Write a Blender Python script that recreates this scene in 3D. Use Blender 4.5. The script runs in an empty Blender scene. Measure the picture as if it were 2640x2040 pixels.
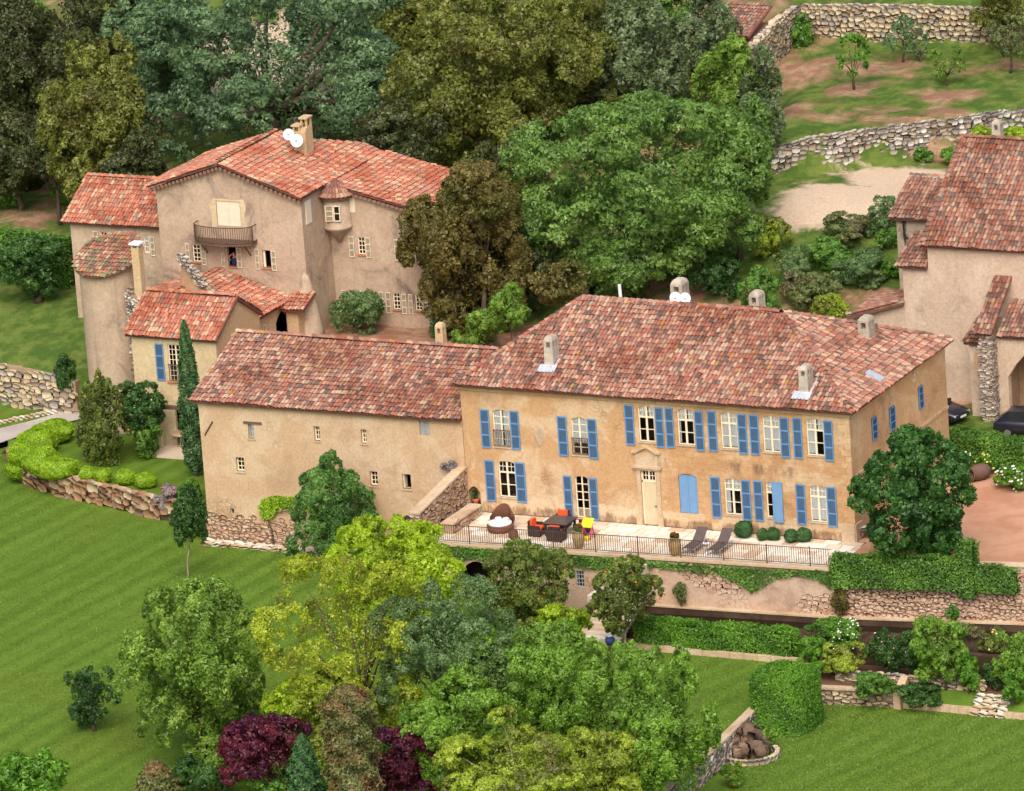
import bpy, bmesh, math, random
import numpy as np
from mathutils import Vector, Matrix

# ------------------------------------------------------------------ camera
IW, IH = 2640.0, 2040.0                       # photograph size in pixels
YAW, PITCH, ROLL, FPX, DEPTH = 27.0, 16.5, 4.1, 17500.0, 350.0
def _cam():
    y, p, r = map(math.radians, (YAW, PITCH, ROLL))
    F = np.array([-math.sin(y)*math.cos(p), math.cos(y)*math.cos(p), -math.sin(p)])
    rt = np.array([math.cos(y), math.sin(y), 0.0]); up = np.cross(rt, F)
    R = rt*math.cos(r) - up*math.sin(r); U = rt*math.sin(r) + up*math.cos(r)
    d = F + R*(2207-IW/2)/FPX - U*(1397-IH/2)/FPX
    return R, U, F, -d*DEPTH/(d@F)
CR, CU, CF, CC = _cam()
def A(px, py, x=None, y=None, z=None):
    """point seen at a photo pixel on a plane x=, y= or z="""
    r = CF + CR*(px-IW/2)/FPX - CU*(py-IH/2)/FPX
    if z is not None: t = (z-CC[2])/r[2]
    elif y is not None: t = (y-CC[1])/r[1]
    else: t = (x-CC[0])/r[0]
    return CC + r*t
def px_scale(P): return FPX/((np.asarray(P)-CC)@CF)

sc = bpy.context.scene
col = sc.collection
cd = bpy.data.cameras.new('camera'); co = bpy.data.objects.new('camera', cd); col.objects.link(co)
M3 = Matrix(((CR[0], CU[0], -CF[0]), (CR[1], CU[1], -CF[1]), (CR[2], CU[2], -CF[2])))
co.matrix_world = Matrix.Translation(Vector(CC)) @ M3.to_4x4()
cd.sensor_width = 36.0; cd.lens = FPX/IW*36.0; cd.clip_start = 1.0; cd.clip_end = 6000.0
sc.camera = co

# ------------------------------------------------------------------ light
SUN_EL, SUN_AZ = math.radians(50), math.radians(160)   # azimuth clockwise from +Y
w = bpy.data.worlds.new('World'); sc.world = w; w.use_nodes = True
nt = w.node_tree; nt.nodes.clear()
sky = nt.nodes.new('ShaderNodeTexSky'); sky.sky_type = 'NISHITA'; sky.sun_disc = False
sky.sun_elevation = SUN_EL; sky.sun_rotation = SUN_AZ
sky.air_density = 1.0; sky.dust_density = 6.0; sky.ozone_density = 0.6
bg = nt.nodes.new('ShaderNodeBackground'); bg.inputs[1].default_value = 0.15
wo = nt.nodes.new('ShaderNodeOutputWorld')
nt.links.new(sky.outputs[0], bg.inputs[0]); nt.links.new(bg.outputs[0], wo.inputs[0])
sl = bpy.data.lights.new('sun', 'SUN'); sl.energy = 1.25; sl.angle = math.radians(45); sl.color = (1.0, 0.975, 0.93)
so = bpy.data.objects.new('sun', sl); col.objects.link(so)
sd = Vector((math.sin(SUN_AZ)*math.cos(SUN_EL), math.cos(SUN_AZ)*math.cos(SUN_EL), math.sin(SUN_EL)))
so.rotation_euler = (-sd).to_track_quat('-Z', 'Y').to_euler(); so.location = sd*200
vs = sc.view_settings; vs.view_transform = 'Standard'; vs.look = 'None'; vs.gamma = 1.0; vs.exposure = 0.34
vs.use_curve_mapping = False
sc.cycles.max_bounces = 5; sc.cycles.diffuse_bounces = 3; sc.cycles.transparent_max_bounces = 8
sc.cycles.glossy_bounces = 2; sc.cycles.transmission_bounces = 3

rng = np.random.default_rng(7); rnd = random.Random(11)

# ------------------------------------------------------------------ helpers
def lin(c):
    c = c/255.0
    return c/12.92 if c <= 0.04045 else ((c+0.055)/1.055)**2.4
def S(r, g, b, k=1.0): return (min(1, lin(r)*k), min(1, lin(g)*k), min(1, lin(b)*k), 1.0)

def obj(name, verts, faces, mat, parent=None, smooth=False, attr=None):
    """mesh from WORLD coordinates; a child's origin is its thing's base"""
    o0 = np.array(root_loc(parent)) if parent is not None else np.zeros(3)
    v = np.asarray(verts, float).reshape(-1, 3) - o0
    me = bpy.data.meshes.new(name)
    me.from_pydata(v.tolist(), [], [list(map(int, f)) for f in faces])
    if mat is not None: me.materials.append(mat)
    if smooth: me.polygons.foreach_set('use_smooth', np.ones(len(me.polygons), bool))
    if attr is not None:
        a = me.attributes.new('tint', 'FLOAT', 'FACE'); a.data.foreach_set('value', np.asarray(attr, np.float32))
    me.update()
    ob = bpy.data.objects.new(name, me); col.objects.link(ob)
    if parent is not None: ob.parent = parent
    return ob
def root_loc(o):
    while o.parent is not None: o = o.parent
    return tuple(o.location)
def tag(o, label=None, cat=None, group=None, kind=None):
    if label: o['label'] = label
    if cat: o['category'] = cat
    if group: o['group'] = group
    if kind: o['kind'] = kind
    return o
def thing(name, label, cat, loc, group=None):
    e = bpy.data.objects.new(name, None); col.objects.link(e); e.location = tuple(map(float, loc))
    e.empty_display_size = 0.3
    return tag(e, label, cat, group)
def copy_tree(o, parent=None):
    c = o.copy(); col.objects.link(c)
    if parent is not None: c.parent = parent
    for ch in [k for k in o.children]: copy_tree(ch, c)
    return c

class MB:
    def __init__(s): s.v = []; s.f = []
    def add(s, vs_, fs):
        n = len(s.v); s.v += [tuple(map(float, q)) for q in vs_]; s.f += [tuple(i+n for i in f) for f in fs]; return s
    def quad(s, a, b, c, d): return s.add([a, b, c, d], [(0, 1, 2, 3)])
    def poly(s, pts): return s.add(pts, [tuple(range(len(pts)))])
    def box(s, x0, x1, y0, y1, z0, z1):
        return s.add([(x0,y0,z0),(x1,y0,z0),(x1,y1,z0),(x0,y1,z0),(x0,y0,z1),(x1,y0,z1),(x1,y1,z1),(x0,y1,z1)],
                     [(0,3,2,1),(4,5,6,7),(0,1,5,4),(1,2,6,5),(2,3,7,6),(3,0,4,7)])
    def obox(s, P, u, n, u0, u1, n0, n1, z0, z1):
        """box in a wall frame: u along the wall, n outwards"""
        u = np.array([u[0], u[1], 0.]); n = np.array([n[0], n[1], 0.]); P = np.array([P[0], P[1], 0.])
        q = lambda a, b, c: P + u*a + n*b + np.array([0, 0, c])
        return s.add([q(u0,n0,z0), q(u1,n0,z0), q(u1,n1,z0), q(u0,n1,z0), q(u0,n0,z1), q(u1,n0,z1), q(u1,n1,z1), q(u0,n1,z1)],
                     [(0,3,2,1),(4,5,6,7),(0,1,5,4),(1,2,6,5),(2,3,7,6),(3,0,4,7)])
    def prism(s, pts, z0, z1):
        n = len(pts)
        return s.add([(p[0], p[1], z0) for p in pts]+[(p[0], p[1], z1) for p in pts],
                     [tuple(range(n))[::-1], tuple(range(n, 2*n))]+[(i, (i+1) % n, n+(i+1) % n, n+i) for i in range(n)])
    def tube(s, path, radii, k=8, cap=True):
        path = [np.asarray(p, float) for p in path]; rings = []
        for i, p in enumerate(path):
            d = path[min(i+1, len(path)-1)]-path[max(i-1, 0)]; d = d/(np.linalg.norm(d)+1e-9)
            a = np.cross(d, (0, 0, 1.)) if abs(d[2]) < .95 else np.cross(d, (1., 0, 0)); a /= np.linalg.norm(a); b = np.cross(d, a)
            rings.append([p+radii[i]*(a*math.cos(t)+b*math.sin(t)) for t in np.linspace(0, 2*math.pi, k, endpoint=False)])
        vs_ = [q for r in rings for q in r]; fs = []
        for i in range(len(path)-1):
            for j in range(k): fs.append((i*k+j, i*k+(j+1) % k, (i+1)*k+(j+1) % k, (i+1)*k+j))
        if cap: fs += [tuple(range(k))[::-1], tuple(range((len(path)-1)*k, len(path)*k))]
        return s.add(vs_, fs)
    def lathe(s, c, prof, k=16, sx=1, sy=1):
        vs_ = []; fs = []
        for (r, z) in prof:
            for j in range(k):
                t = 2*math.pi*j/k; vs_.append((c[0]+r*sx*math.cos(t), c[1]+r*sy*math.sin(t), c[2]+z))
        for i in range(len(prof)-1):
            for j in range(k): fs.append((i*k+j, i*k+(j+1) % k, (i+1)*k+(j+1) % k, (i+1)*k+j))
        fs += [tuple(range(k))[::-1], tuple(range((len(prof)-1)*k, len(prof)*k))]
        return s.add(vs_, fs)
    def obj(s, name, mat, parent=None, smooth=False): return obj(name, s.v, s.f, mat, parent, smooth)

# ------------------------------------------------------------------ materials
def newmat(name):
    m = bpy.data.materials.new(name); m.use_nodes = True; t = m.node_tree; t.nodes.clear()
    o = t.nodes.new('ShaderNodeOutputMaterial'); b = t.nodes.new('ShaderNodeBsdfPrincipled')
    t.links.new(b.outputs[0], o.inputs[0]); b.inputs['Specular IOR Level'].default_value = 0.25
    return m, t, b
def N(t, kind, **kw):
    n = t.nodes.new(kind)
    for k, v in kw.items(): setattr(n, k, v)
    return n
def noise(t, scale, detail=4, rough=0.55, vec=None, dist=0.0):
    n = N(t, 'ShaderNodeTexNoise'); n.inputs['Scale'].default_value = scale; n.inputs['Detail'].default_value = detail
    n.inputs['Roughness'].default_value = rough; n.inputs['Distortion'].default_value = dist
    if vec is not None: t.links.new(vec, n.inputs['Vector'])
    return n.outputs['Fac']
def pos(t, scale=(1, 1, 1)):
    g = N(t, 'ShaderNodeNewGeometry')
    if scale == (1, 1, 1): return g.outputs['Position']
    m = N(t, 'ShaderNodeVectorMath', operation='MULTIPLY'); t.links.new(g.outputs['Position'], m.inputs[0]); m.inputs[1].default_value = scale
    return m.outputs[0]
def ramp(t, fac, stops, interp='LINEAR'):
    r = N(t, 'ShaderNodeValToRGB'); e = r.color_ramp.elements; r.color_ramp.interpolation = interp
    while len(e) < len(stops): e.new(0.5)
    for i, (p, c) in enumerate(stops):
        e[i].position = p; e[i].color = c if len(c) == 4 else (*c, 1)
    t.links.new(fac, r.inputs[0]); return r.outputs[0]
def mixc(t, fac, a, b, mode='MIX'):
    m = N(t, 'ShaderNodeMix', data_type='RGBA', blend_type=mode)
    for s_, v in ((0, fac), (6, a), (7, b)):
        if isinstance(v, (int, float)): m.inputs[s_].default_value = v
        elif isinstance(v, tuple): m.inputs[s_].default_value = v
        else: t.links.new(v, m.inputs[s_])
    return m.outputs[2]
def step(t, fac, lo, hi):
    m = N(t, 'ShaderNodeMapRange', interpolation_type='SMOOTHSTEP'); t.links.new(fac, m.inputs[0])
    m.inputs[1].default_value = lo; m.inputs[2].default_value = hi; return m.outputs[0]
def bump(t, b, h, strength=0.4, dist=0.05):
    n = N(t, 'ShaderNodeBump'); n.inputs['Strength'].default_value = strength; n.inputs['Distance'].default_value = dist
    t.links.new(h, n.inputs['Height']); t.links.new(n.outputs[0], b.inputs['Normal'])

def m_plain(name, c, rough=0.6, metal=0.0, var=0.12, spec=0.25):
    m, t, b = newmat(name); f = noise(t, 3.0, 5, vec=pos(t))
    d = tuple(v*(1-var) for v in c[:3])+(1,); l = tuple(min(1, v*(1+var)) for v in c[:3])+(1,)
    t.links.new(ramp(t, f, [(0.3, d), (0.7, l)]), b.inputs['Base Color'])
    b.inputs['Roughness'].default_value = rough; b.inputs['Metallic'].default_value = metal
    b.inputs['Specular IOR Level'].default_value = spec
    return m
def m_plaster(name, base, pale, dark, pamt=0.5, damt=0.5, rub=0.0, zdirt=None, seed=0.0, streak=0.55, extra=None):
    m, t, b = newmat(name); g = pos(t)
    off = N(t, 'ShaderNodeVectorMath', operation='ADD'); t.links.new(g, off.inputs[0]); off.inputs[1].default_value = (seed, seed*1.7, seed*.3); p = off.outputs[0]
    c = mixc(t, step(t, noise(t, 0.42, 6, 0.62, p, 0.6), 0.47, 0.60), base, pale) if pamt else base
    if pamt and pamt < 1: c = mixc(t, pamt, base, c)
    d1 = step(t, noise(t, 0.33, 7, 0.68, p, 0.9), 0.50, 0.72)
    st = N(t, 'ShaderNodeVectorMath', operation='MULTIPLY'); t.links.new(p, st.inputs[0]); st.inputs[1].default_value = (2.2, 2.2, 0.16)
    d2 = step(t, noise(t, 1.0, 5, 0.6, st.outputs[0]), 0.56, 0.78)
    mm = N(t, 'ShaderNodeMath', operation='MULTIPLY_ADD'); t.links.new(d2, mm.inputs[0]); mm.inputs[1].default_value = streak; t.links.new(d1, mm.inputs[2])
    mx = N(t, 'ShaderNodeMath', operation='MULTIPLY', use_clamp=True); t.links.new(mm.outputs[0], mx.inputs[0]); mx.inputs[1].default_value = damt
    c = mixc(t, mx.outputs[0], c, dark)
    if extra: c = extra(t, c)
    fine = noise(t, 7.0, 6, 0.7, p)
    c = mixc(t, 0.65, c, ramp(t, fine, [(0.3, (.55, .55, .55, 1)), (0.7, (1, 1, 1, 1))]), 'MULTIPLY')
    h = fine
    if rub > 0:
        v = N(t, 'ShaderNodeTexVoronoi', feature='DISTANCE_TO_EDGE'); v.inputs['Scale'].default_value = 2.6
        sq = N(t, 'ShaderNodeVectorMath', operation='MULTIPLY'); t.links.new(p, sq.inputs[0]); sq.inputs[1].default_value = (1, 1, 1.7)
        t.links.new(sq.outputs[0], v.inputs['Vector'])
        e = step(t, v.outputs['Distance'], 0.0, 0.12)
        msk = step(t, noise(t, 0.5, 5, 0.6, p), 0.62-rub*0.3, 0.72-rub*0.3)
        em = mixc(t, msk, (1, 1, 1, 1), e)
        c = mixc(t, 0.5, c, mixc(t, em, (0.35, 0.30, 0.26, 1), (1, 1, 1, 1)), 'MULTIPLY'); h = mixc(t, 0.5, fine, em)
    t.links.new(c, b.inputs['Base Color']); b.inputs['Roughness'].default_value = 0.92; b.inputs['Specular IOR Level'].default_value = 0.1
    bump(t, b, h, 0.5, 0.04)
    return m
def m_tint(name, stops, rough=0.85, patch=None, pscale=0.35, spec=0.15, interp='CONSTANT', trans=0.0, nz=0.35, bumpy=0.0, leafvar=None):
    """colour from the per-face attribute tint + the object's random, so joined and single pieces match"""
    m, t, b = newmat(name)
    a = N(t, 'ShaderNodeAttribute', attribute_name='tint'); oi = N(t, 'ShaderNodeObjectInfo')
    s_ = N(t, 'ShaderNodeMath', operation='ADD'); t.links.new(a.outputs['Fac'], s_.inputs[0]); t.links.new(oi.outputs['Random'], s_.inputs[1])
    fr = N(t, 'ShaderNodeMath', operation='FRACT'); t.links.new(s_.outputs[0], fr.inputs[0])
    c = ramp(t, fr.outputs[0], stops, interp)
    if patch is not None:
        c = mixc(t, step(t, noise(t, pscale, 5, 0.6, pos(t), 0.5), 0.46, 0.66), c, patch, 'MULTIPLY')
    f = noise(t, 9.0, 4, 0.6, pos(t))
    c = mixc(t, nz, c, ramp(t, f, [(0.3, (.45, .45, .45, 1)), (0.7, (1.0, 1.0, 1.0, 1))]), 'MULTIPLY')
    t.links.new(c, b.inputs['Base Color']); b.inputs['Roughness'].default_value = rough; b.inputs['Specular IOR Level'].default_value = spec
    if bumpy: bump(t, b, f, bumpy, 0.03)
    return m
def m_leaf(name, dark, mid, light, trans=0.42, vary=None, vs_=0.5, gain=1.0):
    gain *= 1.38; dark, mid, light = [tuple(min(.9, v*gain) for v in q[:3])+(1,) for q in (dark, mid, light)]
    m = bpy.data.materials.new(name); m.use_nodes = True; t = m.node_tree; t.nodes.clear()
    o = t.nodes.new('ShaderNodeOutputMaterial')
    a = N(t, 'ShaderNodeAttribute', attribute_name='tint')
    c = ramp(t, a.outputs['Fac'], [(0.0, dark), (0.5, mid), (1.0, light)])
    if vary is not None: c = mixc(t, step(t, noise(t, vs_, 3, 0.6, pos(t)), 0.46, 0.68), c, vary)
    d = t.nodes.new('ShaderNodeBsdfDiffuse'); tr = t.nodes.new('ShaderNodeBsdfTranslucent'); gl = t.nodes.new('ShaderNodeBsdfGlossy')
    gl.inputs['Roughness'].default_value = 0.45
    t.links.new(c, d.inputs[0]); t.links.new(c, tr.inputs[0])
    m1 = t.nodes.new('ShaderNodeMixShader'); m1.inputs[0].default_value = trans
    t.links.new(d.outputs[0], m1.inputs[1]); t.links.new(tr.outputs[0], m1.inputs[2])
    m2 = t.nodes.new('ShaderNodeMixShader'); m2.inputs[0].default_value = 0.035
    t.links.new(m1.outputs[0], m2.inputs[1]); t.links.new(gl.outputs[0], m2.inputs[2])
    t.links.new(m2.outputs[0], o.inputs[0])
    return m
def m_glass(name):
    m = bpy.data.materials.new(name); m.use_nodes = True; t = m.node_tree; t.nodes.clear()
    o = t.nodes.new('ShaderNodeOutputMaterial'); tr = t.nodes.new('ShaderNodeBsdfTransparent'); gl = t.nodes.new('ShaderNodeBsdfGlossy')
    tr.inputs[0].default_value = (.96, .98, .98, 1); gl.inputs['Roughness'].default_value = 0.04
    fr = t.nodes.new('ShaderNodeFresnel'); fr.inputs[0].default_value = 1.5
    mx = t.nodes.new('ShaderNodeMixShader'); t.links.new(fr.outputs[0], mx.inputs[0]); t.links.new(tr.outputs[0], mx.inputs[1]); t.links.new(gl.outputs[0], mx.inputs[2])
    t.links.new(mx.outputs[0], o.inputs[0]); return m

MAT = {}
def facade_wear(t, c):
    """old stains with their own place: grey weathering below the upper windows, pale patched render at the foot"""
    sp = N(t, 'ShaderNodeSeparateXYZ'); t.links.new(pos(t), sp.inputs[0]); X, Z = sp.outputs[0], sp.outputs[2]
    def mul(*a):
        o = a[0]
        for b in a[1:]:
            m = N(t, 'ShaderNodeMath', operation='MULTIPLY'); t.links.new(o, m.inputs[0]); t.links.new(b, m.inputs[1]); o = m.outputs[0]
        return o
    def inv(a):
        m = N(t, 'ShaderNodeMath', operation='SUBTRACT'); m.inputs[0].default_value = 1; t.links.new(a, m.inputs[1]); return m.outputs[0]
    n1 = noise(t, 0.8, 5, .65, pos(t, (1, 1, 1.6))); n2 = noise(t, 1.6, 5, .7, pos(t, (1, 1, .35)))
    k1 = mul(step(t, Z, 2.9, 3.5), inv(step(t, Z, 3.72, 3.86)), step(t, X, -13.2, -11.5), step(t, n2, .42, .62), step(t, noise(t, .55, 2, .5, pos(t, (1, 1, .2))), .47, .58))
    c = mixc(t, k1, c, S(150,124,102))
    ad = N(t, 'ShaderNodeMath', operation='MULTIPLY_ADD'); t.links.new(n1, ad.inputs[0]); ad.inputs[1].default_value = -2.6; t.links.new(Z, ad.inputs[2])
    k2 = inv(step(t, ad.outputs[0], -0.55, -0.25)); c = mixc(t, mul(k2, step(t, n1, .40, .5)), c, S(224,200,166))
    ad2 = N(t, 'ShaderNodeMath', operation='MULTIPLY_ADD'); t.links.new(n2, ad2.inputs[0]); ad2.inputs[1].default_value = -1.2; t.links.new(Z, ad2.inputs[2])
    c = mixc(t, mul(inv(step(t, ad2.outputs[0], -0.35, -0.1)), step(t, n2, .4, .55)), c, S(160,132,106))
    # coursed ashlar showing on the right half
    br = N(t, 'ShaderNodeTexBrick'); mp = N(t, 'ShaderNodeMapping'); t.links.new(pos(t), mp.inputs[0]); mp.inputs['Rotation'].default_value = (math.radians(90), 0, 0)
    t.links.new(mp.outputs[0], br.inputs['Vector']); br.inputs['Scale'].default_value = 1.0; br.inputs['Brick Width'].default_value = .7; br.inputs['Row Height'].default_value = .3; br.inputs['Mortar Size'].default_value = .012; br.inputs['Bias'].default_value = .1
    br.inputs['Color1'].default_value = (1, .97, .93, 1); br.inputs['Color2'].default_value = (.84, .78, .72, 1); br.inputs['Mortar'].default_value = (.66, .6, .54, 1)
    k3 = mul(step(t, X, -11.5, -9.5), step(t, n1, .36, .55))
    m = N(t, 'ShaderNodeMath', operation='MULTIPLY'); t.links.new(k3, m.inputs[0]); m.inputs[1].default_value = .75
    return mixc(t, m.outputs[0], c, br.outputs['Color'], 'MULTIPLY')
MAT['ochre'] = m_plaster('ochre_plaster', S(208,168,124), S(222,196,160), S(158,122,92), 0.85, 0.5, 0.10, seed=3.1, extra=facade_wear)
MAT['ochre_side'] = m_plaster('ochre_ashlar', S(208,172,130), S(220,192,152), S(150,122,96), 0.8, 0.6, 0.1, seed=9.1)
MAT['buff'] = m_plaster('buff_plaster', S(210,178,144), S(222,196,166), S(172,138,110), 0.8, 0.45, 0.22, seed=5.3)
MAT['cream'] = m_plaster('cream_plaster', S(222,200,160), S(230,212,176), S(190,160,120), 0.6, 0.3, seed=1.3)
MAT['taupe'] = m_plaster('taupe_render', S(196,172,148), S(210,188,164), S(126,112,104), 0.6, 0.85, seed=12.3)
MAT['taupe2'] = m_plaster('chapel_render', S(212,188,166), S(224,202,180), S(156,136,122), 0.8, 0.6, seed=22.3)
MAT['tan_plaster'] = m_plaster('tan_plaster', S(208,176,138), S(218,190,156), S(160,126,98), 0.6, 0.4, seed=2.3)
MAT['greyrender'] = m_plaster('stained_render', S(176,160,140), S(186,172,152), S(58,52,50), 0.5, 1.3, seed=31.0, streak=1.8)
MAT['retain'] = m_plaster('old_wall_render', S(208,178,154), S(220,194,172), S(158,130,114), 0.7, 0.75, 0.4, seed=7.7)
MAT['mortar'] = m_plaster('mortar', S(172,146,120), S(186,162,136), S(124,104,88), 0.6, 0.5)
MAT['darkearth'] = m_plain('dark_joint', S(96,82,70), 0.95)
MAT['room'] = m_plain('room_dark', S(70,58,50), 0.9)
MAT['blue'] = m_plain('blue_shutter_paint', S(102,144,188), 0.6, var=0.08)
MAT['blue_louvre'] = m_plain('blue_louvre_shaded', S(82,114,150), 0.75, var=0.1)  # deeper than the frame blue: shade between the slats painted into the colour
MAT['whitewood_louvre'] = m_plain('white_louvre_shaded', S(196,184,158), 0.75, var=0.08)  # darker copy of the shutter white, carrying the slat shading as colour
MAT['blue2'] = m_plain('light_blue_shutter_paint', S(112,152,194), 0.6, var=0.06)
MAT['greyblue'] = m_plain('grey_shutter_paint', S(160,160,160), 0.7)
MAT['creamwood'] = m_plain('cream_joinery', S(236,222,194), 0.6, var=0.06)
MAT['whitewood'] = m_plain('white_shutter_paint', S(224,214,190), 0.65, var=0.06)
MAT['door'] = m_plain('pale_door_paint', S(206,190,158), 0.6, var=0.06)
MAT['stone'] = m_plaster('pale_stone', S(206,180,148), S(222,202,174), S(150,124,98), 0.7, 0.5, seed=17.0)
MAT['sill'] = m_plain('terracotta_sill', S(190,120,88), 0.85)
MAT['curtain'] = m_plain('white_curtain', (0.93, 0.94, 0.95, 1), 0.9, var=0.03)
MAT['glass'] = m_glass('window_glass')
MAT['iron'] = m_plain('rusty_iron', S(96,76,66), 0.7, 0.3)
MAT['zinc'] = m_plain('zinc_flashing', S(205,212,220), 0.45, 0.4)
MAT['dish'] = m_plain('white_dish', S(232,236,240), 0.5, var=0.04)
MAT['wood'] = m_plain('old_timber', S(104,84,70), 0.85)
MAT['bark'] = m_plain('bark', S(86,74,62), 0.95, var=0.3)
MAT['barkpale'] = m_plain('pale_bark', S(150,138,120), 0.95, var=0.25)
MAT['chim'] = m_plaster('chimney_render', S(186,174,158), S(208,198,182), S(124,114,104), 0.7, 0.7, seed=41.0)
MAT['dentil'] = m_plain('clay_dentil', S(140,108,92), 0.9)
MAT['chimtan'] = m_plaster('tan_chimney_render', S(212,184,144), S(222,198,160), S(172,138,104), 0.7, 0.4, seed=43.0)
k = 1.0
MAT['tiles'] = m_tint('weathered_tiles', [(0, S(181,134,114)), (0.15, S(167,118,101)), (0.29, S(196,152,130)), (0.42, S(157,116,102)), (0.54, S(204,172,146)), (0.65, S(181,116,96)), (0.74, S(142,112,101)), (0.83, S(181,152,132)), (0.92, S(119,100,91)), (0.985, S(187,140,85))], patch=S(222,204,196), pscale=0.3)
MAT['tiles_red'] = m_tint('red_tiles', [(0, S(199,131,106)), (0.22, S(186,115,93)), (0.38, S(208,153,124)), (0.52, S(182,121,101)), (0.64, S(212,178,145)), (0.74, S(176,142,123)), (0.84, S(192,123,98)), (0.93, S(148,126,112))], patch=S(224,200,190), pscale=0.4)
MAT['tiles_brown'] = m_tint('brown_tiles', [(0, S(167,124,107)), (0.18, S(148,108,94)), (0.34, S(181,140,119)), (0.48, S(136,108,98)), (0.62, S(190,157,132)), (0.72, S(169,112,89)), (0.82, S(122,102,93)), (0.92, S(161,142,125))], patch=S(214,194,186), pscale=0.4)
MAT['tiles_moss'] = m_tint('mossy_tiles', [(0, S(177,128,109)), (0.16, S(196,150,125)), (0.3, S(152,114,99)), (0.44, S(157,150,112)), (0.58, S(204,180,148)), (0.68, S(183,118,96)), (0.78, S(130,110,99)), (0.88, S(140,142,107)), (0.97, S(200,148,87))], patch=S(222,204,196), pscale=0.4)
MAT['deck'] = m_plain('shaded_tile_channels', S(150,104,90,0.6), 0.95, var=0.25)  # terracotta darkened so the colour holds the shadow between cover tiles
MAT['stones'] = m_tint('grey_field_stones', [(0, S(192,182,170)), (.2, S(168,156,144)), (.38, S(214,206,196)), (.55, S(180,162,144)), (.7, S(202,186,164)), (.82, S(150,140,132)), (.92, S(226,220,212))], nz=0.5, bumpy=0.4)
MAT['stones_warm'] = m_tint('warm_field_stones', [(0, S(210,192,162)), (.2, S(192,170,142)), (.38, S(182,172,160)), (.55, S(218,202,172)), (.7, S(166,150,134)), (.85, S(204,182,150))], nz=0.5, bumpy=0.4)
MAT['stones_red'] = m_tint('red_garden_stones', [(0, S(182,144,112)), (.2, S(164,126,100)), (.4, S(192,164,132)), (.6, S(172,132,102)), (.75, S(150,124,106)), (.9, S(204,182,152))], nz=0.5, bumpy=0.5)
MAT['stones_rub'] = m_tint('rubble_stones', [(0, S(206,174,148)), (.2, S(194,160,134)), (.4, S(216,188,164)), (.6, S(188,152,128)), (.8, S(204,178,154))], nz=0.4, bumpy=0.4)
MAT['paving'] = m_tint('pale_paving', [(0, S(226,214,194)), (.25, S(234,224,206)), (.45, S(214,194,168)), (.62, S(236,230,216)), (.78, S(206,178,150)), (.9, S(220,200,176))], nz=0.25)
MAT['ridge'] = MAT['tiles']

def m_lawn():
    m, t, b = newmat('mown_lawn')
    mp = N(t, 'ShaderNodeMapping'); t.links.new(pos(t), mp.inputs[0]); mp.inputs['Rotation'].default_value = (0, 0, math.radians(LAWN_ROT))
    def aniso(sx, sy):
        q = N(t, 'ShaderNodeVectorMath', operation='MULTIPLY'); t.links.new(mp.outputs[0], q.inputs[0]); q.inputs[1].default_value = (sx, sy, 1); return q.outputs[0]
    w_ = N(t, 'ShaderNodeTexWave', wave_type='BANDS', bands_direction='X', wave_profile='SIN'); t.links.new(mp.outputs[0], w_.inputs['Vector'])
    w_.inputs['Scale'].default_value = 0.2; w_.inputs['Distortion'].default_value = 3.0; w_.inputs['Detail'].default_value = 3; w_.inputs['Detail Scale'].default_value = 0.3
    c = mixc(t, step(t, noise(t, 1.0, 4, 0.6, aniso(1.5, .05)), 0.36, 0.64), S(100,130,48), S(114,144,58))
    c = mixc(t, 0.30, c, mixc(t, w_.outputs['Fac'], S(70,100,36), S(118,148,62)))
    c = mixc(t, step(t, noise(t, 1.0, 5, 0.65, aniso(3.4, .22)), 0.52, 0.78), c, S(112,138,58))
    c = mixc(t, step(t, noise(t, 0.10, 5, 0.6, pos(t), .4), 0.50, 0.76), c, S(114,132,52))
    st = noise(t, 0.9, 6, 0.75, pos(t))
    c = mixc(t, 0.75, c, ramp(t, st, [(0.25, (.6, .64, .55, 1)), (0.75, (1.05, 1.04, 1.0, 1))]), 'MULTIPLY')
    fi = noise(t, 14, 3, 0.7, pos(t))
    c = mixc(t, 0.6, c, ramp(t, fi, [(0.3, (.5, .55, .45, 1)), (0.7, (1.15, 1.1, 1.0, 1))]), 'MULTIPLY')
    t.links.new(c, b.inputs['Base Color']); b.inputs['Roughness'].default_value = 0.95; b.inputs['Specular IOR Level'].default_value = 0.05
    bump(t, b, fi, 0.8, 0.06); return m
LAWN_ROT = 6
MAT['lawn'] = m_lawn(); LAWN_ROT = 20; MAT['lawn2'] = m_lawn()
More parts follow.
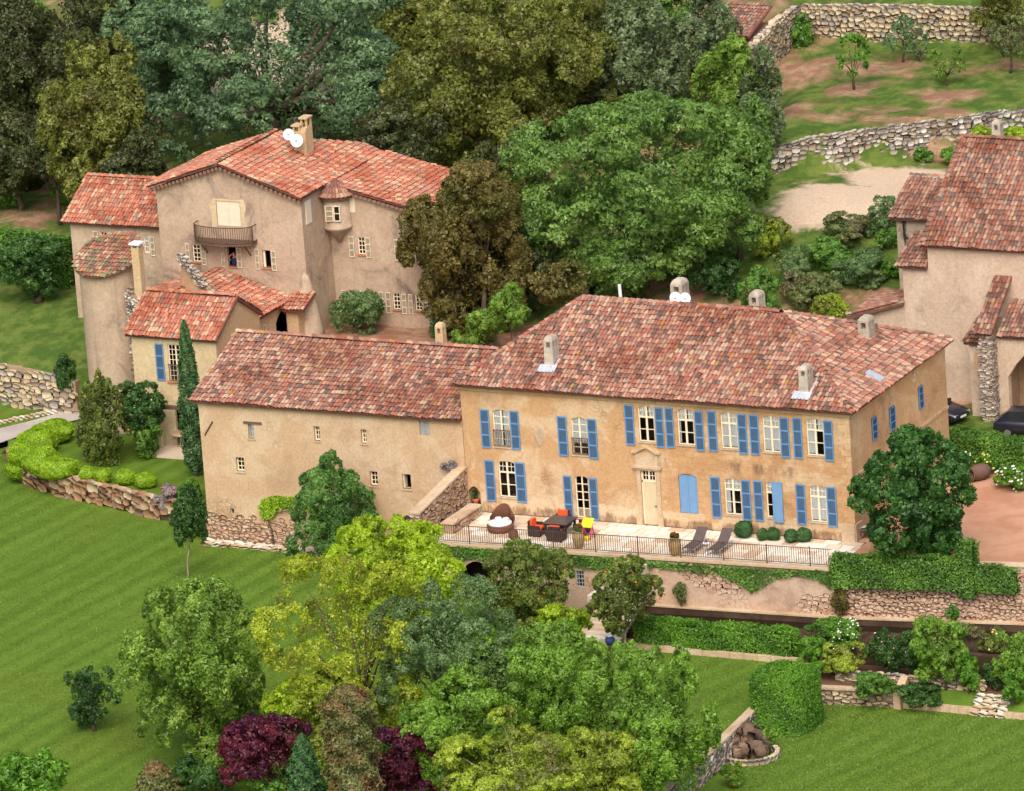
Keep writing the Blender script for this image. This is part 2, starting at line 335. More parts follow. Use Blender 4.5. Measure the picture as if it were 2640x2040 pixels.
def m_ground():
    m, t, b = newmat('hillside_ground')
    e = N(t, 'ShaderNodeAttribute', attribute_name='earth')
    n1 = noise(t, 0.45, 7, 0.65, pos(t), 0.6); n2 = noise(t, 6, 5, 0.7, pos(t))
    grass = mixc(t, step(t, noise(t, 0.9, 5, 0.6, pos(t)), 0.4, 0.65), S(78,104,46), S(112,128,62))
    earth = mixc(t, step(t, noise(t, 0.7, 6, 0.65, pos(t)), 0.4, 0.65), S(150,112,92), S(184,150,124))
    ad = N(t, 'ShaderNodeMath', operation='ADD'); t.links.new(e.outputs['Fac'], ad.inputs[0]); t.links.new(n1, ad.inputs[1])
    c = mixc(t, step(t, ad.outputs[0], 0.86, 1.12), grass, earth)
    s2 = N(t, 'ShaderNodeAttribute', attribute_name='sand')
    ad2 = N(t, 'ShaderNodeMath', operation='ADD'); t.links.new(s2.outputs['Fac'], ad2.inputs[0]); t.links.new(n1, ad2.inputs[1])
    c = mixc(t, step(t, ad2.outputs[0], 0.9, 1.15), c, S(214,190,166))
    c = mixc(t, 0.6, c, ramp(t, n2, [(0.3, (.55, .55, .5, 1)), (0.7, (1.05, 1.05, 1.0, 1))]), 'MULTIPLY')
    t.links.new(c, b.inputs['Base Color']); b.inputs['Roughness'].default_value = 0.97; b.inputs['Specular IOR Level'].default_value = 0.05
    bump(t, b, n2, 0.6, 0.12); return m
MAT['ground'] = m_ground()
def m_gravel(name, c1, c2):
    m, t, b = newmat(name)
    c = mixc(t, step(t, noise(t, 0.35, 6, 0.65, pos(t), .5), 0.4, 0.65), c1, c2)
    f = noise(t, 16, 4, 0.75, pos(t))
    c = mixc(t, 0.5, c, ramp(t, f, [(0.3, (.6, .6, .6, 1)), (0.7, (1.05, 1.05, 1.05, 1))]), 'MULTIPLY')
    t.links.new(c, b.inputs['Base Color']); b.inputs['Roughness'].default_value = 0.95; bump(t, b, f, 0.5, 0.03); return m
MAT['gravel'] = m_gravel('pink_gravel', S(206,158,128), S(186,136,108))
MAT['road'] = m_gravel('pale_drive', S(196,184,176), S(176,164,156))
MAT['soil'] = m_gravel('brown_soil', S(120,86,68), S(96,72,58))
def m_water():
    m, t, b = newmat('dark_water'); b.inputs['Base Color'].default_value = S(40,32,24); b.inputs['Roughness'].default_value = 0.12
    bump(t, b, noise(t, 5, 3, .5, pos(t)), 0.15, 0.02); return m
MAT['water'] = m_water()
MAT['wetstone'] = m_plaster('wet_stone', S(78,62,50), S(104,86,70), S(46,38,32), .6, .8, seed=3.0)

# leaves: (dark, mid, light)
L = {}
L['blue'] = m_leaf('oak_leaf_bluegreen', S(66,92,62), S(96,124,82), S(128,152,104), vary=S(84,112,76))
L['olive'] = m_leaf('oak_leaf_olive', S(74,82,30), S(110,118,48), S(148,150,74), vary=S(98,98,42))
L['dark'] = m_leaf('evergreen_leaf', S(44,54,28), S(70,80,40), S(104,110,58), vary=S(72,74,38))
L['sage'] = m_leaf('sage_leaf', S(72,88,58), S(106,124,84), S(146,162,118), vary=S(84,104,56))
L['green'] = m_leaf('tree_leaf_green', S(72,100,44), S(104,138,62), S(138,166,84), vary=S(96,128,56))
L['brown'] = m_leaf('tree_leaf_bronze', S(72,66,30), S(106,98,48), S(138,126,68), vary=S(94,102,42), vs_=0.35)
L['round'] = m_leaf('tree_leaf_yellowgreen', S(74,102,32), S(110,142,50), S(156,182,82), vary=S(96,128,44))
L['lime'] = m_leaf('tree_leaf_lime', S(112,138,22), S(152,178,32), S(184,204,64), 0.45, vary=S(138,166,30))
L['limey'] = m_leaf('tree_leaf_yellow', S(118,134,26), S(152,166,38), S(184,194,72), 0.45, vary=S(136,140,56))
L['grey'] = m_leaf('olive_leaf_grey', S(66,92,54), S(98,126,76), S(132,156,102), vary=S(96,124,60))
L['fresh'] = m_leaf('tree_leaf_fresh', S(76,110,32), S(110,148,48), S(148,182,76), 0.42, vary=S(104,138,50))
L['fresh2'] = m_leaf('tree_leaf_mixed', S(96,116,30), S(140,160,48), S(178,190,76), 0.4, vary=S(116,120,60), vs_=0.4)
L['citrus'] = m_leaf('citrus_leaf', S(64,82,28), S(100,118,46), S(148,158,80), vary=S(88,96,44))
L['deep'] = m_leaf('deep_green_leaf', S(34,62,26), S(58,94,38), S(96,132,60), vary=S(46,82,32))
L['wing'] = m_leaf('wing_tree_leaf', S(56,92,38), S(86,128,56), S(132,166,88), vary=S(72,112,48))
L['chest'] = m_leaf('chestnut_leaf', S(34,66,28), S(54,96,38), S(86,130,52))
L['purple'] = m_leaf('plum_leaf', S(48,16,30), S(82,28,44), S(120,44,56), 0.3, vary=S(66,20,52))
L['cyp'] = m_leaf('cypress_leaf', S(32,58,32), S(50,84,42), S(78,112,58), 0.15)
L['cypbrown'] = m_leaf('cypress_leaf_brown', S(54,62,30), S(80,86,44), S(112,114,64), 0.15, vary=S(126,96,60), vs_=0.9)
L['bush'] = m_leaf('bright_bush_leaf', S(92,126,18), S(126,160,26), S(158,186,50), 0.35)
L['hedge'] = m_leaf('hedge_leaf', S(50,88,24), S(78,122,32), S(108,152,44), 0.25)
L['ivy'] = m_leaf('ivy_leaf', S(50,84,28), S(76,114,40), S(110,150,56), 0.25)
L['lav'] = m_leaf('lavender_leaf', S(96,100,88), S(130,126,116), S(158,134,166), 0.2)
L['weed'] = m_leaf('weed_leaf', S(74,92,48), S(104,118,66), S(142,150,96), vary=S(124,116,80))
MAT['petal_w'] = m_plain('white_petal', (0.85, 0.83, 0.78, 1), 0.7)
MAT['petal_p'] = m_plain('pink_petal', S(240,170,170), 0.7)
MAT['petal_y'] = m_plain('yellow_petal', S(244,222,130), 0.7)
MAT['petal_o'] = m_plain('orange_petal', S(230,96,50), 0.7)
MAT['petal_r'] = m_plain('red_petal', S(180,40,50), 0.7)
MAT['fruit'] = m_plain('orange_fruit', S(240,130,30), 0.6)
# ------------------------------------------------------------------ foliage builders
def unit(v): return v/(np.linalg.norm(v, axis=-1, keepdims=True)+1e-9)
def leaf_mesh(name, P, Nr, size, mat, parent=None, tint=None, aspect=0.6, jit=0.75, label=None):
    P = np.asarray(P, np.float32); n = len(P)
    nn = unit(np.asarray(Nr) + rng.normal(0, jit, (n, 3)))
    a = unit(np.cross(nn, rng.normal(0, 1, (n, 3)))); b = np.cross(nn, a)
    s_ = (size*rng.uniform(0.65, 1.35, (n, 1)))
    o0 = np.array(root_loc(parent)) if parent is not None else np.zeros(3)
    c = P - o0
    V = np.empty((n, 3, 3), np.float32)
    V[:, 0] = c - a*s_*0.45 + b*s_*0.6*aspect; V[:, 1] = c + a*s_*0.6; V[:, 2] = c - a*s_*0.45 - b*s_*0.6*aspect
    me = bpy.data.meshes.new(name); me.vertices.add(3*n); me.vertices.foreach_set('co', V.ravel())
    me.loops.add(3*n); me.loops.foreach_set('vertex_index', np.arange(3*n, dtype=np.int32))
    me.polygons.add(n); me.polygons.foreach_set('loop_start', np.arange(0, 3*n, 3, dtype=np.int32))
    NTRI[0] += n
    if tint is None: tint = rng.uniform(0, 1, n)
    at = me.attributes.new('tint', 'FLOAT', 'FACE'); at.data.foreach_set('value', np.clip(tint, 0, 1).astype(np.float32))
    me.materials.append(mat); me.update(); me.validate()
    o = bpy.data.objects.new(name, me); col.objects.link(o)
    if parent is not None: o.parent = parent
    return o
def sphere_pts(n):
    v = rng.normal(0, 1, (n, 3)); return unit(v)
NTRI = [0]
def crown_points(C, r, n, lobes=16, lr=0.40, sub=12, sr=0.42, hollow=0.62, flat=0.0, gap=0.0, low=-0.75, fill=0.10):
    """leaf positions: boughs in an ellipsoid, lobes on each bough, clumps on each lobe, leaves on each clump"""
    r = np.asarray(r, float); nb = max(4, int(lobes*0.55))
    i = np.arange(nb)+0.5; ph = np.arccos(1-2*i/nb); th = math.pi*(1+5**.5)*i + rng.uniform(0, 6)
    D = np.stack([np.cos(th)*np.sin(ph), np.sin(th)*np.sin(ph), np.cos(ph)], 1)
    D = unit(D + rng.normal(0, 0.30, D.shape)); D = D[D[:, 2] > low]
    nb = len(D); R1 = np.clip(lr*1.25*rng.uniform(0.65, 1.3, nb)*(16/lobes)**.18, .22, .62)
    LC = D*(rng.uniform(0.80, 1.06, (nb, 1)) - R1[:, None]*0.92)
    m2 = 9; d2 = unit(sphere_pts(nb*m2).reshape(nb, m2, 3) + D[:, None]*0.6 + np.array([0, 0, 0.25]))
    R2 = R1[:, None]*rng.uniform(0.30, 0.55, (nb, m2)); C2 = LC[:, None] + d2*(R1[:, None, None]-R2[..., None]*.75)
    if gap: keep = rng.uniform(0, 1, (nb, m2)) > gap
    else: keep = np.ones((nb, m2), bool)
    C2, R2, d2 = C2[keep], R2[keep], d2[keep]; m = len(C2)
    m3 = 7; d3 = unit(sphere_pts(m*m3).reshape(m, m3, 3) + d2[:, None]*0.6 + np.array([0, 0, 0.25]))
    R3 = R2[:, None]*rng.uniform(0.32, 0.6, (m, m3)); C3 = C2[:, None] + d3*(R2[:, None, None]*.72)
    C3, R3, d3 = C3.reshape(-1, 3), R3.ravel(), d3.reshape(-1, 3)
    t3 = np.repeat(rng.normal(.5, .10, m), m3)+rng.normal(0, .10, m*m3)
    idx = rng.choice(len(R3), n, p=R3**1.7/(R3**1.7).sum())
    d = unit(sphere_pts(n) + d3[idx]*0.6 + np.array([0, 0, 0.2])); rad = rng.uniform(0.3, 1.0, n)**0.6
    q = C3[idx] + d*(R3[idx]*rad)[:, None]; tint = t3[idx] + rng.normal(0, 0.13, n)
    nf = int(n*fill); q2 = sphere_pts(nf); q = np.concatenate([q, q2*rng.uniform(.2, .62, (nf, 1))]); nr = np.concatenate([unit(d + d3[idx]*0.4), q2])
    sc_ = np.percentile(np.abs(q), 99.6, axis=0); q = q/np.maximum(sc_, .6)*.97
    return np.asarray(C) + q*r, nr, np.concatenate([tint, rng.normal(.4, .15, nf)]), np.asarray(C) + LC*r
def limbs(mb, base, C, tips, r0, k=7, wig=0.06):
    base = np.asarray(base, float); C = np.asarray(C, float); H_ = np.linalg.norm(C-base)
    fork = base + (C-base)*0.55
    p = [base, base+(fork-base)*0.35+rng.normal(0, wig*H_*0.35, 3)*[1, 1, 0], base+(fork-base)*0.7+rng.normal(0, wig*H_*0.35, 3)*[1, 1, 0], fork]
    mb.tube(p, [r0*1.25, r0, r0*0.85, r0*0.72], k)
    for tp in tips:
        d = tp-fork; q = [fork-(fork-base)*0.06, fork+d*0.35+rng.normal(0, wig*H_*.4, 3), fork+d*0.7+rng.normal(0, wig*H_*.4, 3), fork+d*0.98]
        mb.tube(q, [r0*0.5, r0*0.36, r0*0.22, r0*0.06], 5)
def tree(name, label, c, w, h, mat, base=None, y=None, gz=None, leaf=0.3, cover=2.2, lobes=18, lr=0.40, sub=12, sr=0.42, hollow=0.62,
         gap=0.0, trunk=0.0, cat='tree', group=None, depthr=None, bark='bark', jit=0.55, nl=8, low=-1.0, aspect=0.6, fruit=None, wig=0.06, fill=0.10, cone=0.0):
    """c: crown centre in photo pixels; w,h: crown size in photo pixels; base=(px,py,z) where the trunk meets the ground, or y + ground height"""
    if base is not None: B = A(base[0], base[1], z=base[2]); y = B[1]
    C = A(c[0], c[1], y=y); s_ = px_scale(C)
    if base is None: B = np.array([C[0], C[1], gz])
    rx, rz = w/2/s_, h/2/(s_*0.96); r = np.array([rx, depthr or rx, rz])
    area = 4*math.pi*((rx*rx*2+rz*rx*4)/6)
    leaf *= .70; n = int(cover*1.0*area/(leaf*leaf*aspect*0.58)); n = min(n, 58000)
    e = thing(name, label, cat, B, group)
    P, Nr, ti, tips = crown_points(C, r, n, lobes, lr, sub, sr, hollow, 0, gap, low, fill)
    if cone: k2 = (1.0-cone*np.clip((P[:, 2]-C[2]+r[2])/(2*r[2]), 0, 1))[:, None]*(1+cone*.25); P[:, :2] = C[:2]+(P[:, :2]-C[:2])*k2
    ok = P[:, 2] > B[2]+0.05; P, Nr, ti = P[ok], Nr[ok], ti[ok]
    leaf_mesh('crown', P, Nr, leaf, mat, e, ti, aspect, jit)
    mb = MB(); r0 = trunk or max(0.08, rx*0.07)
    sel = tips[rng.permutation(len(tips))[:nl]]
    limbs(mb, B-np.array([0, 0, .1]), C, sel, r0, wig=wig); mb.obj('trunk', MAT[bark], e, True)
    if fruit:
        k_ = rng.permutation(len(P))[:fruit[1]]; small_balls('fruit', P[k_]+Nr[k_]*0.1, fruit[2], fruit[0], e)
    return e
ICO = None
def small_balls(name, pts, r, mat, parent):
    global ICO
    if ICO is None:
        bm = bmesh.new(); bmesh.ops.create_icosphere(bm, subdivisions=1, radius=1.0); bm.verts.ensure_lookup_table()
        ICO = (np.array([v.co[:] for v in bm.verts]), [[v.index for v in f.verts] for f in bm.faces]); bm.free()
    v = []; f = []
    for p in pts:
        k_ = len(v); v += list(ICO[0]*r*rng.uniform(.7, 1.2)*np.array([1, 1, .8]) + p); f += [[i+k_ for i in q] for q in ICO[1]]
    o = obj(name, v, f, mat, parent, True); o['kind'] = 'stuff'; return o
def bush(name, label, c, w, h, mat, base=None, y=None, gz=None, leaf=0.14, cover=2.6, cat='bush', group=None, lobes=9, flowers=None, depthr=None, stem=True, **kw):
    if base is not None: B = A(base[0], base[1], z=base[2]); y = B[1]
    C = A(c[0], c[1], y=y); s_ = px_scale(C)
    if base is None: B = np.array([C[0], C[1], gz])
    rx, rz = w/2/s_, h/2/(s_*0.96); r = np.array([rx, depthr or rx, rz])
    area = 4*math.pi*((rx*rx*2+rz*rx*4)/6); leaf *= .8; n = min(22000, int(cover*.8*area/(leaf*leaf*.35)))
    e = thing(name, label, cat, B, group)
    P, Nr, ti, tips = crown_points(C, r, n, lobes, kw.get('lr', .5), kw.get('sub', 22), .34, kw.get('hollow', .52), 0, kw.get('gap', 0), -1)
    if kw.get('mound'):
        d = sphere_pts(n); ph = C[0]*3.1+C[1]*1.7; bm2 = .5*np.sin(d[:, 0]*5+ph)+.5*np.sin(d[:, 1]*6+ph*2)+.4*np.sin(d[:, 2]*7+ph*3)+.3*np.sin(d[:, 0]*13+d[:, 2]*11)
        P = C+d*r*(.88+.10*bm2-.12*rng.uniform(0, 1, n)**2)[:, None]; Nr = unit(d/r+np.array([0, 0, .1])); ti = .5+.16*bm2+rng.normal(0, .14, n)
    ok = P[:, 2] > B[2]+0.02; P, Nr, ti = P[ok], Nr[ok], ti[ok]
    leaf_mesh('foliage', P, Nr, leaf, mat, e, ti, .6, .45)
    mb = MB()
    for tp in tips[:6]:
        q = np.array([tp[0], tp[1], max(tp[2], B[2]+.1)]); mb.tube([B-np.array([0, 0, .05]), B+(q-B)*.5+rng.normal(0, .05, 3), q], [.035, .025, .01], 5)
    mb.obj('stem', MAT['bark'], e)
    if flowers:
        front = np.where((Nr@-CF) > 0.25)[0]; k_ = rng.permutation(front)[:flowers[1]]
        small_balls('blossom', P[k_]+Nr[k_]*.06, flowers[2], flowers[0], e)
    return e
def surf_leaves(name, tris, dens, leaf, mat, parent, bulge=0.12, jit=0.6, up=0.2):
    """leaves spread over triangles (world points)"""
    P = []; Nn = []
    for a, b, c_ in tris:
        a, b, c_ = map(lambda q: np.asarray(q, float), (a, b, c_)); cr = np.cross(b-a, c_-a); ar = np.linalg.norm(cr)/2
        if ar < 1e-6: continue
        n = rng.poisson(ar*dens*1.5)
        if n == 0: continue
        u_, v_ = rng.uniform(0, 1, (2, n)); fl = u_+v_ > 1; u_[fl], v_[fl] = 1-u_[fl], 1-v_[fl]
        nn = cr/(2*ar); p = a+(b-a)*u_[:, None]+(c_-a)*v_[:, None]
        ph = np.sin(p[:, 0]*2.3+p[:, 2]*1.7)+np.sin(p[:, 1]*2.9+p[:, 0]*1.1+2)+np.sin(p[:, 2]*3.7+p[:, 0]*4.1)
        P.append(p+nn*(rng.uniform(-.6, 1, (n, 1))*bulge+ph[:, None]*bulge*0.3)); Nn.append(np.repeat(nn[None], n, 0)+np.array([0, 0, up]))
    P = np.concatenate(P); Nn = np.concatenate(Nn)
    ti = 0.5+0.18*np.sin(P[:, 0]*1.9+P[:, 2]*2.3)+rng.normal(0, .2, len(P))
    return leaf_mesh(name, P, Nn, leaf*.84, mat, parent, ti, .65, jit)
def quad_tris(a, b, c_, d): return [(a, b, c_), (a, c_, d)]
def hedge(name, label, pts, width, z0, z1, mat, leaf=0.13, dens=260, group=None, cat='hedge', bulge=.14, closed_core=True):
    """clipped hedge along a ground polyline"""
    pts = [np.array([p[0], p[1]], float) for p in pts]
    e = thing(name, label, cat, (*pts[0], z0), group)
    L_, R_ = [], []
    for i, p in enumerate(pts):
        d = pts[min(i+1, len(pts)-1)]-pts[max(i-1, 0)]; d /= np.linalg.norm(d); nn = np.array([-d[1], d[0]])*width/2
        L_.append(p+nn); R_.append(p-nn)
    t3 = lambda p, z: np.array([p[0], p[1], z]); tr = []
    mb = MB(); s_ = 0.86
    for i in range(len(pts)-1):
        tr += quad_tris(t3(R_[i], z1), t3(R_[i+1], z1), t3(L_[i+1], z1), t3(L_[i], z1))
        tr += quad_tris(t3(R_[i], z0), t3(R_[i+1], z0), t3(R_[i+1], z1), t3(R_[i], z1))
        tr += quad_tris(t3(L_[i+1], z0), t3(L_[i], z0), t3(L_[i], z1), t3(L_[i+1], z1))
        c_ = lambda p, q: p+(q-p)*s_
        mb.prism([c_(pts[i], R_[i]), c_(pts[i+1], R_[i+1]), c_(pts[i+1], L_[i+1]), c_(pts[i], L_[i])], z0, z1-.08)
    tr += quad_tris(t3(L_[0], z0), t3(R_[0], z0), t3(R_[0], z1), t3(L_[0], z1))
    tr += quad_tris(t3(R_[-1], z0), t3(L_[-1], z0), t3(L_[-1], z1), t3(R_[-1], z1))
    mb.obj('branches', MAT['hedgecore'], e)
    surf_leaves('foliage', tr, dens, leaf, mat, e, bulge)
    return e
MAT['hedgecore'] = m_plain('hedge_core', S(44,58,26), 0.95)

# ------------------------------------------------------------------ roof tiles
def tile_verts(w=0.205, l=0.44, h=0.085, seg=4):
    v = []; f = []
    for (yy, sc_, dz) in ((0.0, 1.06, 0.045), (l, 0.86, 0.0)):
        for j in range(seg+1):
            t_ = math.pi*j/seg; v.append((-math.cos(t_)*w/2*sc_, yy, math.sin(t_)*h*sc_+dz))
    for j in range(seg): f.append((j, j+1, seg+2+j, seg+1+j))
    return np.array(v), f
class Tiles:
    def __init__(s): s.T = []                      # (pos, u, v, n, facing)
    def plane(s, O, U, V, poly, tw=0.21, tl=0.36, j=0.016):
        O, U, V = (np.asarray(q, float) for q in (O, U, V)); U = U/np.linalg.norm(U); V = V/np.linalg.norm(V); n = np.cross(U, V)
        P = np.asarray(poly, float); mn, mx = P.min(0), P.max(0)
        vd = CC-O; vd /= np.linalg.norm(vd); fc = float(n@vd)
        for r_ in range(int((mx[1]-mn[1])/tl)+1):
            v0 = mn[1]+r_*tl
            cs = []
            vm = v0+tl*0.45
            for i in range(len(P)):
                a, b = P[i], P[(i+1) % len(P)]
                if (a[1]-vm)*(b[1]-vm) < 0: cs.append(a[0]+(b[0]-a[0])*(vm-a[1])/(b[1]-a[1]))
            if len(cs) < 2: continue
            a, b = min(cs), max(cs)
            k0 = math.ceil((a-mn[0])/tw); k1 = math.floor((b-mn[0])/tw)
            for q in range(k0, k1+1):
                uu = mn[0]+q*tw
                p = O+U*(uu+rnd.gauss(0, j))+V*(v0+rnd.gauss(0, j*1.4))+n*(rnd.uniform(0, .014)+.03*math.sin(uu*.9+O[0])+.02*math.sin(v0*1.3+uu*.5))
                s.T.append((p, U, V, n, fc))
    def ridge(s, a, b, up=(0, 0, 1), tl=0.36):
        a, b = np.asarray(a, float), np.asarray(b, float); d = b-a; Ln = np.linalg.norm(d); V = d/Ln
        U = np.cross(V, up); U /= np.linalg.norm(U); n = np.cross(U, V)
        for i in range(int(Ln/tl)): s.T.append((a+V*i*tl+n*0.05, U*1.45, V, n*1.25, 0.9))
    def finish(s, roof, mat, limit=300):
        r0 = np.array(root_loc(roof)); tv, tf = tile_verts()
        def key(t_): return (-round(t_[4], 1), np.linalg.norm(t_[0]-CC))
        T = sorted(s.T, key=key); one, rest = T[:limit], T[limit:]
        me = bpy.data.meshes.new('tile'); me.from_pydata(tv.tolist(), [], tf); me.materials.append(mat)
        for (p, U, V, n, fc) in one:
            o = bpy.data.objects.new('tile', me); col.objects.link(o); o.parent = roof
            q = p-r0
            o.matrix_local = Matrix(((U[0], V[0], n[0], q[0]), (U[1], V[1], n[1], q[1]), (U[2], V[2], n[2], q[2]), (0, 0, 0, 1)))
        if rest:
            B = np.array([[U, V, n] for (p, U, V, n, fc) in rest]); Pp = np.array([p for (p, *_) in rest])-r0
            W_ = np.einsum('vk,nkj->nvj', tv, B)+Pp[:, None]
            k_ = len(tv); fs = np.array(tf)[None]+(np.arange(len(rest))*k_)[:, None, None]
            t_ = np.repeat(rng.uniform(0, 1, len(rest)), len(tf))
            o = obj('tile_courses', W_.reshape(-1, 3)+r0, fs.reshape(-1, 4), mat, roof, False, t_); o['kind'] = 'stuff'
            NTRI[0] += 2*len(t_)
def roof_part(house, planes, mat, ridges=(), limit=300, name='roof', thick=0.14, tw=0.21, tl=0.36):
    """planes: world polygons, first edge = eave (left to right seen from outside)"""
    mb = MB(); T = Tiles()
    for poly in planes:
        p = [np.asarray(q, float) for q in poly]
        U = p[1]-p[0]; U /= np.linalg.norm(U); n = np.cross(U, p[2]-p[0]); n /= np.linalg.norm(n)
        if n[2] < 0: n = -n
        V = np.cross(n, U)
        k_ = len(p); lo = [q-n*thick for q in p]
        mb.add(p+lo, [tuple(range(k_)), tuple(range(k_, 2*k_))[::-1]]+[(i, k_+i, k_+(i+1) % k_, (i+1) % k_) for i in range(k_)])
        uv = [((q-p[0])@U, (q-p[0])@V) for q in p]
        T.plane(p[0]-V*0.06, U, V, uv, tw, tl)
    ro = mb.obj(name, MAT['deck'], house)
    for a, b in ridges: T.ridge(a, b)
    T.finish(ro, mat, limit)
    return ro

# ------------------------------------------------------------------ stones
def stone_var():
    out = []
    idx = {}; v = []
    for x in (-1, 0, 1):
        for y in (-1, 0, 1):
            for z in (-1, 0, 1):
                if (x, y, z) != (0, 0, 0): idx[(x, y, z)] = len(v); v.append((x, y, z))
    f = []
    for ax in range(3):
        for sgn in (-1, 1):
            o1, o2 = [a for a in range(3) if a != ax]
            for i in (-1, 0):
                for j in (-1, 0):
                    q = []
                    for (di, dj) in ((0, 0), (1, 0), (1, 1), (0, 1)):
                        c_ = [0, 0, 0]; c_[ax] = sgn; c_[o1] = i+di; c_[o2] = j+dj; q.append(idx[tuple(c_)])
                    f.append(q if sgn > 0 else q[::-1])
    v = np.array(v, float)
    for _ in range(7):
        a = rng.uniform(0.62, 0.92); nv = v/np.linalg.norm(v, axis=1, keepdims=True)
        out.append(((v*(1-a)+nv*a*1.15+rng.normal(0, .09, v.shape))*0.5, f))
    return out
STV = stone_var()
def stones(parent, items, mat, limit=300, name='stone', smooth=True, rot=0.2):
    """items: (centre, U, Nrm, w, h, d)"""
    r0 = np.array(root_loc(parent)); items = sorted(items, key=lambda t_: np.linalg.norm(t_[0]-CC)-3*t_[3])
    mes = []
    for v, f in STV:
        me = bpy.data.meshes.new(name); me.from_pydata(v.tolist(), [], f); me.materials.append(mat)
        if smooth: me.polygons.foreach_set('use_smooth', np.ones(len(f), bool))
        mes.append(me)
    def basis(U, Nn, w_, h_, d_):
        U = unit(np.asarray(U, float)); Nn = unit(np.asarray(Nn, float)); Z = np.cross(Nn, U)*-1
        if Z[2] < 0: Z = -Z
        a = rnd.gauss(0, rot); ca, sa = math.cos(a), math.sin(a)
        return (U*ca+Z*sa)*w_, Nn*d_, (-U*sa+Z*ca)*h_
    for (c_, U, Nn, w_, h_, d_) in items[:limit]:
        X, Y, Z = basis(U, Nn, w_, h_, d_); q = c_-r0
        o = bpy.data.objects.new(name, rnd.choice(mes)); col.objects.link(o); o.parent = parent
        o.matrix_local = Matrix(((X[0], Y[0], Z[0], q[0]), (X[1], Y[1], Z[1], q[1]), (X[2], Y[2], Z[2], q[2]), (0, 0, 0, 1)))
    rest = items[limit:]
    if rest:
        vs_ = []; fs = []; ti = []
        for (c_, U, Nn, w_, h_, d_) in rest:
            X, Y, Z = basis(U, Nn, w_, h_, d_); v, f = rnd.choice(STV); k_ = len(vs_)*26
            vs_.append(v[:, :1]*X+v[:, 1:2]*Y+v[:, 2:]*Z+c_); fs += [[i+k_ for i in q] for q in f]; ti += [rnd.random()]*len(f)
        o = obj(name+'work', np.concatenate(vs_), fs, mat, parent, smooth, ti); o['kind'] = 'stuff'; NTRI[0] += 48*len(rest)
def wall_stones(a, b, zb0, zb1, zt0, zt1, nrm, sw=(0.28, 0.55), sh=(0.2, 0.34), dep=0.3, gap=0.96, wob=0.06, cap=True, ragged=0.12):
    """course a wall face from ground point a to b"""
    a, b = np.array(a[:2], float), np.array(b[:2], float); Ln = np.linalg.norm(b-a); U = (b-a)/Ln; U3 = np.array([U[0], U[1], 0.]); n3 = np.array([nrm[0], nrm[1], 0.]); n3 /= np.linalg.norm(n3)
    it = []; z = min(zb0, zb1)
    while z < max(zt0, zt1):
        h_ = rnd.uniform(*sh); x = -rnd.uniform(0, sw[0])
        while x < Ln:
            w_ = rnd.uniform(*sw)*(1.25 if rnd.random() < .12 else 1); xc = x+w_/2; x += w_
            if xc < 0 or xc > Ln: continue
            t_ = xc/Ln; zb = zb0+(zb1-zb0)*t_; zt = zt0+(zt1-zt0)*t_+rnd.uniform(-ragged, ragged)
            zc = z+h_/2+rnd.gauss(0, wob*.9); hs_ = rnd.uniform(.8, 1.35)
            if zc < zb-h_*.3 or zc > zt: continue
            p = np.array([a[0]+U[0]*xc, a[1]+U[1]*xc, zc])+n3*rnd.uniform(-.05, .05)*min(1, dep/.3)
            it.append((p, U3, n3, w_*gap*1.12, h_*hs_, dep*rnd.uniform(.8, 1.3)))
        z += h_*0.97
    if cap:
        x = 0
        while x < Ln:
            w_ = rnd.uniform(*sw)*1.1; t_ = (x+w_/2)/Ln
            if t_ < 1:
                zt = zt0+(zt1-zt0)*t_; p = np.array([a[0]+U[0]*(x+w_/2), a[1]+U[1]*(x+w_/2), zt])-n3*rnd.uniform(.1, .3)
                it.append((p, U3, n3, w_, rnd.uniform(*sh), dep*1.6))
            x += w_
    return it
def wall_core(mb, a, b, zb0, zb1, zt0, zt1, nrm, thick=0.5, inset=0.08):
    a, b = np.array(a[:2], float), np.array(b[:2], float); n = np.array(nrm[:2], float); n /= np.linalg.norm(n)
    f0, f1 = a-n*inset, b-n*inset; g0, g1 = a-n*thick, b-n*thick
    v = [(*f0, zb0), (*f1, zb1), (*g1, zb1), (*g0, zb0), (*f0, zt0), (*f1, zt1), (*g1, zt1), (*g0, zt0)]
    mb.add(v, [(0,3,2,1),(4,5,6,7),(0,1,5,4),(1,2,6,5),(2,3,7,6),(3,0,4,7)])

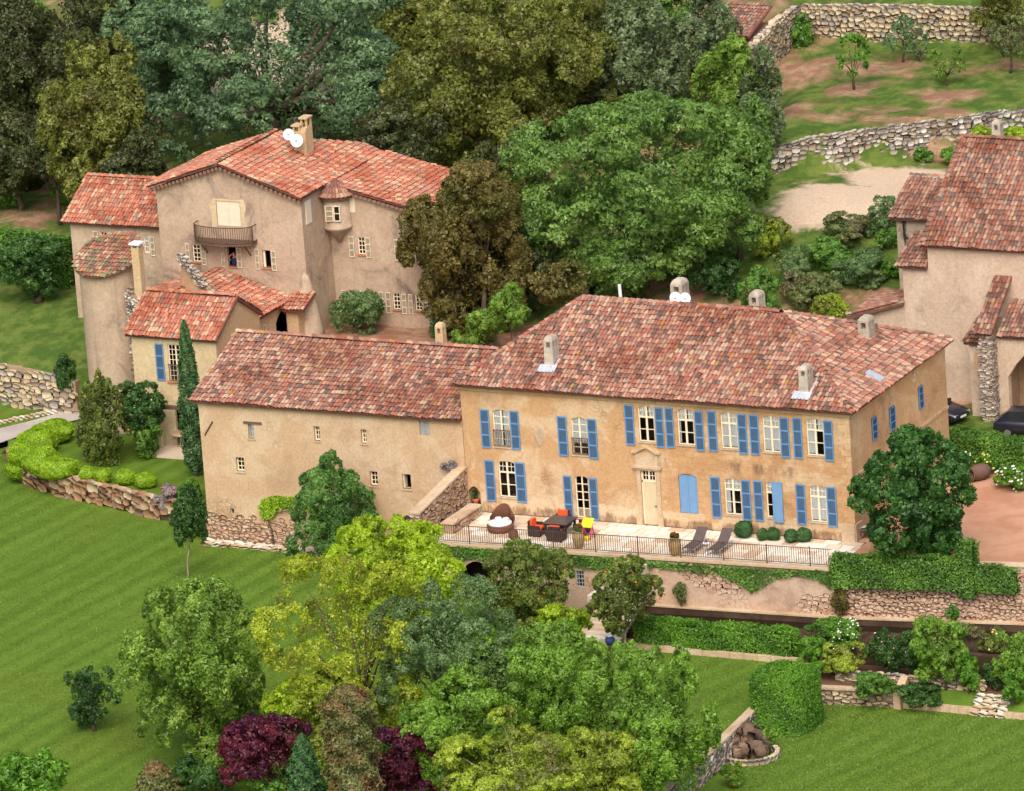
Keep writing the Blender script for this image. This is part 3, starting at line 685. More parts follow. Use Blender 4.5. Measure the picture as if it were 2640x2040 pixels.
# ------------------------------------------------------------------ walls with openings
def wpt(P, u, n, a, dn, z): return (P[0]+u[0]*a+n[0]*dn, P[1]+u[1]*a+n[1]*dn, z)
def wall_panel(mb, room, P, u, n, u0, u1, z0, z1, ops, rev=0.2, deep=1.3):
    us = sorted({u0, u1, *[q for o in ops for q in o[:2]]}); zs = sorted({z0, z1, *[q for o in ops for q in o[2:4]]})
    W_ = lambda a, d, z: wpt(P, u, n, a, d, z)
    # merge cells by columns between openings
    for i in range(len(us)-1):
        a, b = us[i], us[i+1]; m = (a+b)/2; j = 0
        segs = sorted([(o[2], o[3]) for o in ops if o[0] < m < o[1]]); z = z0
        for (c_, d) in segs:
            if c_ > z: mb.quad(W_(a, 0, z), W_(b, 0, z), W_(b, 0, c_), W_(a, 0, c_))
            z = d
        if z < z1: mb.quad(W_(a, 0, z), W_(b, 0, z), W_(b, 0, z1), W_(a, 0, z1))
    for o in ops:
        a, b, c_, d = o[:4]; ar = o[4] if len(o) > 4 else 0
        for (p, q, r_, s_) in (((a, c_), (a, d), 0, 0), ((b, d), (b, c_), 0, 0), ((a, d), (b, d), 0, 0), ((b, c_), (a, c_), 0, 0)):
            mb.quad(W_(p[0], 0, p[1]), W_(q[0], 0, q[1]), W_(q[0], -rev, q[1]), W_(p[0], -rev, p[1]))
        if ar:
            k_ = 8; top = [(a+(b-a)*i/k_, d-ar+ar*(1-(2*i/k_-1)**2)) for i in range(k_+1)]
            for i in range(k_):
                (p, zp), (q, zq) = top[i], top[i+1]
                mb.quad(W_(p, 0.001, zp), W_(q, 0.001, zq), W_(q, 0.001, d), W_(p, 0.001, d)); mb.quad(W_(p, 0, zp), W_(q, 0, zq), W_(q, -rev, zq), W_(p, -rev, zp))
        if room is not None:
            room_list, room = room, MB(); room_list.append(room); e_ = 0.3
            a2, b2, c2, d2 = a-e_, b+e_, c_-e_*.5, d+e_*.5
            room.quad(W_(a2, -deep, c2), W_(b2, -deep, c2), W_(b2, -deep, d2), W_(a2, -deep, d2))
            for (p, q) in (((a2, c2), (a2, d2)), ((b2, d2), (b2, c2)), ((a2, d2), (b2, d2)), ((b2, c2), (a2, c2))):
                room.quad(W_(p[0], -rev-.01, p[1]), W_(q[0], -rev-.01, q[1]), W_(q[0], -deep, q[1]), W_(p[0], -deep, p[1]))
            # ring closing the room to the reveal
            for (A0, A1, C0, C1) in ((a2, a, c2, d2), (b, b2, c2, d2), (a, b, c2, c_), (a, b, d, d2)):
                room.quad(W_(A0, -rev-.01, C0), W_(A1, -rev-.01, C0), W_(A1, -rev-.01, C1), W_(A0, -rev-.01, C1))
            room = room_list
def rooms(lst, name, mat, house):
    for q in lst: q.obj(name, mat, house)
def window(house, P, u, n, o, vb=(0.5,), hb=(0.5,), dep=0.09, fw=0.06, bw=0.04, curtain=None, mat='creamwood', bars=None, name='window', label=None):
    a, b, c_, d = o[:4]; mb = MB()
    f = lambda u0, u1, z0, z1, n0=-dep-.03, n1=-dep+.03: mb.obox(P, u, n, u0, u1, n0, n1, z0, z1)
    f(a, a+fw, c_, d); f(b-fw, b, c_, d); f(a+fw, b-fw, c_, c_+fw); f(a+fw, b-fw, d-fw, d)
    X = [a+fw]+[a+(b-a)*v for v in vb]+[b-fw]; Z = [c_+fw]+[c_+(d-c_)*v for v in hb]+[d-fw]
    wd = lambda i, arr, wide: wide[i-1] if isinstance(wide, (list, tuple)) else wide
    for i in range(1, len(X)-1): f(X[i]-bw/2, X[i]+bw/2, c_+fw, d-fw, -dep-.022, -dep+.022)
    for i in range(1, len(Z)-1): f(a+fw, b-fw, Z[i]-bw/2, Z[i]+bw/2, -dep-.018, -dep+.018)
    if bars:
        for (x, t0, t1, th) in bars.get('v', []): f(a+(b-a)*x-th/2, a+(b-a)*x+th/2, c_+(d-c_)*t0, c_+(d-c_)*t1, -dep-.014, -dep+.026)
        for (z, t0, t1, th) in bars.get('h', []): f(a+(b-a)*t0, a+(b-a)*t1, c_+(d-c_)*z-th/2, c_+(d-c_)*z+th/2, -dep-.012, -dep+.034)
    wi = mb.obj(name, MAT[mat], house)
    if label: wi['label'] = label
    for i in range(len(X)-1):
        for j in range(len(Z)-1):
            g = MB(); g.quad(wpt(P, u, n, X[i], -dep-.005, Z[j]), wpt(P, u, n, X[i+1], -dep-.005, Z[j]), wpt(P, u, n, X[i+1], -dep-.005, Z[j+1]), wpt(P, u, n, X[i], -dep-.005, Z[j+1]))
            g.obj('pane', MAT['glass'], wi)
    for (t0, t1, s0, s1) in (curtain or []):
        g = MB(); k_ = 12; x0, x1 = a+(b-a)*t0, a+(b-a)*t1; z0, z1 = c_+(d-c_)*s0, c_+(d-c_)*s1
        for i in range(k_):
            p, q = x0+(x1-x0)*i/k_, x0+(x1-x0)*(i+1)/k_; e0, e1 = -dep-.03-.010*(i % 2), -dep-.03-.010*((i+1) % 2)
            g.quad(wpt(P, u, n, p, e0, z0), wpt(P, u, n, q, e1, z0), wpt(P, u, n, q, e1, z1), wpt(P, u, n, p, e0, z1))
        g.obj('curtain', MAT['curtain'], wi)
    return wi
def shutter_data(key, mat, panels=3, solid=False):
    w_, h_ = 1.0, 1.0; mb = MB(); st, rl = .11, .035
    mb.box(0, st, -.02, .02, 0, 1); mb.box(1-st, 1, -.02, .02, 0, 1)
    zz = np.linspace(0, 1, panels+1)
    for i, z in enumerate(zz):
        z0 = min(max(z-rl/2, 0), 1-rl) if 0 < i < panels else (0 if i == 0 else 1-rl); mb.box(st, 1-st, -.02, .02, z0, z0+rl)
    lv = []
    for i in range(panels):
        z0, z1 = zz[i]+rl*(1 if i == 0 else .5), zz[i+1]-rl*(1 if i == panels-1 else .5); l = MB()
        if solid: l.box(st, 1-st, -.012, .012, z0, z1)
        else:
            l.box(st, 1-st, .010, .014, z0, z1); ns = 9
            for q in range(ns):
                a = z0+(z1-z0)*q/ns; b_ = z0+(z1-z0)*(q+.55)/ns
                l.quad((st, .006, a), (1-st, .006, a), (1-st, -.014, b_+(z1-z0)/ns*.3), (st, -.014, b_+(z1-z0)/ns*.3))
        lv.append(l)
    def mk(b_, nm):
        me = bpy.data.meshes.new(nm); me.from_pydata(b_.v, [], b_.f); me.materials.append(mat); return me
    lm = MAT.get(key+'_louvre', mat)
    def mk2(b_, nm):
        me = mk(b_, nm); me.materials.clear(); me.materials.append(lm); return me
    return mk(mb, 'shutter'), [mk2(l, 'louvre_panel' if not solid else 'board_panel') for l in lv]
SHD = {}
def shutter(house, P, u, n, a, b, c_, d, style='blue', out=0.05, swing=0.0, label=None):
    """open shutter lying against the wall between u=a..b, z=c_..d"""
    if style not in SHD:
        solid = style.endswith('_solid'); SHD[style] = shutter_data(style, MAT[style.replace('_solid', '')], 3, solid)
    fm, lv = SHD[style]; r0 = np.array(root_loc(house)); p = np.array(wpt(P, u, n, a, out, c_))-r0
    ww, hh = b-a, d-c_; X = np.array([u[0], u[1], 0])*ww; Y = np.array([-n[0], -n[1], 0]); 
    if swing: 
        cs, sn = math.cos(swing), math.sin(swing); X, Y = (np.array([u[0], u[1], 0])*cs+np.array([n[0], n[1], 0])*sn)*ww, (np.array([-n[0], -n[1], 0])*cs+np.array([u[0], u[1], 0])*sn)
    o = bpy.data.objects.new('shutter', fm); col.objects.link(o); o.parent = house
    o.matrix_local = Matrix(((X[0], Y[0], 0, p[0]), (X[1], Y[1], 0, p[1]), (0, 0, hh, p[2]), (0, 0, 0, 1)))
    if label: o['label'] = label
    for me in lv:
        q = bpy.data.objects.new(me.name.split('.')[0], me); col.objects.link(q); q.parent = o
    return o
def sill(house, P, u, n, a, b, z, mat='sill', w_=0.08, h_=0.07):
    m = MB(); m.obox(P, u, n, a-.06, b+.06, -.1, w_, z-h_, z); return m.obj('sill', MAT[mat], house)
def chimney(roof_or_house, c, w_, d_, z0, z1, mat, cap='arched', flash=False, holes=True):
    """rendered chimney with tapered top and smoke holes"""
    x, y = c; r_ = MB(); t_ = 0.9
    hz = z0+(z1-z0)*0.66
    r_.add([(x-w_/2, y-d_/2, z0), (x+w_/2, y-d_/2, z0), (x+w_/2, y+d_/2, z0), (x-w_/2, y+d_/2, z0),
            (x-w_/2*t_, y-d_/2*t_, hz), (x+w_/2*t_, y-d_/2*t_, hz), (x+w_/2*t_, y+d_/2*t_, hz), (x-w_/2*t_, y+d_/2*t_, hz)],
           [(0, 1, 5, 4), (1, 2, 6, 5), (2, 3, 7, 6), (3, 0, 4, 7)])
    # smoke chamber with real openings: corner piers and middle piers, then a domed cap
    top = z1-(z1-z0)*0.16; a, b = w_/2*t_, d_/2*t_; pw = 0.26*min(w_, d_)
    r_.quad((x-a, y-b, hz), (x+a, y-b, hz), (x+a, y+b, hz), (x-a, y+b, hz))
    for sx in (-1, 1):
        for sy in (-1, 1):
            r_.box(*sorted((x+sx*a, x+sx*(a-pw))), *sorted((y+sy*b, y+sy*(b-pw))), hz, top)
    if d_ > w_*1.2:
        for sx in (-1, 1): r_.box(*sorted((x+sx*a, x+sx*(a-pw))), y-pw*.45, y+pw*.45, hz, top)
    ss = [(1.0, top), (0.98, top+(z1-top)*.3), (0.78, top+(z1-top)*.75), (0.45, z1)]
    vs_ = []; fs = []
    for (k_, z) in ss: vs_ += [(x-a*k_, y-b*k_, z), (x+a*k_, y-b*k_, z), (x+a*k_, y+b*k_, z), (x-a*k_, y+b*k_, z)]
    for i in range(3):
        for j in range(4): fs.append((i*4+j, i*4+(j+1) % 4, i*4+4+(j+1) % 4, i*4+4+j))
    fs += [(12, 13, 14, 15), (3, 2, 1, 0)]; r_.add(vs_, fs)
    ch = r_.obj('chimney', MAT[mat], roof_or_house)
    return ch
# ================================================================== THE SETTING
def sstep(a, b, t): q = np.clip((t-a)/(b-a), 0, 1); return q*q*(3-2*q)
def w1y(x): return 45.4+(x+24.6)*0.805          # line of the middle dry-stone wall
def Hf(x, y):
    x, y = np.asarray(x, float), np.asarray(y, float)
    hr = np.interp(y, [22.5, 24.5, 30, 42, 44], [-.4, 0.1, 1.8, 5.8, 6.0])
    above = sstep(-0.5, -0.1, y-w1y(np.clip(x, -25.6, 8))-0.2)
    fld = 8.0+np.clip(y-46, 0, 40)*0.045
    hr = hr*(1-above)+fld*above
    a2 = sstep(-0.2, 0.2, y-66.3); hr = hr*(1-a2)+(11.3+np.clip(y-66, 0, 300)*0.10)*a2
    # higher ground left of the side wall
    lf = sstep(0.25, -0.25, x-(-31.2-(y-60)*0.02))*sstep(57, 60, y); hr = np.maximum(hr, lf*(10.9+np.clip(y-58, 0, 300)*.07))
    hm = np.interp(y, [17.5, 21, 30, 40, 52, 60, 80, 400], [-.4, 1.45, 1.5, 2.6, 5.0, 8.5, 11, 34])
    hl = np.interp(y-np.interp(x, [-75, -56], [1.9, .6]), [17.5, 17.9, 24, 34, 44, 70, 90, 400], [-3.2, -.1, 1.5, 2.6, 3.2, 8, 12, 34])
    b1 = sstep(-31, -26, x); b0 = sstep(-56.5, -54.5, x)
    h = hl*(1-b0)+hm*b0; h = h*(1-b1)+hr*b1
    front = y < 17.4
    h = np.where(front, -5.4, h)
    return h+np.where(y > 24, 0.10*np.sin(x*.7+1)*np.sin(y*.53)+.05*np.sin(x*1.9+y*1.3), 0)
def Hs(x, y): return float(Hf(np.array([x]), np.array([y]))[0])
xs = np.concatenate([[-3000, -1500, -800, -400, -220, -150, -120], np.arange(-100, 34, .6), [40, 60, 100, 200, 400, 800, 1500, 3000]])
ys = np.concatenate([[-900, -400, -200, -100, -60, -20, 0, 10, 15], np.arange(17, 98, .6), [105, 120, 150, 200, 300, 500, 900, 1600, 3000]])
GX, GY = np.meshgrid(xs, ys); GZ = Hf(GX, GY)
nx, ny = len(xs), len(ys)
fi = (np.arange(ny-1)[:, None]*nx+np.arange(nx-1)[None]).ravel()
g = obj('ground', np.stack([GX.ravel(), GY.ravel(), GZ.ravel()], 1), np.stack([fi, fi+1, fi+nx+1, fi+nx], 1), MAT['ground'], None, True)
def blob(px, py, z, rx, ry):
    c_ = A(px, py, z=z); return np.exp(-(((GX-c_[0])/rx)**2+((GY-c_[1])/ry)**2))
earth = 0.12*np.ones_like(GX)
for a in [(2200,225,8.6,4,4), (2310,160,8.8,4,4), (2450,240,8.6,4,3), (2000,290,8.2,4,4), (2300,320,8.0,14,2.2), (2600,170,8.8,3,3), (2050,180,8.8,3,6), (2500,310,8.0,12,2), (60,470,3.0,12,5), (1800,20,12,30,6), (60,560,2.8,6,3)]:
    earth = np.maximum(earth, .58*blob(*a))
earth = np.maximum(earth, .42*((GX < -27) & (GX > -110) & (GY > 27)))
earth = np.maximum(earth, .5*((GX > -27) & (GY < 34) & (GY > 23)))
earth = np.maximum(earth, .75*((GX > -45) & (GX < -26) & (GY < 28)))
sand = np.zeros_like(GX)
for a in [(2230,520,5.6,6,3.2), (2100,555,5.2,4,2.2), (2330,470,5.8,5,3), (720,230,5.0,14,9), (880,250,5.5,8,5)]: sand = np.maximum(sand, .95*blob(*a))
for nm, arr in (('earth', earth), ('sand', sand)):
    at = g.data.attributes.new(nm, 'FLOAT', 'POINT'); at.data.foreach_set('value', arr.ravel().astype(np.float32))
tag(g, 'grass and bare earth of the hillside', None, None, 'structure')

def sheet(name, pts, z, mat, label=None, thick=0.0):
    mb = MB(); zz = z if hasattr(z, '__len__') else [z]*len(pts)
    mb.poly([(p[0], p[1], q) for p, q in zip(pts, zz)])
    o = mb.obj(name, MAT[mat]); tag(o, label, None, None, 'structure'); return o
def arc(pts, n=6):
    """smooth curve through ground points"""
    P = [np.array(p[:2], float) for p in pts]; out = []
    for i in range(len(P)-1):
        p0, p1, p2, p3 = P[max(i-1, 0)], P[i], P[i+1], P[min(i+2, len(P)-1)]
        for t_ in np.linspace(0, 1, n, endpoint=False):
            out.append(0.5*((2*p1)+(-p0+p2)*t_+(2*p0-5*p1+4*p2-p3)*t_**2+(-p0+3*p1-3*p2+p3)*t_**3))
    return out+[P[-1]]
LZ = -2.85
gw = arc([A(px, py, z=LZ) for px, py in ((18,1180), (28,1215), (60,1243), (130,1272), (220,1293), (330,1318), (425,1342), (520,1352))])   # foot of the curved garden wall
gw[-1] = np.array([-38.3, 0.05])
road_edge = [A(px, py, z=-2.6)[:2] for px, py in ((-900,1290), (-200,1180), (0,1146), (22,1140))]
sheet('lawn', [(-150,-90), (-18,-90), (-18,-5.7), (-22.4,-5.7), (-22.4,0.1), (-38.2,0.1)]+[tuple(p) for p in gw[::-1]]+[tuple(p) for p in road_edge[::-1]], LZ, 'lawn', 'mown striped lawn below the stone wing')
sheet('lawn_bank', [(-18,-90), (-14,-90), (-14,-5.2), (-18,-5.6)], [LZ, -3.5, -3.5, LZ], 'lawn', 'short grass bank under the yellow trees')
sheet('lower_lawn', [(-14,-90), (2.4,-90), (1.9,-22.5), (0.9,-9.4), (0.3,-7.9), (-9.2,-8.2), (-14,-6)], -3.5, 'lawn2', 'mown lawn in front of the clipped hedge')
sheet('bottom_lawn', [(1.2,-90), (70,-90), (70,-11.2), (13.6,-11.3), (6.7,-11.3), (1.2,-11.9)], -4.5, 'lawn2', 'lowest mown lawn right of the cube hedge')
sheet('rose_bed', [(0.3,-11.9), (6.7,-11.4), (6.7,-10.3), (40,-10.2), (40,-7.3), (0.3,-7.9)], -3.75, 'soil', 'brown soil of the rose beds')
sheet('bed_slope', [(6.7,-11.3), (40,-11.25), (40,-10.2), (6.7,-10.3)], [-4.28, -4.28, -3.75, -3.75], 'lawn2', 'grassy slope at the front of the rose bed')
# drive and inner garden on the left
sheet('drive', [tuple(A(px, py, z=-2.45)[:2]) for px, py in ((-900,1290), (-200,1180), (0,1142), (120,1100), (210,1080), (330,1075), (330,1040), (200,1052), (60,1090), (0,1104), (-200,1140), (-900,1215))], -2.45, 'road', 'pale gravel drive curving past the tower')
sheet('grass_verge', [tuple(p) for p in road_edge]+[tuple(p) for p in gw[:5]]+[(-44,9), (-44,18.2), (-160,18.2)], -2.56, 'lawn', 'strip of grass beside the drive')
sheet('bank_lawn', [tuple(A(px, py, z=-2.4)[:2]) for px, py in ((-900,1215), (-200,1140), (0,1104), (60,1090), (200,1052), (330,1040))]+[(-40,20.3), (-160,20.3)], -2.47, 'lawn', 'grass strip between drive and old wall')
sheet('inner_garden', [tuple(p+np.array([0, 0.25])) for p in gw]+[(-38.25,11), (-43.2,12), (-50,13.8), (-53.5,12.5)], -1.85, 'lawn', 'shady lawn above the garden wall')
sheet('forecourt', [(0.6,-4.3), (10.4,-2.8), (60,2), (60,24.4), (-.1,24.4), (-.1,-.01), (.6,-.01)], -0.004, 'gravel', 'pink gravel forecourt beside the house')
sheet('rear_court', [(-43,11.2), (0.6,11.2), (0.6,24.4), (-26,24.4), (-26,19.5), (-43,19.5)], -0.008, 'gravel', 'gravel yard behind the house')
# ------------------------------------------------------------------ terrace
TA, TB = np.array([-22.35, -5.52]), np.array([0.65, -4.4]); tu = unit(TB-TA); tn = np.array([tu[1], -tu[0]])
te = MB(); te.prism([(-22.35,-0.02), TA, TB, (0.65,-0.02)], -0.6, -0.045); to = te.obj('terrace', MAT['mortar']); tag(to, 'pale stone terrace along the blue-shuttered facade', None, None, 'structure')
# paving slabs, course by course
x = -22.2; ti_ = 0; row = 0; slabs = []
def tedge(x): return TA[1]+(x-TA[0])*(TB[1]-TA[1])/(TB[0]-TA[0])
yy = -0.06
while yy > -5.6:
    dpt = rnd.choice((0.5, 0.6, 0.72)); x = -22.25
    while x < 0.6:
        wd = rnd.choice((0.5, 0.7, 0.9, 1.2))*rnd.uniform(.9, 1.1); x1 = min(x+wd, 0.62); lo0, lo1 = max(yy-dpt, tedge(x)+.05), max(yy-dpt, tedge(x1)+.05)
        if yy-lo0 > .12 and yy-lo1 > .12 and x1-x > .1: slabs.append((x, x1, yy, lo0, lo1))
        x = x1
    yy -= dpt
slabs.sort(key=lambda s_: -s_[0]*0.3+s_[3])
def slab_geo(s_, m):
    x0, x1, y0, l0, l1 = s_; g_ = .02; zt = rnd.uniform(-.004, .006)
    m.add([(x0+g_, y0-g_, -.045), (x1-g_, y0-g_, -.045), (x1-g_, l1+g_, -.045), (x0+g_, l0+g_, -.045), (x0+g_, y0-g_, zt), (x1-g_, y0-g_, zt), (x1-g_, l1+g_, zt), (x0+g_, l0+g_, zt)],
          [(4,7,6,5), (0,1,5,4), (1,2,6,5), (2,3,7,6), (3,0,4,7)])
for s_ in slabs[:290]:
    m = MB(); slab_geo(s_, m); m.obj('slab', MAT['paving'], to)
if slabs[290:]:
    m = MB()
    for s_ in slabs[290:]: slab_geo(s_, m)
    o = m.obj('slabs', MAT['paving'], to); o['kind'] = 'stuff'
    at = o.data.attributes.new('tint', 'FLOAT', 'FACE'); at.data.foreach_set('value', np.repeat(rng.uniform(0, 1, len(slabs)-290), 5).astype(np.float32))

# ================================================================== BUILDINGS
def rect(p, q, **k):
    a, b = A(*p, **k), A(*q, **k); return (a[0], b[0], b[2], a[2])
XU, XN = (1, 0), (0, -1)                     # a wall facing the camera side (-y)
YU, YN = (0, 1), (1, 0)                      # a wall facing right (+x)
BIG = dict(vb=(.5,), hb=(.34, .68), bars={'v': [(.5, 0, 1, .11), (.25, .68, 1, .025), (.75, .68, 1, .025)], 'h': [(.68, 0, 1, .09), (.84, 0, 1, .025)]})
FRENCH = dict(vb=(.5,), hb=(.2, .4, .6, .8), bars={'v': [(.5, 0, 1, .10)], 'h': []})
SMALL = dict(vb=(.5,), hb=(.33, .66))
# ---------------------------------------------------------------- main house
mh = thing('main_house', 'long two-storey ochre farmhouse with many pale blue shutters and hipped tile roof', 'house', (-11, 6.5, 0))
HX0, HX1, HY1, HE = -22.3, 0.0, 12.9, 6.98
P0 = (0, 0)
ups = [ # left shutter, opening, right shutter (photo pixels TL,BR)
 ('F', ((1237,1054),(1267,1155)), ((1268,1055),(1317,1154)), ((1314,1058),(1344,1159)), [(.06,.47,.0,.95),(.60,.95,0,.95)]),
 ('F', ((1436,1072),(1467,1176)), ((1471,1075),(1518,1175)), ((1514,1079),(1544,1183)), [(.05,.46,.3,.97),(.54,.95,.3,.97)]),
 ('B', ((1609,1042),(1639,1148)), ((1643,1045),(1690,1141)), ((1688,1049),(1715,1154)), [(.07,.45,.69,.96),(.62,.94,.69,.96)]),
 ('B', ((1714,1050),(1741,1155)), ((1744,1053),(1792,1149)), ((1790,1058),(1818,1163)), [(.07,.45,.69,.96),(.62,.94,.69,.96),(.07,.16,.05,.66)]),
 ('B', ((1823,1058),(1852,1164)), ((1856,1061),(1904,1159)), ((1901,1066),(1930,1171)), [(.06,.94,.05,.96)]),
 ('B', ((1931,1068),(1961,1173)), ((1964,1070),(2013,1168)), ((2010,1075),(2039,1180)), [(.06,.94,.05,.96)]),
 ('B', ((2043,1076),(2072,1183)), ((2077,1078),(2127,1177)), ((2123,1083),(2152,1189)), [(.06,.46,.05,.96),(.62,.94,.69,.96)]),
 ('B', ((1249,1185),(1281,1293)), ((1283,1187),(1333,1284)), ((1328,1191),(1360,1296)), []),
 ('D', ((1452,1225),(1480,1338)), ((1481,1226),(1523,1337)), ((1519,1231),(1546,1342)), []),
 ('B', ((1831,1228),(1862,1336)), ((1866,1232),(1914,1329)), ((1911,1236),(1940,1342)), [(.07,.45,.69,.96),(.56,.94,.69,.96),(.07,.3,.05,.66)]),
 ('B', ((1942,1238),(1971,1344)), ((1973,1240),(2022,1337)), ((1991,1241),(2023,1347)), [(.06,.40,.69,.96)]),
 ('B', ((2051,1247),(2081,1353)), ((2086,1250),(2134,1348)), ((2131,1254),(2161,1359)), [(.06,.94,.05,.96)]),
]
ops = []; wins = []
for (st, ls, op, rs, cur) in ups:
    o = rect(*op, y=0); o = (o[0], o[1], max(o[2], 0.02), o[3])
    ops.append((*o, 0.14)); wins.append((st, o, rect(*ls, y=0), rect(*rs, y=0), cur))
dro = rect((1651,1212), (1700,1352), y=0); dro = (dro[0], dro[1], 0.02, dro[3]); ops.append((*dro, .12))
bld = rect((1748,1221), (1802,1326), y=0); ops.append((*bld, .1))
nic = rect((1205,1253), (1241,1304), y=0); ops.append((*nic, .34))
wl = MB(); rm = []
wall_panel(wl, rm, P0, XU, XN, HX0, HX1, 0, HE, ops)
side = []
for (p, q) in (((2246,1085),(2262,1123)), ((2291,1050),(2309,1106)), ((2366,996),(2381,1052)), ((2352,956),(2363,982)), ((2318,968),(2322,990))):
    a, b = A(*p, x=0), A(*q, x=0); zc = (a[2]+b[2])/2; hh = {0: 1.2, 1: 1.25, 2: 1.25, 3: .65, 4: .5}[len(side)]
    side.append((a[1], b[1], zc-hh/2, zc+hh/2))
wls = MB(); wall_panel(wls, rm, P0, YU, YN, 0, HY1, 0, HE, [s_ for i, s_ in enumerate(side) if i not in (4,)])
wl.quad((HX0,0,0), (HX0,HY1,0), (HX0,HY1,HE), (HX0,0,HE)); wl.quad((HX0,HY1,0), (HX1,HY1,0), (HX1,HY1,HE), (HX0,HY1,HE))
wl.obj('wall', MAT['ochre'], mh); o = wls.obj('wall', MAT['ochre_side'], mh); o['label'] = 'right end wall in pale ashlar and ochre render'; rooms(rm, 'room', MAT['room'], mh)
for (st, o, l, r_, cur) in wins:
    kw = {'F': FRENCH, 'B': BIG, 'D': dict(vb=(.5,), hb=(.22, .42, .61, .8), bars={'v': [(.5, 0, 1, .07)], 'h': []})}[st]
    wi = window(mh, P0, XU, XN, o, curtain=cur, name='french_window' if st in 'FD' else 'window', **kw)
    if st == 'D':
        m = MB(); m.obox(P0, XU, XN, o[0]+.06, o[1]-.06, -.15, -.105, o[2]+.06, o[2]+(o[3]-o[2])*.22); m.obj('bottom_panel', MAT['creamwood'], wi)
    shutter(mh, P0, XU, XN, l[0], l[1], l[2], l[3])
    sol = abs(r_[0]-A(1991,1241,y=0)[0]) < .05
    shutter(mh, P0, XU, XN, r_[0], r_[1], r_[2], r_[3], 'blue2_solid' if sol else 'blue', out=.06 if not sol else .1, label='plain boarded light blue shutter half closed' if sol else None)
    sill(mh, P0, XU, XN, o[0], o[1], o[2], 'stone', .06)
    if st == 'F':
        m = MB(); m.obox(P0, XU, XN, o[0]-.02, o[1]+.02, .02, .05, o[2]+.9, o[2]+.94); gu = m.obj('window_railing', MAT['iron'], mh); m = MB(); m.obox(P0, XU, XN, o[0]-.02, o[1]+.02, .02, .05, o[2]+.06, o[2]+.09); m.obj('bottom_rail', MAT['iron'], gu)
        for q in np.linspace(o[0], o[1], 11):
            m = MB(); m.obox(P0, XU, XN, q-.01, q+.01, .025, .045, o[2]+.09, o[2]+.9); m.obj('bar', MAT['iron'], gu)
# closed blue shutters, niche, front door
hw = (bld[0]+bld[1])/2
for a, b in ((bld[0]+.02, hw-.005), (hw+.005, bld[1]-.02)): shutter(mh, P0, XU, XN, a, b, bld[2]+.02, bld[3]-.06, 'blue2_solid', out=-.05, label='closed light blue boarded shutter leaf')
m = MB(); m.obox(P0, XU, XN, nic[0]-.01, nic[1]+.01, -.5, -.45, nic[2], nic[3]); m.obj('niche_back', MAT['ochre'], mh)
m = MB(); dz = A(1652,1243,y=0)[2]
m.obox(P0, XU, XN, dro[0], dro[1], -.16, -.08, dz, dz+.1); m.obox(P0, XU, XN, dro[0], dro[0]+.07, -.16, -.08, .02, dro[3]); m.obox(P0, XU, XN, dro[1]-.07, dro[1], -.16, -.08, .02, dro[3]); m.obj('door_frame', MAT['creamwood'], mh)
m = MB(); m.obox(P0, XU, XN, dro[0]+.07, dro[1]-.07, -.15, -.11, .02, dz)
d_ = m.obj('door', MAT['door'], mh)
for z0, z1 in ((.25, .95), (1.05, 2.0)):
    for s_ in (0, 1):
        m = MB(); a = dro[0]+.14+s_*(dro[1]-dro[0]-.14)/2; m.obox(P0, XU, XN, a, a+(dro[1]-dro[0])/2-.18, -.112, -.095, z0, min(z1, dz-.1)); m.obj('door_panel', MAT['door'], d_)
m = MB(); m.obox(P0, XU, XN, dro[1]-.2, dro[1]-.14, -.11, -.04, 1.0, 1.06); m.obj('handle', MAT['iron'], d_)
window(mh, P0, XU, XN, (dro[0]+.07, dro[1]-.07, dz+.1, dro[3]-.02), vb=(.25, .5, .75), hb=(.5,), fw=.04, bw=.03, name='transom_window', bars={'v': [(.5, 0, 1, .1)], 'h': []})
m = MB(); q = .22
m.obox(P0, XU, XN, dro[0]-q, dro[0]-.002, 0.002, .07, .0, dro[3]+.02); m.obox(P0, XU, XN, dro[1]+.002, dro[1]+q, 0.002, .07, .0, dro[3]+.02); m.obox(P0, XU, XN, dro[0]-q, dro[1]+q, .002, .08, dro[3]+.022, dro[3]+.25)
m.obox(P0, XU, XN, dro[0]-.1-q, dro[0]-.01, .072, .17, 0, .55); m.obox(P0, XU, XN, dro[1]+.01, dro[1]+q+.1, .072, .17, 0, .55)
m.obj('door_surround', MAT['stone'], mh)
cz = A(1670,1202,y=0)[2]; ca, cb = dro[0]-.42, dro[1]+.36
m = MB(); m.obox(P0, XU, XN, ca, cb, .002, .2, cz-.1, cz+.02); m.obox(P0, XU, XN, ca+.08, cb-.08, .003, .13, cz-.2, cz-.101); m.obj('cornice', MAT['stone'], mh)
m = MB(); m.obox(P0, XU, XN, ca+.2, cb-.2, .002, .05, cz+.02, cz+.72)
m.obj('carved_panel', MAT['stone'], mh)
m = MB(); pts = [(ca+.02, .70), (ca+.3, .72), (ca+.6, .92), ((ca+cb)/2, 1.02), (cb-.6, .92), (cb-.3, .72), (cb-.02, .70)]
for (a, za), (b, zb) in zip(pts[:-1], pts[1:]):
    v = [wpt(P0, XU, XN, a, .002, cz+za), wpt(P0, XU, XN, b, .002, cz+zb), wpt(P0, XU, XN, b, .16, cz+zb), wpt(P0, XU, XN, a, .16, cz+za)]
    v += [(p[0], p[1], p[2]+.1) for p in v]; m.add(v, [(0,1,2,3), (4,7,6,5), (0,4,5,1), (1,5,6,2), (2,6,7,3), (3,7,4,0)])
m.obj('pediment', MAT['stone'], mh)
md = A(1391,1122,y=0); m = MB(); k_ = 20
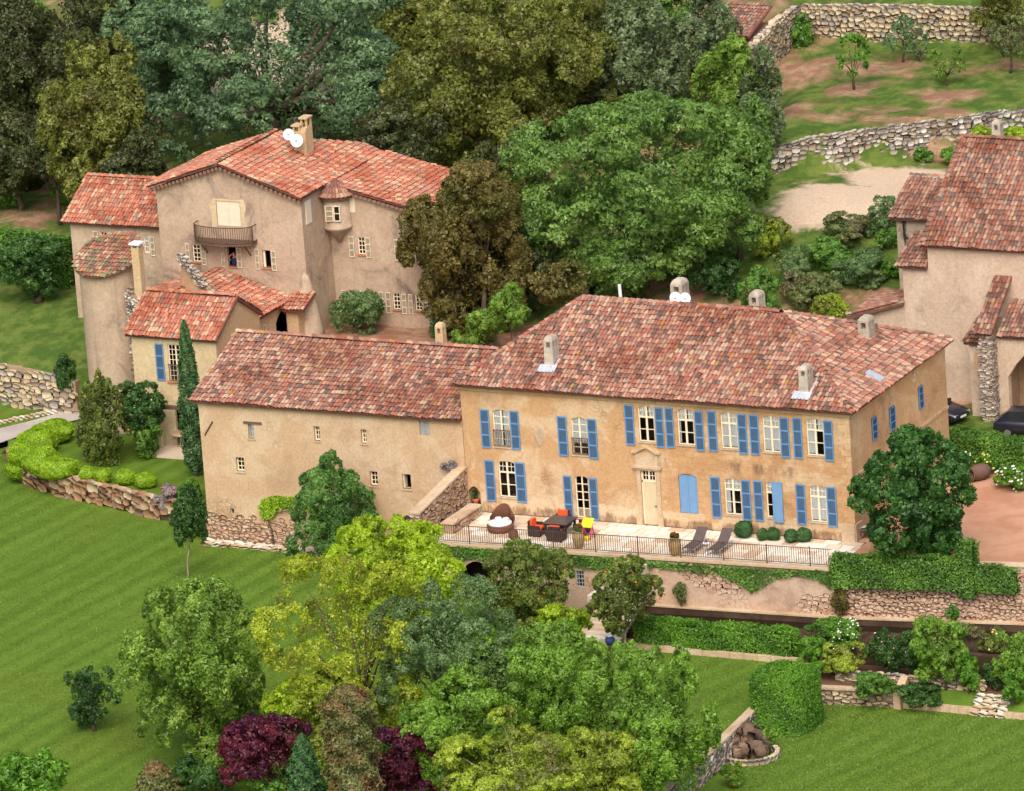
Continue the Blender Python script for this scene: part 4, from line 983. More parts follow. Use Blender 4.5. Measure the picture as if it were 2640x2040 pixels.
m.add([(md[0], -.035, md[2])]+[(md[0]+.26*math.cos(t_), -.03, md[2]+.55*math.sin(t_)) for t_ in np.linspace(0, 2*math.pi, k_, endpoint=False)]+[(md[0]+.33*math.cos(t_), -.001, md[2]+.65*math.sin(t_)) for t_ in np.linspace(0, 2*math.pi, k_, endpoint=False)],
      [(0, 1+(i+1) % k_, 1+i) for i in range(k_)]+[(1+i, 1+(i+1) % k_, 1+k_+(i+1) % k_, 1+k_+i) for i in range(k_)])
m.obj('plaster_medallion', MAT['stone'], mh)
# side windows
for i, s_ in enumerate(side):
    if i < 3:
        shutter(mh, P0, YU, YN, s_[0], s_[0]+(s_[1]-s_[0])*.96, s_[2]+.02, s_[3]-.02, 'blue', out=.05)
    elif i == 3: window(mh, P0, YU, YN, s_, vb=(.5,), hb=(.5,))
m = MB(); m.obox(P0, YU, YN, 0, HY1, .002, .06, 3.35, 3.5); m.obj('string_course', MAT['stone'], mh)
m = MB(); m.obox(P0, XU, XN, -.75, .03, .002, .09, 0, .95); m.obox(P0, YU, YN, -.09, .75, .002, .09, 0, .95); m.obj('corner_plinth', MAT['stone'], mh)
# quoins up the right corner
for i in range(18):
    z0 = .98+i*.33
    if z0+.3 > HE-.1: break
    a, b = (.55, .3) if i % 2 else (.3, .55); m = MB(); m.obox(P0, XU, XN, -a, .012, .002, .014, z0, z0+.3); m.obox(P0, YU, YN, .0, b, .002, .014, z0, z0+.3); m.obj('quoin', MAT['ochre_side'], mh)
m = MB(); ov = .16
m.obox(P0, XU, XN, HX0-.05, HX1+.1, .001, ov*.55, HE-.26, HE-.13); m.obox(P0, XU, XN, HX0-.1, HX1+.16, .001, ov, HE-.129, HE+.02); m.obox(P0, YU, YN, .002, HY1+.1, .001, ov, HE-.2, HE+.02); m.obj('eaves_cornice', MAT['ochre_side'], mh)
e = .38; ex0, ex1, ey0, ey1, ez = HX0-e, HX1+e, -e, HY1+e, 7.06
RA, RB = (-18.0, 6.6, 10.12), (-6.3, 6.3, 10.12)
ro = roof_part(mh, [[(ex0,ey0,ez), (ex1,ey0,ez), RB, RA], [(ex1,ey0,ez), (ex1,ey1,ez), RB], [(ex1,ey1,ez), (ex0,ey1,ez), RA, RB], [(ex0,ey1,ez), (ex0,ey0,ez), RA]],
               MAT['tiles'], [(RA, RB), ((ex0+.2,ey0+.2,ez+.08), RA), ((ex1-.2,ey0+.2,ez+.08), RB), ((ex1-.2,ey1-.2,ez+.08), RB)])
def roof_z(y): return ez+(y-ey0)*(10.12-ez)/(6.6-ey0)
for (px, py, w_, d_, hgt, yy, fl) in ((1422,905,.55,.85,1.5,1.75,True), (2077,957,.55,.85,1.35,1.1,True)):
    c_ = A(px, py, y=yy); z0 = roof_z(yy)-.35
    ch = chimney(ro, (c_[0], yy), w_, d_, z0, z0+hgt+.35, 'chim')
    m = MB(); p0, p1 = yy-.95, yy-.42
    m.add([(c_[0]-.5, p0, roof_z(p0)+.16), (c_[0]+.5, p0, roof_z(p0)+.16), (c_[0]+.5, p1, roof_z(p1)+.19), (c_[0]-.5, p1, roof_z(p1)+.19)], [(0,1,2,3)])
    m.add([(c_[0]+.34, p1, roof_z(p1)+.19), (c_[0]+.46, p1, roof_z(p1)+.19), (c_[0]+.46, yy+.6, roof_z(yy+.6)+.18), (c_[0]+.34, yy+.6, roof_z(yy+.6)+.18)], [(0,1,2,3)])
    m.obj('flashing', MAT['zinc'], ro)
for (px, py, w_, d_, z0, z1) in ((1755,785,.75,1.0,9.0,11.25), (1953,800,.65,.9,9.0,10.85), (2233,830,.7,.9,7.6,9.55)):
    yy = 7.6 if px < 2200 else 8.6; c_ = A(px, py, y=yy); chimney(ro, (c_[0], yy), w_, d_, z0, z1, 'chim')
c_ = A(1600,763,y=7.4); m = MB(); m.tube([(c_[0], 7.4, 9.7), (c_[0]-.03, 7.4, 10.75)], [.09,.09], 8); m.obj('vent_pipe', MAT['dish'], ro)
# skylight on the right hip
c_ = A(2243,918,x=-1.9); zr = lambda x: ez+(ex1-x)*(10.12-ez)/(ex1+6.3)
m = MB(); xx = A(2243,918,y=4.6); 
x0, x1 = xx[0]-.2, xx[0]+.65; m.add([(x1,4.35,zr(x1)+.17), (x1,4.9,zr(x1)+.17), (x0,4.9,zr(x0)+.17), (x0,4.35,zr(x0)+.17), (x1,4.35,zr(x1)), (x1,4.9,zr(x1)), (x0,4.9,zr(x0)), (x0,4.35,zr(x0))], [(0,1,2,3), (0,4,5,1), (1,5,6,2), (2,6,7,3), (3,7,4,0)])
m.obj('skylight', MAT['zinc'], ro)

# ---------------------------------------------------------------- satellite dishes
def dish(label, px, py, y, r, aim, wallz):
    c_ = A(px, py, y=y); e = thing('satellite_dish', label, 'satellite dish', c_-np.array([0, 0, .3]), 'white satellite dishes on the chimneys')
    d = unit(np.array(aim, float)); a = unit(np.cross(d, (0, 0, 1.))); b = np.cross(a, d); v = [c_-d*.08]; f = []
    for rr, dp in ((.5, -.05), (1.0, .02)):
        for t_ in np.linspace(0, 2*math.pi, 20, endpoint=False): v.append(c_+(a*math.cos(t_)+b*math.sin(t_)*1.06)*r*rr+d*dp)
    k_ = 20; f += [(0, 1+i, 1+(i+1) % k_) for i in range(k_)]+[(1+i, 1+k_+i, 1+k_+(i+1) % k_, 1+(i+1) % k_) for i in range(k_)]
    obj('reflector', v, f, MAT['dish'], e, True)
    m = MB(); m.tube([c_-d*.07, c_-d*.3+np.array([0, 0, -.1]), c_-d*.45+np.array([0, 0, -.35])], [.03, .03, .03], 6); m.obj('bracket', MAT['zinc'], e)
    m = MB(); m.tube([c_-b*r*.95, c_+d*.35-b*.1], [.015, .015], 5); m.box(c_[0]+d[0]*.35-.05, c_[0]+d[0]*.35+.05, c_[1]+d[1]*.35-.05, c_[1]+d[1]*.35+.05, c_[2]+d[2]*.35-.12, c_[2]+d[2]*.35-.02); m.obj('receiver_arm', MAT['zinc'], e)
aim = (0.35, -0.85, 0.40)
dish('left white dish on the ridge chimney of the main house', 1741, 768, 6.95, .30, aim, 0)
dish('right white dish on the ridge chimney of the main house', 1766, 770, 6.95, .30, aim, 0)

# ---------------------------------------------------------------- stone wing
wg = thing('farm_wing', 'long plain buff plastered wing with small windows left of the main house', 'house', (-30, 5.5, LZ))
WX0, WX1, WY1, WE = -38.2, -22.32, 11.0, 5.0
wo_ = [rect((638,1093),(657,1131),y=0), rect((808,1099),(826,1137),y=0), rect((929,1107),(946,1144),y=0), rect((1079,1075),(1109,1124),y=0), rect((607,1179),(631,1216),y=0), rect((952,1215),(975,1253),y=0), rect((1036,1222),(1061,1261),y=0), rect((593,1310),(604,1327),y=0)]
wl = MB(); rm = []; wall_panel(wl, rm, P0, XU, XN, WX0, WX1, LZ-.3, WE, wo_, rev=.3)
for (a, b) in (((WX0,0),(WX0,WY1)), ((WX0,WY1),(WX1,WY1))): wl.quad((*a,LZ-.3), (*b,LZ-.3), (*b,WE), (*a,WE))
wl.poly([(WX0,0,WE), (WX0,5.5,7.1), (WX0,WY1,WE)]); wl.obj('wall', MAT['buff'], wg); rooms(rm, 'room', MAT['room'], wg)
for i, o in enumerate(wo_):
    if i == 3:
        hm_ = (o[0]+o[1])/2
        for a, b in ((o[0]+.01, hm_-.005), (hm_+.005, o[1]-.01)): shutter(wg, P0, XU, XN, a, b, o[2]+.02, o[3]-.02, 'greyblue_solid', out=-.1, label='closed grey wooden shutter leaf')
    elif i == 6:
        m = MB(); m.obox(P0, XU, XN, o[0]+.02, o[0]+.07, -.45, -.1, o[2], o[3]); m.obj('open_casement', MAT['creamwood'], wg)
    elif i == 0: window(wg, P0, XU, XN, o, vb=(), hb=(.55,), dep=.2, mat='greyblue', curtain=[(.1,.95,.05,.95)])
    elif i == 7: window(wg, P0, XU, XN, o, vb=(), hb=(), dep=.12, mat='greyblue')
    else: window(wg, P0, XU, XN, o, vb=(.5,), hb=(.33,.66), dep=.2, mat='creamwood')
    if i not in (3, 7): sill(wg, P0, XU, XN, o[0], o[1], o[2], 'stone', .05, .1)
lt = A(628,1087,y=0); m = MB(); m.obox(P0, XU, XN, lt[0], lt[0]+1.1, .002, .06, wo_[0][3]+.02, wo_[0][3]+.14); m.obj('timber_lintel', MAT['wood'], wg)
a, b = A(528,1122,y=-.03), A(548,1087,y=-.03); m = MB(); m.tube([a, b], [.04, .04], 6); m.obj('iron_tie', MAT['iron'], wg)
we = .3
roof_part(wg, [[(WX0-.35,-we,5.06), (WX1,-we,5.06), (WX1,5.5,7.2), (WX0-.35,5.5,7.2)], [(WX1,WY1+we,5.06), (WX0-.35,WY1+we,5.06), (WX0-.35,5.5,7.2), (WX1,5.5,7.2)]],
          MAT['tiles'], [((WX0-.35,5.5,7.25), (WX1-.3,5.5,7.25))])
m = MB(); m.obox(P0, XU, XN, WX0-.1, WX1-.12, .001, .14, WE-.12, WE+.02); m.obj('eaves_cornice', MAT['buff'], wg)
c_ = A(1137,870,y=7.0); chimney(wg.children[[k.name.split('.')[0] for k in wg.children].index('roof')], (c_[0], 7.0), .5, .5, 6.3, 8.1, 'chimtan')
# exposed rubble at the foot of the wing and the stone apron
it = wall_stones((WX0,-.02), (-24.0,-.02), LZ, LZ, LZ+1.55, LZ+1.1, (0,-1), (.18,.42), (.13,.26), .11, ragged=.45, cap=False)
it = [t_ for t_ in it if not (wo_[7][0]-.15 < t_[0][0] < wo_[7][1]+.15 and t_[0][2] > wo_[7][2]-.15)]
stones(wg, it, MAT['stones_rub'], 220, 'rubble_stone')
ap = thing('stone_apron', 'low broken stone footing along the foot of the plain wing', 'footing', (-33, -.5, LZ))
it = []
for xq in np.arange(-38.0, -27, .62):
    for yq in (-.42, -.85): it.append((np.array([xq+rnd.uniform(-.1,.1), yq+rnd.uniform(-.08,.08), LZ+.04]), (1,0,0), (0,-1,0), rnd.uniform(.5,.75), rnd.uniform(.14,.24), rnd.uniform(.4,.55)))
stones(ap, it, MAT['paving'], 300, 'footing_stone')
# stair parapet wall at the left end of the terrace
sw = thing('parapet_wall', 'rubble stone parapet wall running out from the house at the terrace end', 'wall', (-22.45, -2.5, -3))
mb = MB(); wall_core(mb, (-22.3,-5.6), (-22.3,-.02), LZ, LZ, 1.55, 2.35, (1,0), .5, .03); mb.obj('core', MAT['mortar'], sw)
it = wall_stones((-22.3,-5.6), (-22.3,-.05), -.05, -.05, 1.5, 2.3, (1,0), (.2,.45), (.14,.28), .16, cap=False, ragged=.03)
it += wall_stones((-22.8,-5.62), (-22.3,-5.62), LZ, LZ, 1.5, 1.5, (0,-1), (.2,.4), (.16,.3), .16, cap=False, ragged=.03); stones(sw, it, MAT['stones_rub'], 300)
m = MB(); v = [(-22.85,-5.75,1.56), (-22.22,-5.75,1.56), (-22.22,-.02,2.36), (-22.85,-.02,2.36)]; m.add(v+[(p[0],p[1],p[2]+.1) for p in v], [(3,2,1,0),(4,5,6,7),(0,1,5,4),(1,2,6,5),(2,3,7,6),(3,0,4,7)]); m.obj('coping', MAT['stone'], sw)
bw_ = thing('low_bench_wall', 'low stone bench wall beside the terrace parapet', 'wall', (-21.3, -2.4, 0))
m = MB(); m.box(-21.95,-21.3,-3.9,-.5,0.01,.5); m.obj('body', MAT['mortar'], bw_)
it = wall_stones((-21.28,-3.9), (-21.28,-.5), 0, 0, .45, .45, (1,0), (.25,.45), (.16,.24), .12, cap=False); stones(bw_, it, MAT['stones_rub'])
m = MB(); m.box(-22.0,-21.22,-3.95,-.45,.5,.58); m.obj('seat', MAT['stone'], bw_)

# ---------------------------------------------------------------- small house with one blue shutter
sh = thing('small_house', 'small cream house with red tile roof, one blue shutter and tall balcony window', 'house', (-46.4, 14.6, -1.85))
Y2 = 12.0; SX0, SX1, SE = -49.0, -43.6, 4.55; P2 = (0, Y2)
wo2 = [rect((431,887),(478,985),y=Y2), (-46.6,-43.95,-1.8,0.55)]
wl = MB(); rm = []; wall_panel(wl, rm, P2, XU, XN, SX0, SX1, -2, SE, wo2, deep=2.0)
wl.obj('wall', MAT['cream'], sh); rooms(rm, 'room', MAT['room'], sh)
wl = MB(); wl.poly([(SX1,Y2,-2), (SX1,17.2,-2), (SX1,17.2,SE), (SX1,14.6,6.25), (SX1,Y2,SE)]); wl.poly([(SX0,Y2,-2), (SX0,17.2,-2), (SX0,17.2,SE), (SX0,14.6,6.25), (SX0,Y2,SE)]); wl.quad((SX0,17.2,-2), (SX1,17.2,-2), (SX1,17.2,SE), (SX0,17.2,SE)); wl.obj('gable_wall', MAT['tan_plaster'], sh)
window(sh, P2, XU, XN, wo2[0], vb=(.25,.5,.75), hb=(.14,.28,.42,.57,.71,.85), bw=.03, bars={'v': [(.5,0,1,.09)], 'h': []})
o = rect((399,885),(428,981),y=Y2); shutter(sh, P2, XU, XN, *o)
o = wo2[0]; m = MB(); m.obox(P2, XU, XN, o[0]-.05, o[1]+.05, .02, .05, o[2]+.95, o[2]+.99); gu = m.obj('window_railing', MAT['iron'], sh); m = MB(); m.obox(P2, XU, XN, o[0]-.05, o[1]+.05, .02, .05, o[2]+.05, o[2]+.08); m.obj('bottom_rail', MAT['iron'], gu)
for q in np.linspace(o[0], o[1], 10): m = MB(); m.obox(P2, XU, XN, q-.01, q+.01, .025, .045, o[2]+.08, o[2]+.95); m.obj('bar', MAT['iron'], gu)
sill(sh, P2, XU, XN, o[0]-.1, o[1]+.1, o[2], 'sill', .12)
roof_part(sh, [[(SX0-.25,Y2-.28,4.6), (SX1+.18,Y2-.28,4.6), (SX1+.18,14.6,6.35), (SX0-.25,14.6,6.35)], [(SX1+.18,17.4,4.6), (SX0-.25,17.4,4.6), (SX0-.25,14.6,6.35), (SX1+.18,14.6,6.35)]], MAT['tiles_red'], [((SX0-.2,14.6,6.4), (SX1+.1,14.6,6.4))])
gy = A(605,880,x=SX1); m = MB(); m.obox((SX1,0), YU, YN, gy[1]-.35, gy[1]+.35, .002, .03, gy[2]-.75, gy[2]+.5); m.obj('closed_shutter', MAT['whitewood'], sh)
# ---------------------------------------------------------------- round tower
tw = thing('round_tower', 'round taupe rendered tower with slanting mossy tile cap', 'tower', (-52.3, 16.2, -1.9))
tc = (-52.3, 15.9); tr_ = 1.72; sl_ = .36; zc = 7.9
k_ = 40; v = []; f = []
for j in range(k_):
    t_ = 2*math.pi*j/k_; xx, yy = tc[0]+tr_*math.cos(t_), tc[1]+tr_*math.sin(t_); v += [(xx,yy,-2.6), (xx,yy,zc+(yy-tc[1])*sl_-.1)]
for j in range(k_): a, b = 2*j, 2*((j+1) % k_); f.append((a, b, b+1, a+1))
obj('wall', v, f, MAT['taupe'], tw, True)
R2 = tr_+.3; n_ = 24; ring = [(tc[0]+R2*math.cos(t_), tc[1]+R2*math.sin(t_)) for t_ in np.linspace(-math.pi/2, 1.5*math.pi, n_, endpoint=False)]
Vv = unit(np.array([0, 1, sl_])); Uu = np.array([1., 0, 0]); O3 = np.array([tc[0], tc[1], zc])
lp = [np.array([p[0], p[1], zc+(p[1]-tc[1])*sl_]) for p in ring]
m = MB(); nn_ = np.array([0, -sl_, 1])*.1; m.add(lp+[p-nn_ for p in lp], [tuple(range(n_)), tuple(range(n_, 2*n_))[::-1]]+[(i, n_+i, n_+(i+1) % n_, (i+1) % n_) for i in range(n_)]); trf = m.obj('roof', MAT['deck'], tw)
T = Tiles(); T.plane(O3, Uu, Vv, [((p-O3)@Uu, (p-O3)@Vv) for p in lp], .21, .36); T.finish(trf, MAT['tiles_moss'])
# thin chimney and broken stone wall between tower and small house
ru = thing('ruined_wall', 'broken grey rubble wall between round tower and small house', 'wall', (-49.6, 15.5, -1.9))
a, b = (-50.6, 14.6), (-49.05, 14.3); mb = MB(); wall_core(mb, a, b, -2, -2, 6.6, 4.9, (0,-1), .6, .05); mb.obj('core', MAT['mortar'], ru)
it = wall_stones(a, b, 1.5, 1.5, 6.6, 4.7, (0,-1), (.16,.34), (.12,.24), .2, ragged=.15)
a2, b2 = (-49.4, 18.9), (-47.3, 18.0); mb = MB(); wall_core(mb, a2, b2, -1, -1, 7.2, 5.6, (0,-1), .5, .05); mb.obj('core', MAT['tan_plaster'], ru)
it += wall_stones(a2, b2, 6.9, 5.3, 7.3, 5.7, (0,-1), (.16,.34), (.12,.22), .3, ragged=.1); stones(ru, it, MAT['stones'], 300)
c_ = A(358,700,y=15.0); ch = thing('slender_chimney', 'tall slender tan chimney beside the round tower', 'chimney', (c_[0], 15.0, 3))
m = MB(); m.box(c_[0]-.24, c_[0]+.24, 14.75, 15.25, 4.0, 8.75); m.obj('shaft', MAT['chimtan'], ch)
m = MB()
for sx in (-1, 1):
    for sy in (-1, 1): m.box(*sorted((c_[0]+sx*.24, c_[0]+sx*.14)), *sorted((15+sy*.25, 15+sy*.15)), 8.75, 8.95)
m.obj('cap_post', MAT['chimtan'], ch); m = MB(); m.box(c_[0]-.33, c_[0]+.33, 14.66, 15.34, 8.95, 9.05); m.obj('cap', MAT['dish'], ch)
# ---------------------------------------------------------------- back house
bh = thing('gabled_house', 'large taupe rendered gabled house with orange tile roof and round iron balcony', 'house', (-46, 27, 0.5))
Y3, Y4, XC, XR = 23.3, 26.6, -43.7, -35.9; P3, P4 = (0, Y3), (0, Y4)
g_cl = rect((556,518),(623,586),y=Y3)
gw_ = [rect((495,630),(519,676),y=Y3), rect((585,636),(611,688),y=Y3), rect((675,645),(700,691),y=Y3), (g_cl[0], g_cl[1], g_cl[2], g_cl[3])]
wl = MB(); rm = []; wall_panel(wl, rm, P3, XU, XN, -53.1, XC, .5, 9.75, gw_)
wl.poly([(-53.1,Y3,9.75), (XC,Y3,9.75), (-48.7,Y3,11.5)])
r_w = [rect((921,611),(943,657),y=Y4), rect((1036,622),(1059,668),y=Y4), rect((897,747),(918,792),y=Y4), rect((954,751),(976,796),y=Y4), rect((1012,755),(1034,799),y=Y4), rect((1069,759),(1090,802),y=Y4)]
wall_panel(wl, rm, P4, XU, XN, XC, XR, .5, 8.0, r_w); wl.poly([(XC,Y4,8.0), (XR,Y4,8.0), (XC,Y4,9.7)])
wl.quad((XC,Y3,.5), (XC,Y4,.5), (XC,Y4,9.75), (XC,Y3,9.75)); wl.quad((XR,Y4,.5), (XR,33,.5), (XR,33,7.4), (XR,Y4,7.4)); wl.quad((XR,33,.5), (-53.1,33,.5), (-53.1,33,7.2), (XR,33,7.2)); wl.quad((-53.1,Y3,.5), (-53.1,33,.5), (-53.1,33,9.8), (-53.1,Y3,9.8))
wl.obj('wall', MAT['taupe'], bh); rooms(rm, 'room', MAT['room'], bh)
hm_ = (g_cl[0]+g_cl[1])/2
for a, b in ((g_cl[0]+.03, hm_-.006), (hm_+.006, g_cl[1]-.03)): shutter(bh, P3, XU, XN, a, b, g_cl[2]+.02, g_cl[3]-.03, 'whitewood_solid', out=-.04, label='closed white balcony shutter leaf')
SH2 = [((478,627),(492,681)), ((518,630),(534,684)), ((569,635),(582,688)), ((610,638),(626,691)), ((657,641),(671,695)), ((699,646),(715,698))]
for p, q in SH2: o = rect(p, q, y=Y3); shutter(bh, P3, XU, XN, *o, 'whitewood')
window(bh, P3, XU, XN, gw_[0], vb=(.5,), hb=(.25,.5,.75)); sill(bh, P3, XU, XN, *gw_[0][:2], gw_[0][2]); sill(bh, P3, XU, XN, *gw_[1][:2], gw_[1][2])
m = MB(); o = gw_[2]; window(bh, P3, XU, XN, (o[0], o[0]+.12, o[2], o[3]), vb=(), hb=(.5,), dep=.16, name='open_casement'); sill(bh, P3, XU, XN, *o[:2], o[2])
for o in r_w[:1]+r_w[2:]: window(bh, P4, XU, XN, o, vb=(.5,), hb=(.25,.5,.75)); sill(bh, P4, XU, XN, *o[:2], o[2])
sill(bh, P4, XU, XN, *r_w[1][:2], r_w[1][2])
for p, q in [((899,609),(916,663)), ((942,612),(958,665)), ((1016,617),(1031,672)), ((1060,623),(1075,677)), ((921,749),(936,801)), ((977,752),(992,806)), ((994,753),(1010,808)), ((1035,757),(1051,810)), ((1053,758),(1067,810)), ((1091,762),(1106,812)), ((881,747),(896,800)), ((937,750),(952,803))]:
    o = rect(p, q, y=Y4); shutter(bh, P4, XU, XN, *o, 'whitewood')
o = rect((890,500),(917,548), y=Y4); m = MB(); m.obox(P4, XU, XN, *o[:2], .002, .05, *o[2:]); m.obj('blind_panel', MAT['whitewood'], bh)
a, b = A(787,519,x=XC), A(800,574,x=XC); m = MB(); m.obox((XC,0), YU, YN, a[1]-.1, a[1]+.55, .002, .05, b[2], a[2]); m.obj('side_shutter', MAT['whitewood'], bh)
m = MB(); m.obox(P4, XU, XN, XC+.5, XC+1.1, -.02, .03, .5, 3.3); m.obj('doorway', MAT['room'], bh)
m = MB(); pc_ = [(-.35,-.15), (-.3,.6), (-.42,1.2), (-.2,1.62), (.4,1.66), (1.0,1.6), (1.72,1.68), (1.86,1.2), (1.7,.7), (1.8,.1), (1.72,-.15)]
m.poly([(g_cl[0]+a*(g_cl[1]-g_cl[0])/1.48, Y3-.004, g_cl[2]+b*(g_cl[3]-g_cl[2])/1.5) for a, b in pc_]); 
m = MB()
for (a, b) in zip(pc_[:-1], pc_[1:]):
    fx = lambda q: (g_cl[0]+q[0]*(g_cl[1]-g_cl[0])/1.48, Y3-.004, g_cl[2]+q[1]*(g_cl[3]-g_cl[2])/1.5); ins = lambda q: (min(max(fx(q)[0], g_cl[0]), g_cl[1]), Y3-.004, min(max(fx(q)[2], g_cl[2]), g_cl[3])); m.quad(fx(a), fx(b), ins(b), ins(a))
m.obj('plaster_patch', MAT['cream'], bh)
# balcony
bl, br = A(514,612,y=Y3), A(662,610,y=Y3); bz = (bl[2]+br[2])/2-.12; bc = (bl[0]+br[0])/2; bwid = (br[0]-bl[0])/2
def barc(k, s=1.0): return [(bc+bwid*s*math.sin(t_), Y3-.45-.75*s*math.cos(t_)) if True else 0 for t_ in np.linspace(-math.pi/2, math.pi/2, k)]
pl = [(bc-bwid, Y3-.003)]+barc(15)+[(bc+bwid, Y3-.003)]
m = MB(); m.prism(pl, bz-.12, bz); bal = m.obj('balcony', MAT['wood'], bh)
for z in (bz+.06, bz+.98): m = MB(); m.tube([(p[0], p[1], z) for p in pl], [.03]*len(pl), 5); m.obj('rail', MAT['iron'], bal)
dn = [(bc-bwid, Y3-.003)]+barc(40)+[(bc+bwid, Y3-.003)]
for p in dn[1:-1]: m = MB(); m.box(p[0]-.013, p[0]+.013, p[1]-.013, p[1]+.013, bz, bz+.97); m.obj('baluster', MAT['iron'], bal)
for s_ in (-.75, .75): m = MB(); m.tube([(bc+bwid*s_, Y3-.7, bz-.12), (bc+bwid*s_, Y3-.4, bz-.5), (bc+bwid*s_, Y3-.02, bz-.9)], [.04,.04,.04], 6); m.obj('bracket', MAT['iron'], bal)
# oriel turret in the corner
oc = (XC+.62, Y4-.2); zb, zt = A(852,590,y=Y4-.6)[2], A(852,508,y=Y4-.6)[2]
m = MB(); m.lathe((*oc, 0), [(.08, zb-.9), (.45, zb-.25), (.82, zb), (.87, zb+.12), (.80, zb+.14), (.80, zt)], 16); m.obj('oriel', MAT['taupe'], bh, True)
m = MB(); m.lathe((*oc, 0), [(1.06, zt-.05), (1.04, zt+.05), (.08, zt+1.0)], 16); orf = m.obj('oriel_roof', MAT['deck'], bh); T = Tiles()
for j in range(26):
    t_ = 2*math.pi*j/26; d = np.array([math.cos(t_), math.sin(t_), 0]); V = unit(-d*1.15+np.array([0, 0, 1.])); U = np.array([-math.sin(t_), math.cos(t_), 0]); n_ = np.cross(U, V); n_ = n_ if n_[2] > 0 else -n_
    for i in range(3):
        if i == 2 and j % 2: continue
        T.T.append((np.array([*oc, zt+.04])+d*1.09+V*i*.34+n_*.02, U*(1.15-.32*i), V, n_, .9))
T.finish(orf, MAT['tiles_brown'])
ang = -.55; ou = (math.cos(ang+math.pi/2-.0), math.sin(ang+math.pi/2)); on = (math.cos(-math.pi/2+.25), math.sin(-math.pi/2+.25)); ou = (-on[1], on[0])
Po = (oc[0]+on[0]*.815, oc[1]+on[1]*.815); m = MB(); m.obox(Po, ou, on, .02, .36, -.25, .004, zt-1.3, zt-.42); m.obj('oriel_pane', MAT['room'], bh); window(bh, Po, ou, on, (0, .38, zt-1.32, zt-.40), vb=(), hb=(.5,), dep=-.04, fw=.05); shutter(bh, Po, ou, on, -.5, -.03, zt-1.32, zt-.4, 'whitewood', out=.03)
# roof planes
zr_ = 11.62
rf = roof_part(bh, [[(-43.45,22.95,9.82), (-43.45,33.4,9.82), (-44.7,33.4,10.25), (-47.2,30.5,11.12), (-48.7,30.3,zr_), (-48.7,22.95,zr_)],
                    [(XR+.3,26.25,8.1), (XR+.3,33.4,8.1), (-43.45,33.4,9.82), (-43.45,26.25,9.82)],
                    [(-53.45,30.3,10.02), (-53.45,22.95,10.02), (-48.7,22.95,zr_), (-48.7,30.3,zr_)]], MAT['tiles_red'], [((-48.7,22.9,zr_+.04), (-48.7,30.3,zr_+.04))])
for (a, b) in (((-53.4,9.95), (-48.7,11.55)), ((-48.7,11.55), (-43.5,9.75))):
    m = MB(); n_ = 18
    for i in range(n_):
        t0 = (i+.1)/n_; t1 = (i+.75)/n_; xa, xb = a[0]+(b[0]-a[0])*t0, a[0]+(b[0]-a[0])*t1; za = a[1]+(b[1]-a[1])*(t0+t1)/2
        m = MB(); m.box(xa, xb, 22.98, Y3-.002, za-.32, za-.16); m.obj('dentil', MAT['dentil'], bh)
n_ = 26
for i in range(n_):
    t0 = (i+.1)/n_; xa = -43.3+(XR+43.3)*t0; za = 9.72+(8.05-9.72)*t0; m = MB(); m.box(xa, xa+.24, 26.3, Y4-.002, za-.34, za-.18); m.obj('dentil', MAT['dentil'], bh)
c_ = A(777,335,y=29.0); zz = 10.6
m = MB(); m.box(c_[0]-.35, c_[0]+.45, 28.6, 29.5, zz, 12.1); m.box(c_[0]+.1, c_[0]+.45, 28.7, 29.5, 12.1, 12.3); m.obj('chimney', MAT['chimtan'], rf)
m = MB(); m.box(c_[0]-.42, c_[0]+.12, 28.52, 29.2, 12.4, 12.5); m.box(c_[0]-.05, c_[0]+.5, 28.8, 29.55, 12.8, 12.9); m.obj('chimney_cap', MAT['chimtan'], rf)
for (q, r_, s_, t_) in ((-.35, 28.6, 12.1, 12.4), (0.0, 28.6, 12.1, 12.4), (-.35, 29.0, 12.1, 12.4), (.02, 28.9, 12.3, 12.8), (.33, 28.9, 12.3, 12.8), (.02, 29.38, 12.3, 12.8), (.33, 29.38, 12.3, 12.8)):
    m = MB(); m.box(c_[0]+q, c_[0]+q+.11, r_, r_+.11, s_, t_); m.obj('chimney_pier', MAT['chimtan'], rf)
dish('smaller left white dish by the stepped chimney of the gabled house', 744, 347, 28.2, .32, aim, 0)
dish('larger white dish in front of the stepped chimney of the gabled house', 765, 363, 28.0, .36, aim, 0)
# left wing of the back house
lw = thing('low_side_wing', 'lower taupe wing with red tile roof left of the gabled house', 'house', (-56.6, 27, 0))
Y5 = 24.3; P5 = (0, Y5); lo_ = [rect((257,597),(279,640),y=Y5), rect((369,607),(387,653),y=Y5)]
wl = MB(); rm = []; wall_panel(wl, rm, P5, XU, XN, -59.6, -53.12, 0, 7.2, lo_); wl.poly([(-59.6,Y5,0), (-59.6,30,0), (-59.6,30,7.2), (-59.6,27.2,9.0), (-59.6,Y5,7.2)]); wl.quad((-59.6,30,0), (-53.12,30,0), (-53.12,30,7.2), (-59.6,30,7.2)); wl.obj('wall', MAT['taupe'], lw); rooms(rm, 'room', MAT['room'], lw)
window(lw, P5, XU, XN, lo_[0], vb=(.5,), hb=(.33,.66)); window(lw, P5, XU, XN, lo_[1], vb=(), hb=(.33,.66), curtain=[(.05,.95,.03,.97)])
for p, q in [((240,595),(256,640)), ((279,600),(293,645)), ((387,609),(402,660))]: shutter(lw, P5, XU, XN, *rect(p, q, y=Y5), 'whitewood')
roof_part(lw, [[(-59.9,23.95,7.22), (-53.14,23.95,7.22), (-53.14,27.2,9.12), (-59.9,27.2,9.12)], [(-53.14,30.3,7.3), (-59.9,30.3,7.3), (-59.9,27.2,9.12), (-53.14,27.2,9.12)]], MAT['tiles_red'], [((-59.8,27.2,9.16), (-53.2,27.2,9.16))])
